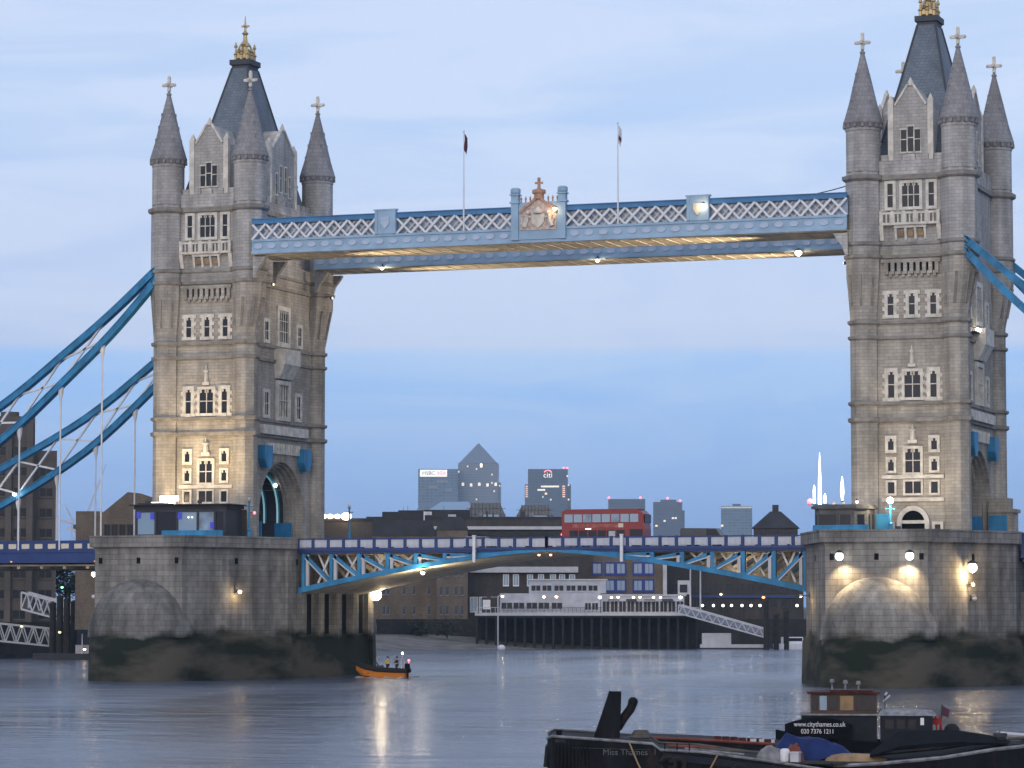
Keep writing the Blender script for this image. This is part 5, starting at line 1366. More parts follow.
for (x0, x1, v) in ((470, 500, 570), (500, 578, 573)):
    b = MB(); z = 15.10 - 4.9; b.box((x0 - 528) * .2, (x1 - 528) * .2, -1.1, -.002, z - .3, z); b.box((x0 - 528) * .2, (x1 - 528) * .2, -1.12, -1.0, z, z + .85); b.build('balcony', 'grey_paint', t, False)
t = block('apartment_block', 'brown brick apartment block with blue window bays behind the row of pier lamps', 'apartment block', (-80.37, 269.00), 0.3108, 15.29, 16, 4.9, 20.16, 'brick')
windows(t, [(x - 626) * .2 for x in (597, 610, 621, 638, 649)], [3.0, 6.4, 9.8], 1.5, 1.9, mat('royal blue paint', (.03, .05, .24), .5), 'glass_blue', 0, .35)
b = MB(); b.box((663 - 626) * .2, (667 - 626) * .2, -.6, -.002, 0, 13); b.build('corner_pilaster', 'grey_paint', t, False)
t = block('dark_wharf_building', 'long dark wharf building with a blue fascia strip behind the row of quay lamps', 'wharf building', (-64.95, 294.56), 0.2766, 28.22, 14, 4.9, 18.45, 'brick_dark')
windows(t, rng(12, 26.98), [6.2, 3.0], 1.3, 1.6, 'steel_dark', 'glass', 0, .12)
b = MB(); b.box(-9.13, 12.45, -.5, -.003, 4.9 , 5.5); b.build('fascia_strip', 'blue_dark', t, False)
for (xy, w_, lb) in (((-115.19, 233.05), 2.6, 'dark bush at the foot of the buff warehouse nearest the floodlit pier'), ((-104.20, 230.92), 3.0, 'wide dark bush below the projecting warehouse front'), ((-110.50, 232.76), 2.2, 'small dark bush between the two warehouse fronts')):
    t = thing('riverside_bush', lb, 'bush', (xy[0], xy[1], 2.4), 0, 'bushes on the quay'); lf = MB(); st = MB()
    for k in range(6): st.tube([(0, 0, -.5), (random.gauss(0, .5), random.gauss(0, .3), 1.8)], .06, 5, .02)
    st.build('stem', 'bark', t)
    for _ in range(520):
        p = Vector((random.gauss(0, w_ * .42), random.gauss(0, .7), abs(random.gauss(1.3, .9)))); s_ = random.uniform(.14, .3)
        a_ = Vector((random.uniform(-1, 1), random.uniform(-1, 1), random.uniform(-.6, .6))).normalized(); b_ = a_.cross(Vector((random.random(), random.random(), 1))).normalized()
        lf.add([p - a_ * s_, p + b_ * s_ * .6, p + a_ * s_, p - b_ * s_ * .6], [(0, 1, 2, 3)])
    lf.build('foliage', 'leaf', t, False)
# --- roofs seen above the railing
t = block('dock_building', 'long low dark building with a pale terrace band, above the railing left of the bus', 'dock building', (-131.06, 314.86), 0.3598, 45.34, 12, 4.9, 27.23, 'brick_dark')
b = MB(); z = 25.25 - 4.9; b.box(-22.67, 22.67, -.9, -.003, z - .35, z + .35); b.build('terrace_band', 'grey_paint', t, False)
H = 27.23 - 4.9
for (u0, u1, v) in ((382, 398, 514), (398, 424, 512.5), (424, 470, 512)):
    b = MB(); b.box((u0 - 470) * .2201, (u1 - 470) * .2201, 1, 9, H + .51, H + .51 + (519 - v) * .22); b.build('roof_storey', 'roof_dark', t, False)
windows(t, [(450 - 470) * .2201, (454 - 470) * .2201], [H - .1], .6, 1.0, 'white_paint', 'glass_blue', .98, .1)
windows(t, rng(14, 41.82), [z - 2.6], 1.4, 1.6, 'steel_dark', 'glass', 0, .12)
rnd = random.Random(21)
for k in range(16):
    b = MB(); x = rnd.uniform(-22.01, 22.01); w_ = rnd.uniform(.3, 1.6); h_ = rnd.uniform(.5, 1.5)
    b.box(x - w_ / 2, x + w_ / 2, 2, 3.2, H + .5, H + .5 + h_)
    if k % 3 == 0: b.lathe([(.05, H + .5 + h_), (.04, H + 1.6 + h_)], (x, 2.5), 5)
    b.build('roof_plant', ('brick_dark', 'steel_dark', 'grey_worn')[k % 3], t, False)
t = thing('glass_roof_hall', 'pale pitched glass roof in front of the far office towers', 'hall', (-149.48, 350.65, 4.9), 0.3661)
sc = 740 / 3180.4; zt = 32.50 - 4.9; zb = 29.71 - 4.9
b = MB(); b.box(-26 * sc, 22 * sc, 0, 12, 0, zb); b.build('wall', 'brick_dark', t, False)
b = MB(); b.loft([[(-26 * sc, 0, zb + .01), (22 * sc, 0, zb + .01), (22 * sc, 12, zb + .01), (-26 * sc, 12, zb + .01)], [(-9 * sc, 5, zt), (19 * sc, 5, zt), (19 * sc, 7, zt), (-9 * sc, 7, zt)]]); b.build('glass_roof', 'glass_blue', t, False)
def glass_vault(label, u, w, v0, v1, D, xy, rz, z0, z1):
    t = thing('glass_vault', label, 'glass hall', (xy[0], xy[1], 4.9), rz, 'glass vaulted halls above the railing')
    h0, h1 = z0 - 4.9, z1 - 4.9
    b = MB(); b.box(-w / 2, w / 2, 0, 12, 0, h0); b.build('wall', 'brick_dark', t, False)
    pr = [(-w / 2, h0 + .01), (w / 2, h0 + .01), (w / 2 - .3, h0 + (h1 - h0) * .45), (w / 2 - 1.6, h1), (-w / 2 + 1.6, h1), (-w / 2 + .3, h0 + (h1 - h0) * .45)]
    b = MB(); b.prism(pr, 'y', .3, 11.7); vo = b.build('glazing', mat('smoky glass', (.055, .075, .11), .18, spec=.6), t, False)
    b = MB()
    for k in range(9):
        x = -w / 2 + 1.5 + (w - 3) * k / 8; b.box(x - .06, x + .06, .2, .299, h0, h1)
    for k in range(4): b.box(-w / 2 + .3, w / 2 - .3, .19, .299, h0 + (h1 - h0) * k / 4, h0 + (h1 - h0) * k / 4 + .1)
    b.build('glazing_bars', 'steel_dark', vo, False)
    b = MB(); b.prism([(-w * .1, h0 + .4), (w * .34, h0 + .4), (w * .3, h0 + (h1 - h0) * .5), (-w * .06, h0 + (h1 - h0) * .5)], 'y', .1, .195); b.build('bright_panes', 'glass_blue', vo, False)
glass_vault('larger smoky glass vault in front of the pyramid topped tower', 486, 9.51, 0, 0, 720, (-134.72, 334.84), 0.3548, 26.19, 31.39)
glass_vault('smaller smoky glass vault just left of the red bus', 535, 9.12, 0, 0, 725, (-125.98, 343.32), 0.3394, 26.32, 31.10)
t = thing('white_canopy', 'small white framed arched canopy on the roof terrace above the railing', 'canopy', (-138.04, 301.45, 23.27), 0.3762)
b = MB()
for x in (-2.4, -1.2, 0, 1.2, 2.4): b.bar((x, 0, 0), (x, 0, 1.5 + .5 * math.cos(x * .6)), .14, .14); b.bar((x, 3, 0), (x, 3, 1.5 + .5 * math.cos(x * .6)), .14, .14)
b.build('frame', 'white_paint', t, False)
b = MB(); b.prism([(-2.9, 1.45)] + [(-2.6 + .65 * k, 1.6 + .55 * math.cos((-2.6 + .65 * k) * .58)) for k in range(9)] + [(2.9, 1.45)], 'y', -.3, 3.3); b.build('roof', 'grey_paint', t, False)
b = MB(); b.box(-.11, .11, 0, .2, 0, 5.5); b.box(.111, 1.6, .02, .18, 4.7, 5.4)
t = thing('notice_post', 'white post with a small board above the railing left of the silver car', 'post', (-133.18, 292.62, 22.83), 0.3743); b.build('post', 'white_paint', t, False)
b = MB(); b.box(.3, 1.4, -.02, .019, 4.8, 5.3); b.build('board', 'grey_paint', t, False)
# floodlit yard lamps left of the road span
t = block('floodlit_shed', 'dark shed with four glaring yard lamps on its roof, right of the floodlit tower', 'shed', (-101.98, 175.77), 0.3988, 9.16, 10, 4.9, 23.03, 'brick_dark')
hh = 23.03 - 4.9
for k, (u, r_) in enumerate(((324, .45), (330, .5), (337, .5), (346, .85))):
    b = MB(); b.tube([((u - 346) * .176, -.2, hh), ((u - 346) * .176, -.2, hh + .6)], .08, 6); lo = b.build('lamp_stem', 'steel_dark', t)
    b = MB(); b.sphere(((u - 346) * .176, -.4, hh + .8), r_, 10, (1.1, 1, .8)); b.build('yard_lamp', 'g_warm', lo)
point('lamp_light', (0, -2, hh + 1), 300, (1, .8, .5), .4, t)
t = block('gate_house', 'dark hip roofed house with a chimney above the railing left of the domed pier', 'house', (-67.26, 335.43), 0.2638, 9.68, 9, 4.9, 25.19, 'brick_dark', 'hip', 'roof_dark', (528 - 511) * .2201)
b = MB(); hh = 25.19 - 4.9; b.box(-.7, .7, 3.8, 5.2, hh + 3.2, hh + 5.2); b.build('chimney', 'brick_dark', t, False)
windows(t, rng(5, 8.80), [hh - 2.4], 1.0, 1.6, 'steel_dark', 'glass', 0, .12)

# --- white restaurant pier
t = thing('timber_jetty', 'dark piled jetty carrying the white restaurant, its shadowed piles standing in the river', 'jetty', (-78.27, 233.90, 0), 0.3252)
sc = 606 / 3180.4; zd = 6.81
b = MB(); b.box(-105 * sc, 118 * sc, 0, 20, zd - .9, zd); b.build('deck', 'timber', t, False)
b = MB(); b.box(-105 * sc, 118 * sc, -.1, 0, zd - .5, zd + .05); b.build('edge_beam', 'grey_paint', t, False)
for k in range(24):
    for r_ in (0, 1):
        b = MB(); x = (-103 + k * 9.55) * sc; b.lathe([(.28, -1), (.26, zd - .9)], (x, .6 + r_ * 5), 7); b.build('pile', 'timber', t)
b = MB(); b.box(-105 * sc, 118 * sc, 9, 9.4, -.8, zd - .9); b.build('rear_wall', 'timber', t, False)
for a, c in ((-103, -80), (98, 118)):
    b = MB(); b.box(a * sc, c * sc, .05, .12, zd + 1.0, zd + 1.1)
    for k in range(6): x = (a + (c - a) * k / 5) * sc; b.box(x - .05, x + .05, .05, .12, zd, zd + 1.0)
    b.build('handrail', 'grey_paint', t, False)
t = thing('pier_restaurant', 'white two storey restaurant with dark window bands on the piled jetty', 'restaurant', (-78.59, 234.85, zd), 0.3252) if False else thing('pier_restaurant', 'white two storey restaurant with dark window bands on the piled jetty', 'restaurant', (-78.91, 235.79, 6.81), 0.3252)
sc = 608 / 3180.4
hL = (612.5 - 593) * sc; hU = (612.5 - 580) * sc
b = MB(); b.box(-80 * sc, 20 * sc, 0, 8, 0.01, hL); b.build('lower_storey', 'jetty_white', t, False)
b = MB(); b.box(-51 * sc, 26 * sc, .6, 7.5, hL + .002, hU); b.build('upper_storey', 'jetty_white', t, False)
b = MB(); b.box(-53 * sc, 27.5 * sc, .3, 7.8, hU + .003, hU + .25); b.build('roof', 'grey_paint', t, False)
def strip(xs, z, w, h, y): windows(t, [x * sc for x in xs], [z], w, h, 'jetty_white', 'glass', y, .1)
strip((-73, -61, -48, -36, -23), .8, 2.0, 1.15, 0); strip((-44, -33, -21, -9, 2, 13), hL + .5, 1.7, 1.0, .6)
strip((8, 15), .6, 1.1, 1.3, 0)
b = MB(); b.box(-98 * sc, -81 * sc, .5, 6, 0.01, 3.0); b.build('porch', 'brick_dark', t, False)
b = MB(); b.box(-97 * sc, -89.5 * sc, .35, .45, .7, 2.5); b.build('porch_panel', 'white_paint', t, False)
b = MB(); b.box(21 * sc, 104 * sc, 0.5, 7.5, 0.01, 3.2); b.box(20.1 * sc, 106 * sc, .2, 7.7, 3.2, 3.55); b.build('side_wing', 'jetty_white', t, False)
strip([26 + 8.2 * k for k in range(10)], .25, 1.25, 1.95, .5)
for k in range(4):
    b = MB(); x = (28 + k * 18) * sc; b.add([(x, .5, 2.6), (x + 2.0, .5, 2.6), (x + 2.0, -.9, 2.15), (x, -.9, 2.15), (x, .5, 2.66), (x + 2.0, .5, 2.66), (x + 2.0, -.9, 2.21), (x, -.9, 2.21)], [(0, 1, 2, 3), (7, 6, 5, 4), (0, 4, 5, 1), (1, 5, 6, 2), (2, 6, 7, 3), (3, 7, 4, 0)]); b.build('awning', ('grey_worn', 'steel_dark')[k % 2], t, False)
b = MB(); b.box(-80 * sc, 97 * sc, -.45, -.4, 1.0, 1.06)
for k in range(45): x = (-80 + 177 * k / 44) * sc; b.box(x - .03, x + .03, -.45, -.4, 0.02, 1.0)
b.build('terrace_railing', 'steel_dark', t, False)
b = MB(); b.box(98 * sc, 110 * sc, 0.3, 4, 3.56, 6.2); b.build('stair_box', 'grey_paint', t, False)
b = MB(); b.box(99.5 * sc, 107 * sc, .2, .299, 3.9, 5.4); b.build('stair_window', 'glass', t, False)
for (x, y, z, lb, r_) in ((-92.00, 228.55, 10.03, 'white lamp at the left corner of the white pier restaurant', 0.3), (-84.58, 231.20, 9.93, 'warm lamp on the restaurant front, left of a close pair', 0.3), (-82.34, 231.98, 9.93, 'warm lamp on the restaurant front, right of a close pair', 0.3), (-74.51, 234.63, 9.84, 'large white lamp where the restaurant meets its low wing', 0.36), (-72.44, 235.31, 9.84, 'first small lamp along the low restaurant wing', 0.26), (-71.26, 235.69, 9.84, 'second small lamp along the low restaurant wing', 0.26), (-68.46, 236.59, 9.84, 'third small lamp along the low restaurant wing', 0.26), (-67.29, 236.96, 9.84, 'fourth small lamp along the low restaurant wing', 0.26), (-64.85, 237.73, 9.84, 'fifth small lamp along the low restaurant wing', 0.26), (-63.58, 238.12, 9.84, 'sixth and last small lamp along the low restaurant wing', 0.26), (-59.96, 239.23, 9.84, 'large white lamp at the far right end of the low restaurant wing', 0.36)):
    lamp_fixture('restaurant_lamp', lb, (x, y, z), 'g_warm' if r_ < .33 else 'g_white', r_, 70, (1, .8, .5), 'lamps along the pier restaurant', dirn=(.33, -.94, -.1), arm=.4, soft=.1)
b = MB(); b.tube([(-90.91, 223.09, .3), (-90.91, 223.09, 10.01)], .13, 6); b.tube([(-90.91, 223.09, 10.01), (-90.38, 223.29, 10.20)], .08, 6)
tag(b.build('marker_pole', 'grey_paint'), 'thin pale pole standing in the river by the left end of the jetty', 'pole')
# right gangway, pontoon, poles
t = gangway('pale inclined gangway with solid sides running down from the jetty to the pontoon', (-59.61, 237.77, 6.81), (-43.15, 238.35, 2.33), 1.5, 2.2, 10, 'grey_paint', None)
q0 = Vector((-59.61, 237.77, 6.81)); q1 = Vector((-43.15, 238.35, 2.33)) - q0
b = MB(); b.bar((0.3, -.9, .9), (q1.x + .3, q1.y - .9, q1.z + .9), .06, 1.3); b.build('side_sheet', mat('bluish grey sheet', (.22, .26, .36), .6), t, False)
t = thing('floating_pontoon', 'pale floating pontoon below the inclined gangway', 'pontoon', (-49.47, 238.66, 0), 0.2772); sc = 602 / 3180.4
b = MB(); b.box(-33 * sc, 33 * sc, 0, 6, -.4, .8); b.build('hull', 'steel_dark', t, False)
b = MB(); b.box(-31 * sc, -2 * sc, .3, 5, .81, 3.0); b.build('cabin', 'grey_paint', t, False)
b = MB(); b.box(-33 * sc, 33 * sc, -.12, -.02, .3, .95); b.build('fender_band', 'grey_paint', t, False)
for u, lb in ((0, 'left of two slim pale poles at the head of the inclined gangway'), (1, 'right of two slim pale poles at the head of the inclined gangway')):
    x, y = ((-58.29, 240.26), (-56.47, 240.80))[u]
    b = MB(); b.lathe([(.16, 6.81), (.13, 16.85 - .2), (.2, 16.85)], (x, y), 7); tag(b.build('signal_pole', 'grey_paint'), lb, 'pole', 'slim poles at the gangway head')
pile_group('', [((-42.44, 236.47), 9.3, 'stout dark mooring pile with a red light at the foot of the inclined gangway'), ((-41.69, 240.82), 6.6, 'shorter dark mooring pile between the gangway foot and the domed pier'), ((-40.39, 243.24), 7.2, 'dark mooring pile closest to the domed pier, right of the gangway foot')], 'mooring piles near the domed pier')
lamp_fixture('pile_light', 'red and orange light on top of the stout mooring pile', (-42.63, 235.38, 9.81), 'g_orange', .3, 10, (1, .4, .2), dirn=(.3, -1, 0), arm=.3)
lamp_fixture('wharf_light', 'yellow lamp high on the dark wharf building right of the pale poles', (-67.62, 293.38, 10.60), 'g_soft', .3, 10, (1, .7, .3), dirn=(.3, -1, 0), arm=.4)
for (x, y, z, lb) in ((-67.15, 278.31, 8.23, 'first quay lamp, right beside the slim pale poles'), (-65.02, 278.93, 8.23, 'second quay lamp from the slim pale poles'), (-63.18, 279.46, 8.23, 'third quay lamp from the slim pale poles'), (-61.54, 279.94, 8.23, 'fourth quay lamp from the slim pale poles'), (-59.51, 280.51, 8.23, 'fifth quay lamp from the slim pale poles'), (-57.76, 281.00, 8.23, 'sixth quay lamp from the slim pale poles'), (-56.02, 281.48, 8.23, 'seventh quay lamp, next to the stout mooring pile'), (-48.84, 283.42, 8.23, 'faint quay lamp close to the edge of the domed pier')):
    t = thing('quay_lamp', lb, 'lamp', (x, y, z), 0, 'row of quay lamps beyond the gangway')
    b = MB(); b.lathe([(.09, -2.6), (.07, -.2), (.14, -.18)], (0, 0), 6); b.build('post', 'steel_dark', t)
    b = MB(); b.sphere((0, 0, 0), .26, 8); b.build('bulb', 'g_white', t)
t = thing('motor_boat', 'small white motor boat moored by the left edge of the domed pier', 'boat', (-39.27, 245.61, 0), 0.2579 + .4)
b = MB(); b.loft([[(-4, -1.2, -.3), (-4, 1.2, -.3), (-4, 1.3, 1.0), (-4, -1.3, 1.0)], [(1, -1.3, -.3), (1, 1.3, -.3), (1, 1.5, 1.1), (1, -1.5, 1.1)], [(4.4, -.1, .3), (4.4, .1, .3), (4.6, .1, 1.4), (4.6, -.1, 1.4)]]); b.build('hull', 'white_paint', t)
b = MB(); b.box(-2.5, 1.2, -1, 1, 1.02, 2.3); b.build('cabin', 'white_paint', t, False)
b = MB(); b.box(-2.3, 1.0, -1.03, -1.001, 1.5, 2.1); b.build('cabin_window', 'glass', t, False)
t = thing('mooring_buoy', 'small white mooring buoy in the river off the jetty', 'buoy', (-89.61, 221.44, 0))
b = MB(); b.sphere((0, 0, .3), .75, 12, (1, 1, .8)); b.build('float', 'white_paint', t); b = MB(); b.lathe([(.06, .8), (.06, 1.15), (.16, 1.2), (.06, 1.3)], (0, 0), 6); b.build('ring', 'steel_dark', t)

# --- office towers four kilometres off
DC = 4580
def office(name, label, u, xy, rz, w, d, z1, m):
    t = thing(name, label, 'office tower', (xy[0], xy[1], 5), rz, 'far office towers'); b = MB()
    b.box(-w / 2, w / 2, 0, d, 0, z1 - 5); b.build('shaft', m, t, False); return t
fac_a = facade('steel clad tower face', (.15, .185, .24), (.05, .08, .12), 3.2, 4.0, .55, .5, .012)
fac_b = facade('green glass tower face', (.10, .16, .23), (.05, .10, .15), 6, 4.2, .8, .6, .010)
fac_c = facade('dark glass tower face', (.045, .075, .12), (.025, .045, .075), 4.5, 4.2, .75, .6, .014)
t = office('office_tower', 'tallest far office tower with a pyramid roof', 0, (-1493.39, 3969.18), 0.3573 - .03, 57.85, 56, 214.73, fac_a)
h = 214.73 - 5; w_ = 59.30
b = MB(); b.box(-w_ / 2 - 2.6, w_ / 2 + 2.6, 5, 51, 0, h - 28); b.build('shoulder', fac_a, t, False)
b = MB(); b.loft([[(-w_ / 2 + 2, 2, h + .01), (w_ / 2 - 2, 2, h + .01), (w_ / 2 - 2, 54, h + .01), (-w_ / 2 + 2, 54, h + .01)], [(-.5, 27, h + 30), (.5, 27, h + 30), (.5, 29, h + 30), (-.5, 29, h + 30)]]); b.build('pyramid_roof', mat('roof steel', (.16, .19, .24), .5), t, False)
b = MB(); b.box(3, 6, -.3, -.02, h - 6, h - 1); b.build('lit_window', 'g_soft', t, False)
for k in range(5):
    b = MB(); x = -w_ * .40 + k * w_ * .2; b.box(x, x + 3.5, -.3, -.02, h - 33 - (k % 2), h - 28.5 - (k % 2)); b.build('lit_window', glow('dim lit window', (1, .8, .5), .9), t, False)
t = office('office_tower', 'far glass office tower with a lit white and red sign beside the pyramid tower', 0, (-1532.87, 3911.36), 0.3699, 57.35, 50, 204.28, fac_b)
h = 204.28 - 5; w_ = 57.35
b = MB(); b.box(-w_ / 2 + 2.5, w_ / 2 - 16, -1.2, -.05, h - 11, h - 1.2); so = b.build('sign_panel', 'g_sign', t, False)
text('sign_text', 'HSBC', 7.5, 'steel_dark', so, (-w_ / 2 + 15, -1.35, h - 6.2), (R(90), 0, 0), .05)
hx_ = w_ / 2 - 24
b = MB()
for s in (-1, 1): b.add([(hx_, -1.4, h - 6.1), (hx_ + s * 6, -1.4, h - 2.5), (hx_ + s * 6, -1.4, h - 9.7)], [(0, 1, 2)]); b.add([(hx_, -1.4, h - 6.1), (hx_ - 3.2, -1.4, h - 6.1 + s * 3.6), (hx_ + 3.2, -1.4, h - 6.1 + s * 3.6)], [(0, 1, 2)])
b.build('sign_emblem', 'g_red', so, False)
for z_, x0, x1 in ((h - 19, -2, 14), (h - 31, 10, 20), (h - 27, -14, -1)):
    b = MB(); b.box(x0, x1, -.3, -.02, z_, z_ + 2.5); b.build('lit_band', mat('dim band', (.1, .11, .12), .4, emit=(1, .85, .5), estr=.12), t, False)
t = office('office_tower', 'far dark glass office tower with a red arc sign and orange lit edges', 0, (-1395.09, 3994.02), 0.3353, 57.73, 48, 205.61, fac_c)
h = 205.61 - 5; w_ = 57.73
for s in (-1, 1):
    b = MB(); b.box(min(s * w_ / 2, s * (w_ / 2 + 4.5)) + .01 * (s > 0), max(s * w_ / 2, s * (w_ / 2 + 4.5)) - .01 * (s < 0), 4, 44, 0, h - 22); b.build('side_shaft', fac_c, t, False)
    for k in range(6):
        b = MB(); x = s * (w_ / 2 + 1.5 if s < 0 else w_ / 2 - 6); z_ = h - 24 - k * 3.0; b.box(x - 2, x + 2, -.4 if s > 0 else 3.5, -.05 if s > 0 else 3.95, z_ - 1.6, z_); b.build('orange_light', glow('orange edge light', (1, .38, .1), .9), t, False)
text('sign_text', 'citi', 11, 'g_sign', t, (0, -.6, h - 9), (R(90), 0, 0), .1)
b = MB(); arc = [(5.5 * math.cos(math.pi * k / 8), h - 4.8 + 3.4 * math.sin(math.pi * k / 8)) for k in range(9)]; arci = [(4.2 * math.cos(math.pi * k / 8), h - 4.8 + 2.3 * math.sin(math.pi * k / 8)) for k in range(9)]
for k in range(8): b.prism([arc[k], arc[k + 1], arci[k + 1], arci[k]], 'y', -.8, -.3)
b.build('sign_arc', 'g_red', t, False)
for x0, x1, z_ in ((-15, -4, h - 29), (-10, 16, h - 24), (-8, -6.5, h - 39), (3, 5, h - 43)):
    b = MB(); b.box(x0, x1, -.3, -.05, z_ - 2.4, z_); b.build('lit_window', glow('dim lit window', (1, .85, .5), .8), t, False)
for x in (w_ / 2 - 6, w_ / 2 - 1): 
    b = MB(); b.sphere((x, 2, h + 1.6), 1.5, 8); b.build('beacon', 'g_red', t)
for u, lb in ((0, 'far low office block with two red beacons, above the red bus'),):
    t = office('office_tower', lb, 0, (-1296.46, 4058.66), 0.3105, 53.75, 40, 163.21, fac_c); h = 163.21 - 5; w_ = 53.75
    for x in (-w_ / 2 + 1, w_ / 2 - 7):
        b = MB(); b.sphere((x, 1, h + 1.8), 1.8, 8); b.build('beacon', 'g_red', t)
t = office('office_tower', 'far slate blue office tower with red beacons just right of the bus', 0, (-1234.00, 4057.31), 0.2976, 41.94, 40, 158.12, fac_c); h = 158.12 - 5; w_ = 41.94
b = MB(); b.box(-w_ * .25, w_ * .3, 2, 30, h + .01, h + 3.5); b.build('roof_storey', fac_c, t, False)
b = MB(); b.box(w_ / 2 + .01, w_ / 2 + 3.5, 3, 35, 0, h - 12); b.build('side_shaft', fac_c, t, False)
for x, z_ in ((0, h + 5.2), (w_ / 2 - 3, h + 1.6)):
    b = MB(); b.sphere((x, 1, z_), 1.9, 8); b.build('beacon', 'g_red', t)
for x0, z_ in ((-6, h - 26), (6, h - 22), (10, h - 22)):
    b = MB(); b.box(x0, x0 + 3, -.3, -.05, z_ - 2.5, z_); b.build('lit_window', glow('dim lit window', (1, .85, .5), .8), t, False)
t = office('office_tower', 'far grey office block with a pale lit top floor beside the hip roofed house', 0, (-1138.85, 4085.38), 0.2760, 44.84, 40, 152.16, fac_b); h = 152.16 - 5; w_ = 44.84
b = MB(); b.box(-w_ / 2 + .5, w_ / 2 - .5, -.4, -.05, h - 3.2, h - 1.0); b.build('lit_floor', mat('lit floor', (.3, .3, .3), .5, emit=(1, .95, .75), estr=.4), t, False)
b = MB(); b.box(-6, 6, 4, 20, h + .01, h + 3.2); b.build('roof_storey', fac_c, t, False)

# ================================================================== BOATS
def skin_mesh(name, pts, edges, m, parent, sub=1):
    me = bpy.data.meshes.new(name); me.from_pydata([p[0] for p in pts], edges, [])
    o = bpy.data.objects.new(name, me); COL.objects.link(o)
    md = o.modifiers.new('skin', 'SKIN'); me.skin_vertices.new() if not me.skin_vertices else None
    for i, (p, r_) in enumerate(pts): me.skin_vertices[0].data[i].radius = (r_, r_)
    me.skin_vertices[0].data[0].use_root = True
    s = o.modifiers.new('sub', 'SUBSURF'); s.levels = sub; s.render_levels = sub
    me.materials.append(M[m]); o.parent = parent; return o
def person(label, loc, rz, jacket, group):
    """seated or standing crew in a waterproof suit"""
    t = thing('person', label, 'person', loc, rz, group)
    body = [((0, 0, .95), .15), ((0, 0, 1.2), .16), ((0, 0, 1.42), .13), ((0, 0, 1.53), .06), ((0, .01, 1.62), .085), ((0, .02, 1.72), .10), ((0, .01, 1.79), .07),
            ((.20, 0, 1.42), .07), ((.27, .12, 1.2), .055), ((.2, .35, 1.12), .045), ((.19, .44, 1.13), .045), ((-.20, 0, 1.42), .07), ((-.27, .12, 1.2), .055), ((-.2, .35, 1.12), .045), ((-.19, .44, 1.13), .045),
            ((.11, 0, .88), .11), ((.14, .12, .5), .08), ((.14, .02, .08), .06), ((.14, .16, .04), .05), ((-.11, 0, .88), .11), ((-.14, .08, .5), .08), ((-.14, -.04, .08), .06), ((-.14, .1, .04), .05)]
    ed = [(0, 1), (1, 2), (2, 3), (3, 4), (4, 5), (5, 6), (2, 7), (7, 8), (8, 9), (9, 10), (2, 11), (11, 12), (12, 13), (13, 14), (0, 15), (15, 16), (16, 17), (17, 18), (0, 19), (19, 20), (20, 21), (21, 22)]
    skin_mesh('body', body, ed, 'skin', t)
    jk = [((0, 0, .9), .19), ((0, 0, 1.2), .2), ((0, 0, 1.42), .16), ((.20, 0, 1.42), .10), ((.27, .12, 1.2), .085), ((.21, .33, 1.13), .065), ((-.20, 0, 1.42), .10), ((-.27, .12, 1.2), .085), ((-.21, .33, 1.13), .065)]
    skin_mesh('jacket', jk, [(0, 1), (1, 2), (2, 3), (3, 4), (4, 5), (2, 6), (6, 7), (7, 8)], jacket, t)
    tr = [((0, 0, .92), .16), ((.11, 0, .86), .14), ((.14, .12, .5), .11), ((.14, .02, .06), .09), ((-.11, 0, .86), .14), ((-.14, .08, .5), .11), ((-.14, -.04, .06), .09)]
    skin_mesh('trousers', tr, [(0, 1), (1, 2), (2, 3), (0, 4), (4, 5), (5, 6)], 'cloth_dark', t)
    b = MB(); b.sphere((0, 0, 1.76), .135, 10, (1, 1.1, .8)); b.build('helmet', 'cloth_dark', t)
    return t
# orange rigid inflatable heading left past the pier
RB = Vector((-22.09, -3.27, 0)); RA = 3.258
t = thing('orange_boat', 'orange hulled rescue boat with black rails passing the side of the floodlit pier', 'boat', RB, RA)
t.scale = (.86, .92, .92)
b = MB(); L_ = 3.6
rings = []
for x, w_, zk, zt in ((-3.4, 1.15, -.3, .75), (-1.5, 1.2, -.32, .8), (.5, 1.2, -.3, .9), (2.0, .95, -.1, 1.15), (3.0, .5, .35, 1.45), (3.6, .05, .95, 1.7)):
    rings.append([(x, -w_, zt), (x, -w_ * .8, zk + .35), (x, 0, zk), (x, w_ * .8, zk + .35), (x, w_, zt)])
b.loft(rings); b.build('hull', 'orange', t)
for s in (-1, 1):
    b = MB(); b.tube([(-3.6, s * 1.2, .85), (-1.5, s * 1.28, .9), (.5, s * 1.25, 1.0), (2.0, s * 1.0, 1.25), (3.0, s * .52, 1.55), (3.65, s * .05, 1.8)], .26, 8); b.build('side_rail', 'rubber', t)
b = MB(); b.box(-3.3, 1.8, -.9, .9, .5, .6); b.build('deck', 'steel_dark', t, False)
b = MB(); b.box(-.1, .7, -.4, .4, .601, 1.5); b.add([(.55, -.38, 1.5), (.55, .38, 1.5), (.75, .34, 1.95), (.75, -.34, 1.95)], [(0, 1, 2, 3)]); b.build('console', 'steel_dark', t, False)
b = MB(); b.box(-1.6, -.4, -.25, .25, .601, 1.1); b.build('seat', 'rubber', t, False)
b = MB(); b.box(-3.7, -3.2, -.35, .35, .6, 1.75); b.lathe([(.1, -.4), (.12, .6)], (-3.5, 0), 6); b.build('outboard_engine', 'black', t, False)
b = MB()
for y in (-.8, .8): b.tube([(-2.9, y, .8), (-2.8, y * .8, 2.3)], .05, 6)
b.tube([(-2.8, -.64, 2.3), (-2.8, .64, 2.3)], .05, 6); b.tube([(-2.8, 0, 2.3), (-2.8, 0, 2.9)], .04, 6); b.build('radar_arch', 'grey_paint', t)
b = MB(); b.sphere((-2.8, 0, 3.0), .15, 8); b.build('white_light', 'g_white', t)
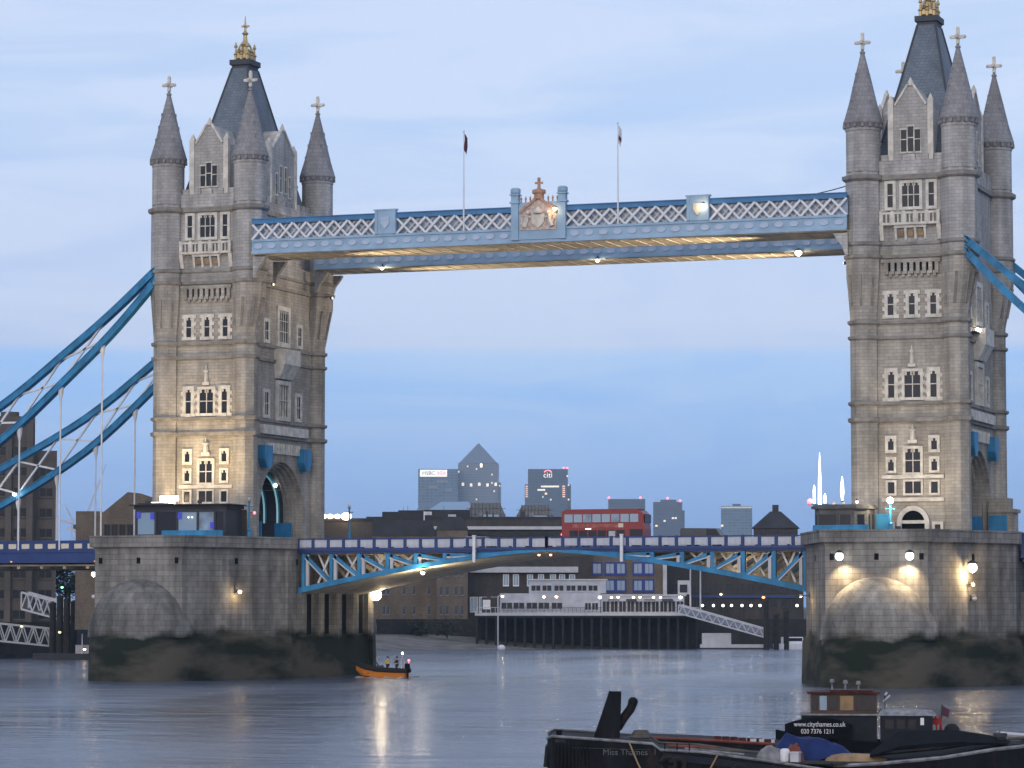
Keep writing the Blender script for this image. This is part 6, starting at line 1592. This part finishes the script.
b = MB(); b.sphere((-3.5, -.6, 2.1), .17, 8); b.tube([(-3.5, -.6, .8), (-3.5, -.6, 2.0)], .04, 6); b.build('red_light', 'g_red', t)
b = MB(); b.box(-3.65, -3.4, -.75, -.45, .9, 1.5); b.build('red_flag', 'red_cloth', t, False)
def on_boat(lx, ly, lz): return (RB.x + lx * math.cos(RA) - ly * math.sin(RA), RB.y + lx * math.sin(RA) + ly * math.cos(RA), lz)
person('crew member in a yellow jacket standing at the wheel of the orange boat', on_boat(-.68, .0, .56), RA - R(90), 'yellow', 'crew of the orange boat')
person('crew member in dark clothing standing behind the helmsman of the orange boat', on_boat(-1.65, -.42, .56), RA - R(90), 'cloth_dark', 'crew of the orange boat')
wk = MB(); vs = []; fs = []
for k in range(14):
    x = 3.2 - k * .55
    for s in (-1, 1): vs += [(x, s * (1.05 + .02 * k), .02), (x, s * (1.3 + .14 * k), .10 + .10 * math.sin(k * 1.7)), (x, s * (1.9 + .2 * k), .01)]
for k in range(13):
    for s in (0, 3):
        a = k * 6 + s
        for j in (0, 1): fs.append((a + j, a + j + 1, a + j + 7, a + j + 6))
wk.add(vs, fs); wo = wk.build('bow_wave', mat('foam', (.42, .44, .47), .6, noise=.5, nscale=1.2), t)

# moored barges and tug in the foreground
def hull(t, secs, m, name='hull'):
    b = MB(); b.loft(secs); return b.build(name, m, t)
BX, BA = (75.99, -195.59), 0.2657 + .05
t = thing('river_barge', 'long black river barge with worn pale gunwale, name on its bow and mooring ropes', 'barge', (BX[0], BX[1], 0), BA)
sc = 150 / 3180.4
def bx(u): return (u - 770) * sc
def bz(v): return 8.1116 + (606 - v) * sc
SH = ((549, 1.4, 737), (554, 2.2, 734), (600, 2.4, 737), (652, 2.4, 741), (660, 2.4, 747), (700, 2.4, 749), (760, 2.4, 757), (820, 2.3, 766), (880, 2.0, 774))
secs = [[(bx(u), -hw, bz(v)), (bx(u), -hw * .96, -.6), (bx(u), hw * .96, -.6), (bx(u), hw, bz(v) + .12)] for u, hw, v in SH]
hull(t, secs, 'hull_worn')
b = MB(); b.box(bx(557), bx(650), -2.25, 2.25, bz(737) - .1, bz(736)); b.build('fore_deck', 'deck_rust', t, False)
for s in (-1, 1):
    b = MB(); b.tube([(bx(u), s * (hw + .02), bz(v) + .05 + (.12 if s > 0 else 0)) for u, hw, v in SH], .07, 6); b.build('gunwale', 'deck_wood' if s > 0 else 'grey_worn', t)
b = MB(); b.box(bx(657), bx(875), -2.1, 2.1, bz(760), bz(758)); b.build('hold_floor', 'deck_rust', t, False)
b = MB(); b.bar((bx(662), -2.46, bz(752)), (bx(820), -2.4, bz(770)), .12, .3); b.build('rubbing_strake', 'navy', t, False)
for s, zz in ((-1, 0), (1, 0)):
    b = MB(); b.bar((bx(575), -2.43, bz(744)), (bx(650), -2.43, bz(746)), .04, .02); 
b.build('weld_seam', 'steel_dark', t, False)
for k in range(7):
    b = MB(); b.tube([(bx(549.5), -1.3 + .42 * k, bz(744)), (bx(547.5), -1.3 + .42 * k, bz(764))], .14, 6); b.build('fender', 'rubber', t)
text('hull_name', 'Miss Thames  1', .40, 'faded_letter', t, (bx(630), -2.43, bz(748.5)), (R(90), 0, -.01), .012)
for u, y, v in ((560.5, -1.5, 730), (560, 1.2, 731)):
    b = MB(); b.lathe([(.12, bz(736)), (.12, bz(v)), (.16, bz(v) + .05)], (bx(u), y), 8); b.build('bollard', 'black', t)
PP = [(bx(594), bz(737)), (bx(620), bz(737)), (bx(621), bz(722)), (bx(622), bz(691.5)), (bx(610), bz(690)), (bx(604), bz(708))]
for y0, y1 in ((-.62, -.44), (.44, .62)):
    p = MB(); p.prism(PP, 'y', y0, y1); p.build('towing_post', 'hull_worn', t, False)
p = MB()
for k in range(7): p.bar((bx(598 + k * 2.0), -.44, bz(733 - 6 * k)), (bx(598 + k * 2.0), .44, bz(733 - 6 * k)), .12, .12)
p.box(bx(609.5), bx(621.5), -.44, .44, bz(695), bz(690.5)); p.box(bx(613), bx(620), -.44, .44, bz(737), bz(697)); p.build('post_web', 'black', t, False)
p = MB(); p.tube([(bx(618), 0, bz(727)), (bx(624), 0, bz(717)), (bx(631), 0, bz(708)), (bx(633.5), 0, bz(702))], .21, 8); p.sphere((bx(633.5), 0, bz(701)), .24, 10); p.build('derrick_stub', 'hull_worn', t)
for (u0, v0, u1, v1) in ((629, 738, 646, 775), (716, 750, 697, 780)):
    b = MB(); b.tube([(bx(u0), -2.45, bz(v0)), (bx((u0 + u1) / 2), -2.7, bz((v0 + v1) / 2 + 2)), (bx(u1), -3.2, bz(v1))], .04, 5); b.build('mooring_rope', 'sand', t)
b = MB(); b.tube([(bx(652), -2.0, bz(741)), (bx(660), -2.1, bz(753)), (bx(680), -2.1, bz(757)), (bx(700), -2.0, bz(746))], .07, 5); b.build('slack_hose', 'deck_wood', t)
for u in (667, 676, 737, 775):
    b = MB(); c_ = (bx(u), -2.56, bz(752 + (u - 660) * .11) - .35)
    b.tube([(c_[0] + .34 * math.cos(a), c_[1], c_[2] + .34 * math.sin(a)) for a in [2 * math.pi * i / 14 for i in range(15)]], .12, 6); b.build('tyre_fender', 'rubber', t)
for k in range(13):
    u = 556 + k * 3.6 if k < 10 else 664 + (k - 10) * 12; b = MB(); b.box(bx(u) - .03, bx(u) + .03, -2.47, -2.39, bz(764), bz(739.5)); b.build('hull_rib', 'hull_worn', t, False)
# things lying in the hold
def lump(name, label, cat, loc, size, m, seed, rz=0):
    rnd = random.Random(seed); b = MB(); b.sphere((0, 0, 0), 1, 14)
    b.v = [(x * size[0] * rnd.uniform(.82, 1.12), y * size[1] * rnd.uniform(.82, 1.12), max(-.02, z * size[2] * rnd.uniform(.8, 1.15))) for x, y, z in b.v]
    o = b.build(name, m); o.location = loc; o.rotation_euler = (0, 0, rz); return tag(o, label, cat)
def onb(u, y, z): return (BX[0] + bx(u) * math.cos(BA) - y * math.sin(BA), BX[1] + bx(u) * math.sin(BA) + y * math.cos(BA), z)
HF = bz(758)
lump('canvas_bundle', 'crumpled pale grey canvas bundle in the hold of the long black barge', 'bundle', onb(769, -1.3, HF), (.75, .5, .7), 'grey_worn', 3, .2)
lump('red_bundle', 'dull red cloth heap in the barge hold beside the pale canvas bundle', 'bundle', onb(791, -.9, HF), (.5, .45, .8), 'rust', 5)
for k, (u, y, lb, m) in enumerate(((782, -1.6, 'white plastic drum standing in the barge hold by the blue tarpaulin', 'white_paint'), (792, -1.8, 'small pale box standing in the barge hold by the white drum', 'grey_paint'))):
    b = MB(); b.lathe([(.2, 0), (.23, .08), (.23, .5), (.18, .58), (.1, .6)], (0, 0), 10) if k == 0 else b.box(-.2, .2, -.2, .2, 0, .4)
    if k: b.box(-.23, .23, -.23, .23, .401, .46)
    o = b.build('drum' if k == 0 else 'deck_box', m); o.location = onb(u, y, HF); tag(o, lb, 'drum' if k == 0 else 'box')
t2 = thing('tarpaulin_cover', 'rumpled blue tarpaulin draped over cargo in the long black barge', 'tarpaulin', onb(810, .9, HF), BA)
b = MB(); nx2, ny2 = 22, 10; vs = []; rnd = random.Random(11)
for j in range(ny2 + 1):
    for i in range(nx2 + 1):
        x = -1.9 + 4.2 * i / nx2; y = -1.1 + 2.2 * j / ny2
        e = min(i, nx2 - i) / 4.0; f_ = min(j, ny2 - j) / 2.5; k = min(1, e) * min(1, f_)
        vs.append((x, y, .02 + k * (.95 - .2 * x) + rnd.uniform(-.05, .05) * k + .08 * math.sin(x * 3 + y)))
b.add(vs, [(j * (nx2 + 1) + i, j * (nx2 + 1) + i + 1, (j + 1) * (nx2 + 1) + i + 1, (j + 1) * (nx2 + 1) + i) for j in range(ny2) for i in range(nx2)]); b.build('cover', 'tarp', t2)
# planks, pipes and rope lying along the barge, and the second barge behind it
for k, (u0, u1, y, v0, v1, lb, m) in enumerate(((684, 742, -1.7, 745, 751, 'long grey plank lying along the near side of the barge hold', 'grey_worn'), (700, 760, -.4, 746, 750, 'weathered brown plank lying across the middle of the barge hold', 'deck_wood'), (668, 716, .6, 745, 747, 'rusty pipe lying along the far side of the barge hold', 'rust'))):
    b = MB(); p_, q_ = onb(u0, y, bz(v0)), onb(u1, y + .2, bz(v1))
    if k < 2: b.bar(p_, q_, .3, .07)
    else: b.tube([p_, q_], .08, 8)
    tag(b.build('plank' if k < 2 else 'pipe', m), lb, 'plank' if k < 2 else 'pipe')
b = MB(); o_ = onb(641, -.9, bz(736))
for k in range(5): b.tube([(o_[0] + (.5 - .05 * k) * math.cos(a), o_[1] + (.5 - .05 * k) * math.sin(a), o_[2] + .06 + .07 * k) for a in [2 * math.pi * i / 14 for i in range(15)]], .045, 5)
tag(b.build('rope_coil', 'deck_wood'), 'coil of rope on the foredeck of the long black barge', 'rope coil')
CX_, CA = (70.86, -183.52), 0.2766 + .04
t = thing('river_barge', 'brown edged dark barge lying behind the name painted barge, mostly hidden', 'barge', (CX_[0], CX_[1], 0), CA)
sc = 163 / 3180.4
def cxx(u): return (u - 735) * sc
def cz(v): return 8.1116 + (606 - v) * sc
SH2 = ((640, 1.2, 736), (650, 1.9, 735.5), (700, 2.1, 737.5), (760, 2.1, 741), (815, 2.0, 744), (830, 1.6, 745))
hull(t, [[(cxx(u), -hw, cz(v)), (cxx(u), -hw * .96, -.6), (cxx(u), hw * .96, -.6), (cxx(u), hw, cz(v) + .1)] for u, hw, v in SH2], 'hull_worn')
for s_ in (-1, 1):
    b = MB(); b.tube([(cxx(u), s_ * (hw + .02), cz(v) + .04) for u, hw, v in SH2], .08, 6); b.build('gunwale', 'rust', t)
b = MB()
for k in range(7): b.cbox((cxx(716 + k * 8.2), -1.4 + .25 * (k % 3), cz(738 + k * .5) + .12), (.34, .3, .22))
b.build('deck_fitting', 'red_worn', t, False)
b = MB()
for k in range(4): b.cbox((cxx(742 + k * 9), -1.2 - .2 * (k % 2), cz(740.5 + k * .5) + .12), (.3, .26, .26))
b.build('deck_fitting', 'grey_paint', t, False)
# tug behind
TXY = (76.68, -178.90); TA = 0.2352; sc2 = 166 / 3180.4
t = thing('work_tug', 'dark passenger launch with red roofed wheelhouse and lettered bow board, behind the barges', 'launch', (TXY[0], TXY[1], 0), TA)
def tx(u): return (u - 868) * sc2
secs = []
for u, hw, zt in ((776, .15, 1.75), (795, 1.2, 1.5), (830, 1.7, 1.3), (880, 1.8, 1.2), (940, 1.6, 1.3), (955, 1.2, 1.5)):
    secs.append([(tx(u), -hw, zt), (tx(u), -hw * .8, -.5), (tx(u), hw * .8, -.5), (tx(u), hw, zt)])
hull(t, secs, 'black')
zA = lambda v: 8.1116 + (606 - v) * sc2
b = MB(); b.box(tx(802), tx(876), -1.4, 1.4, 1.0, zA(713)); b.build('fore_cabin', 'navy', t, False)
b = MB(); b.box(tx(800), tx(878), -1.6, 1.6, zA(713) + .001, zA(711.5)); b.build('fore_roof', 'grey_worn', t, False)
bo = MB(); arcp = [(tx(786 + 66 * k / 14), zA(724 - 9.5 * math.sin(math.pi * (k + 1.5) / 17))) for k in range(15)]
bo.prism(arcp + [(tx(852), zA(735)), (tx(786), zA(735))][::1], 'y', -1.95, -1.85); board = bo.build('name_board', 'black', t, False)
text('board_text', 'www.citythames.co.uk', .36, 'white_paint', board, (tx(820), -1.97, zA(721.5)), (R(90), 0, 0), .008, sx=.8)
text('board_text', '020 7376 1211', .33, 'white_paint', board, (tx(818), -1.97, zA(728.5)), (R(90), 0, 0), .008, sx=.85)
b = MB(); b.box(tx(811), tx(876), -1.25, 1.25, zA(711.4), zA(692)); b.build('wheelhouse', 'umber', t, False)
b = MB(); b.box(tx(808), tx(879), -1.45, 1.45, zA(692) + .001, zA(690.2)); b.box(tx(830), tx(872), -1.2, 1.2, zA(690.1), zA(688.5)); b.build('wheelhouse_roof', 'red_worn', t, False)
for a, c, m in ((813, 818, 'glass'), (820, 827, 'walk_glass'), (829, 838, 'glass'), (840, 853, 'sand'), (855, 862, 'glass'), (864, 874, 'glass')):
    p = MB(); p.box(tx(a), tx(c), -1.29, -1.24, zA(708), zA(694)); p.build('wheelhouse_window', m, t, False)
for x, h_ in ((832, .35), (845, .3), (858, .25)):
    p = MB(); p.lathe([(.05, 0), (.05, h_), (.14, h_ + .02), (.1, h_ + .2)], (tx(x), 0), 6); o = p.build('roof_fitting', 'grey_worn', t); o.location.z = zA(688.5)
b = MB(); b.box(tx(879), tx(930), -1.6, 1.6, 1.1, zA(713)); b.build('saloon', 'navy', t, False)
b = MB(); b.loft([[(tx(876), -1.7, zA(713) + .001), (tx(934), -1.7, zA(713) + .001), (tx(934), 1.7, zA(713) + .001), (tx(876), 1.7, zA(713) + .001)], [(tx(880), -1.3, zA(707)), (tx(930), -1.3, zA(709)), (tx(930), 1.3, zA(709)), (tx(880), 1.3, zA(707))]]); b.build('saloon_roof', 'grey_worn', t, False)
for a, c in ((884, 892), (895, 903), (906, 914)):
    p = MB(); p.box(tx(a), tx(c), -1.63, -1.59, zA(726), zA(717)); p.build('saloon_window', 'glass', t, False)
p = MB(); p.box(tx(918), tx(921.5), -1.64, -1.6, zA(722), zA(715)); p.build('notice', 'white_paint', t, False)
p = MB(); p.tube([(tx(884), 0, zA(708)), (tx(884), 0, zA(694)), (tx(886), 0, zA(691))], .06, 6); p.tube([(tx(882), 0, zA(700)), (tx(889), 0, zA(694))], .05, 6); p.build('mast', 'grey_paint', t)
p = MB(); p.tube([(tx(935), -.8, 1.2), (tx(933), -.8, zA(712))], .05, 6); p.tube([(tx(941), -.8, 1.2), (tx(937), -.8, zA(714))], .05, 6); p.box(tx(930), tx(938), -.9, .6, zA(722), zA(716)); p.build('stern_frame', 'red_cloth', t, False)
p = MB(); p.tube([(tx(937), 0, 1.3), (tx(940), 0, zA(703))], .05, 6); so = p.build('flagstaff', 'steel_dark', t); p = MB(); p.add([(tx(939.9), 0, zA(704)), (tx(947), .2, zA(708)), (tx(946), .1, zA(716)), (tx(938.8), 0, zA(713))], [(0, 1, 2, 3)]); p.build('ensign', 'flag_dark', so, False)
p = MB(); p.sphere((tx(949), -.6, 1.7), .42, 10); p.build('fender', 'rubber', t)
# lighter with swept gunwale, right
LXY = (83.89, -193.67); LA = 0.2113 + .03; sc3 = 150 / 3180.4
t = thing('steel_lighter', 'broad dark steel lighter with a pale swept gunwale rail at the lower right corner', 'lighter', (LXY[0], LXY[1], 0), LA)
def lx(u): return (u - 945) * sc3
zL = lambda v: 8.1116 + (606 - v) * sc3
secs = []
for u, hw, v in ((835, 1.2, 763), (850, 1.8, 762), (880, 2.0, 760), (940, 2.0, 754), (990, 1.8, 746), (1030, 1.3, 742), (1075, .4, 740)):
    secs.append([(lx(u), -hw, zL(v)), (lx(u), -hw * .9, -.5), (lx(u), hw * .9, -.5), (lx(u), hw, zL(v) + .25)])
hull(t, secs, 'hull_worn')
for s, m in ((-1, 'grey_worn'), (1, 'deck_wood')):
    b = MB(); b.tube([(lx(u), s * hw, zL(v) + .05 + (.25 if s > 0 else 0)) for u, hw, v in ((835, 1.2, 763), (850, 1.8, 762), (880, 2.0, 760), (940, 2.0, 754), (990, 1.8, 746), (1030, 1.3, 742), (1075, .4, 740))], .09, 6); b.build('gunwale', m, t)
b = MB(); b.loft([[(lx(870), -1.5, zL(754)), (lx(870), 1.6, zL(752)), (lx(870), 1.6, zL(752) + .02), (lx(870), -1.5, zL(752))], [(lx(900), -1.6, zL(745)), (lx(900), 1.7, zL(738)), (lx(900), 1.7, zL(730)), (lx(900), -1.6, zL(742))], [(lx(955), -1.5, zL(742)), (lx(955), 1.6, zL(734)), (lx(955), 1.6, zL(729)), (lx(955), -1.5, zL(738))], [(lx(1004), -1.0, zL(741)), (lx(1004), 1.0, zL(738)), (lx(1004), 1.0, zL(736)), (lx(1004), -1.0, zL(740))]]); b.build('hatch_cover', 'black', t)
for u, v in ((998, 733), (1012, 739)):
    b = MB(); b.lathe([(.2, zL(v) - .5), (.2, zL(v) - .1), (.32, zL(v) - .08), (.32, zL(v) + .1)], (lx(u), .3 if u < 1005 else -.8), 8); b.build('bollard', 'steel_dark', t)
b = MB(); b.tube([(lx(1000), 1.8, zL(739) + .3), (lx(1030), 1.4, zL(741) + .3), (lx(1060), .9, zL(744) + .3)], .12, 6); b.build('top_rail', 'grey_paint', t)
lump('canvas_cover', 'long low tan canvas cover lying in the boats below the lettered bow board', 'cover', (LXY[0] + lx(858) * math.cos(LA), LXY[1] + lx(858) * math.sin(LA) - .3, zL(758)), (1.5, .9, .35), 'sand', 9, LA)
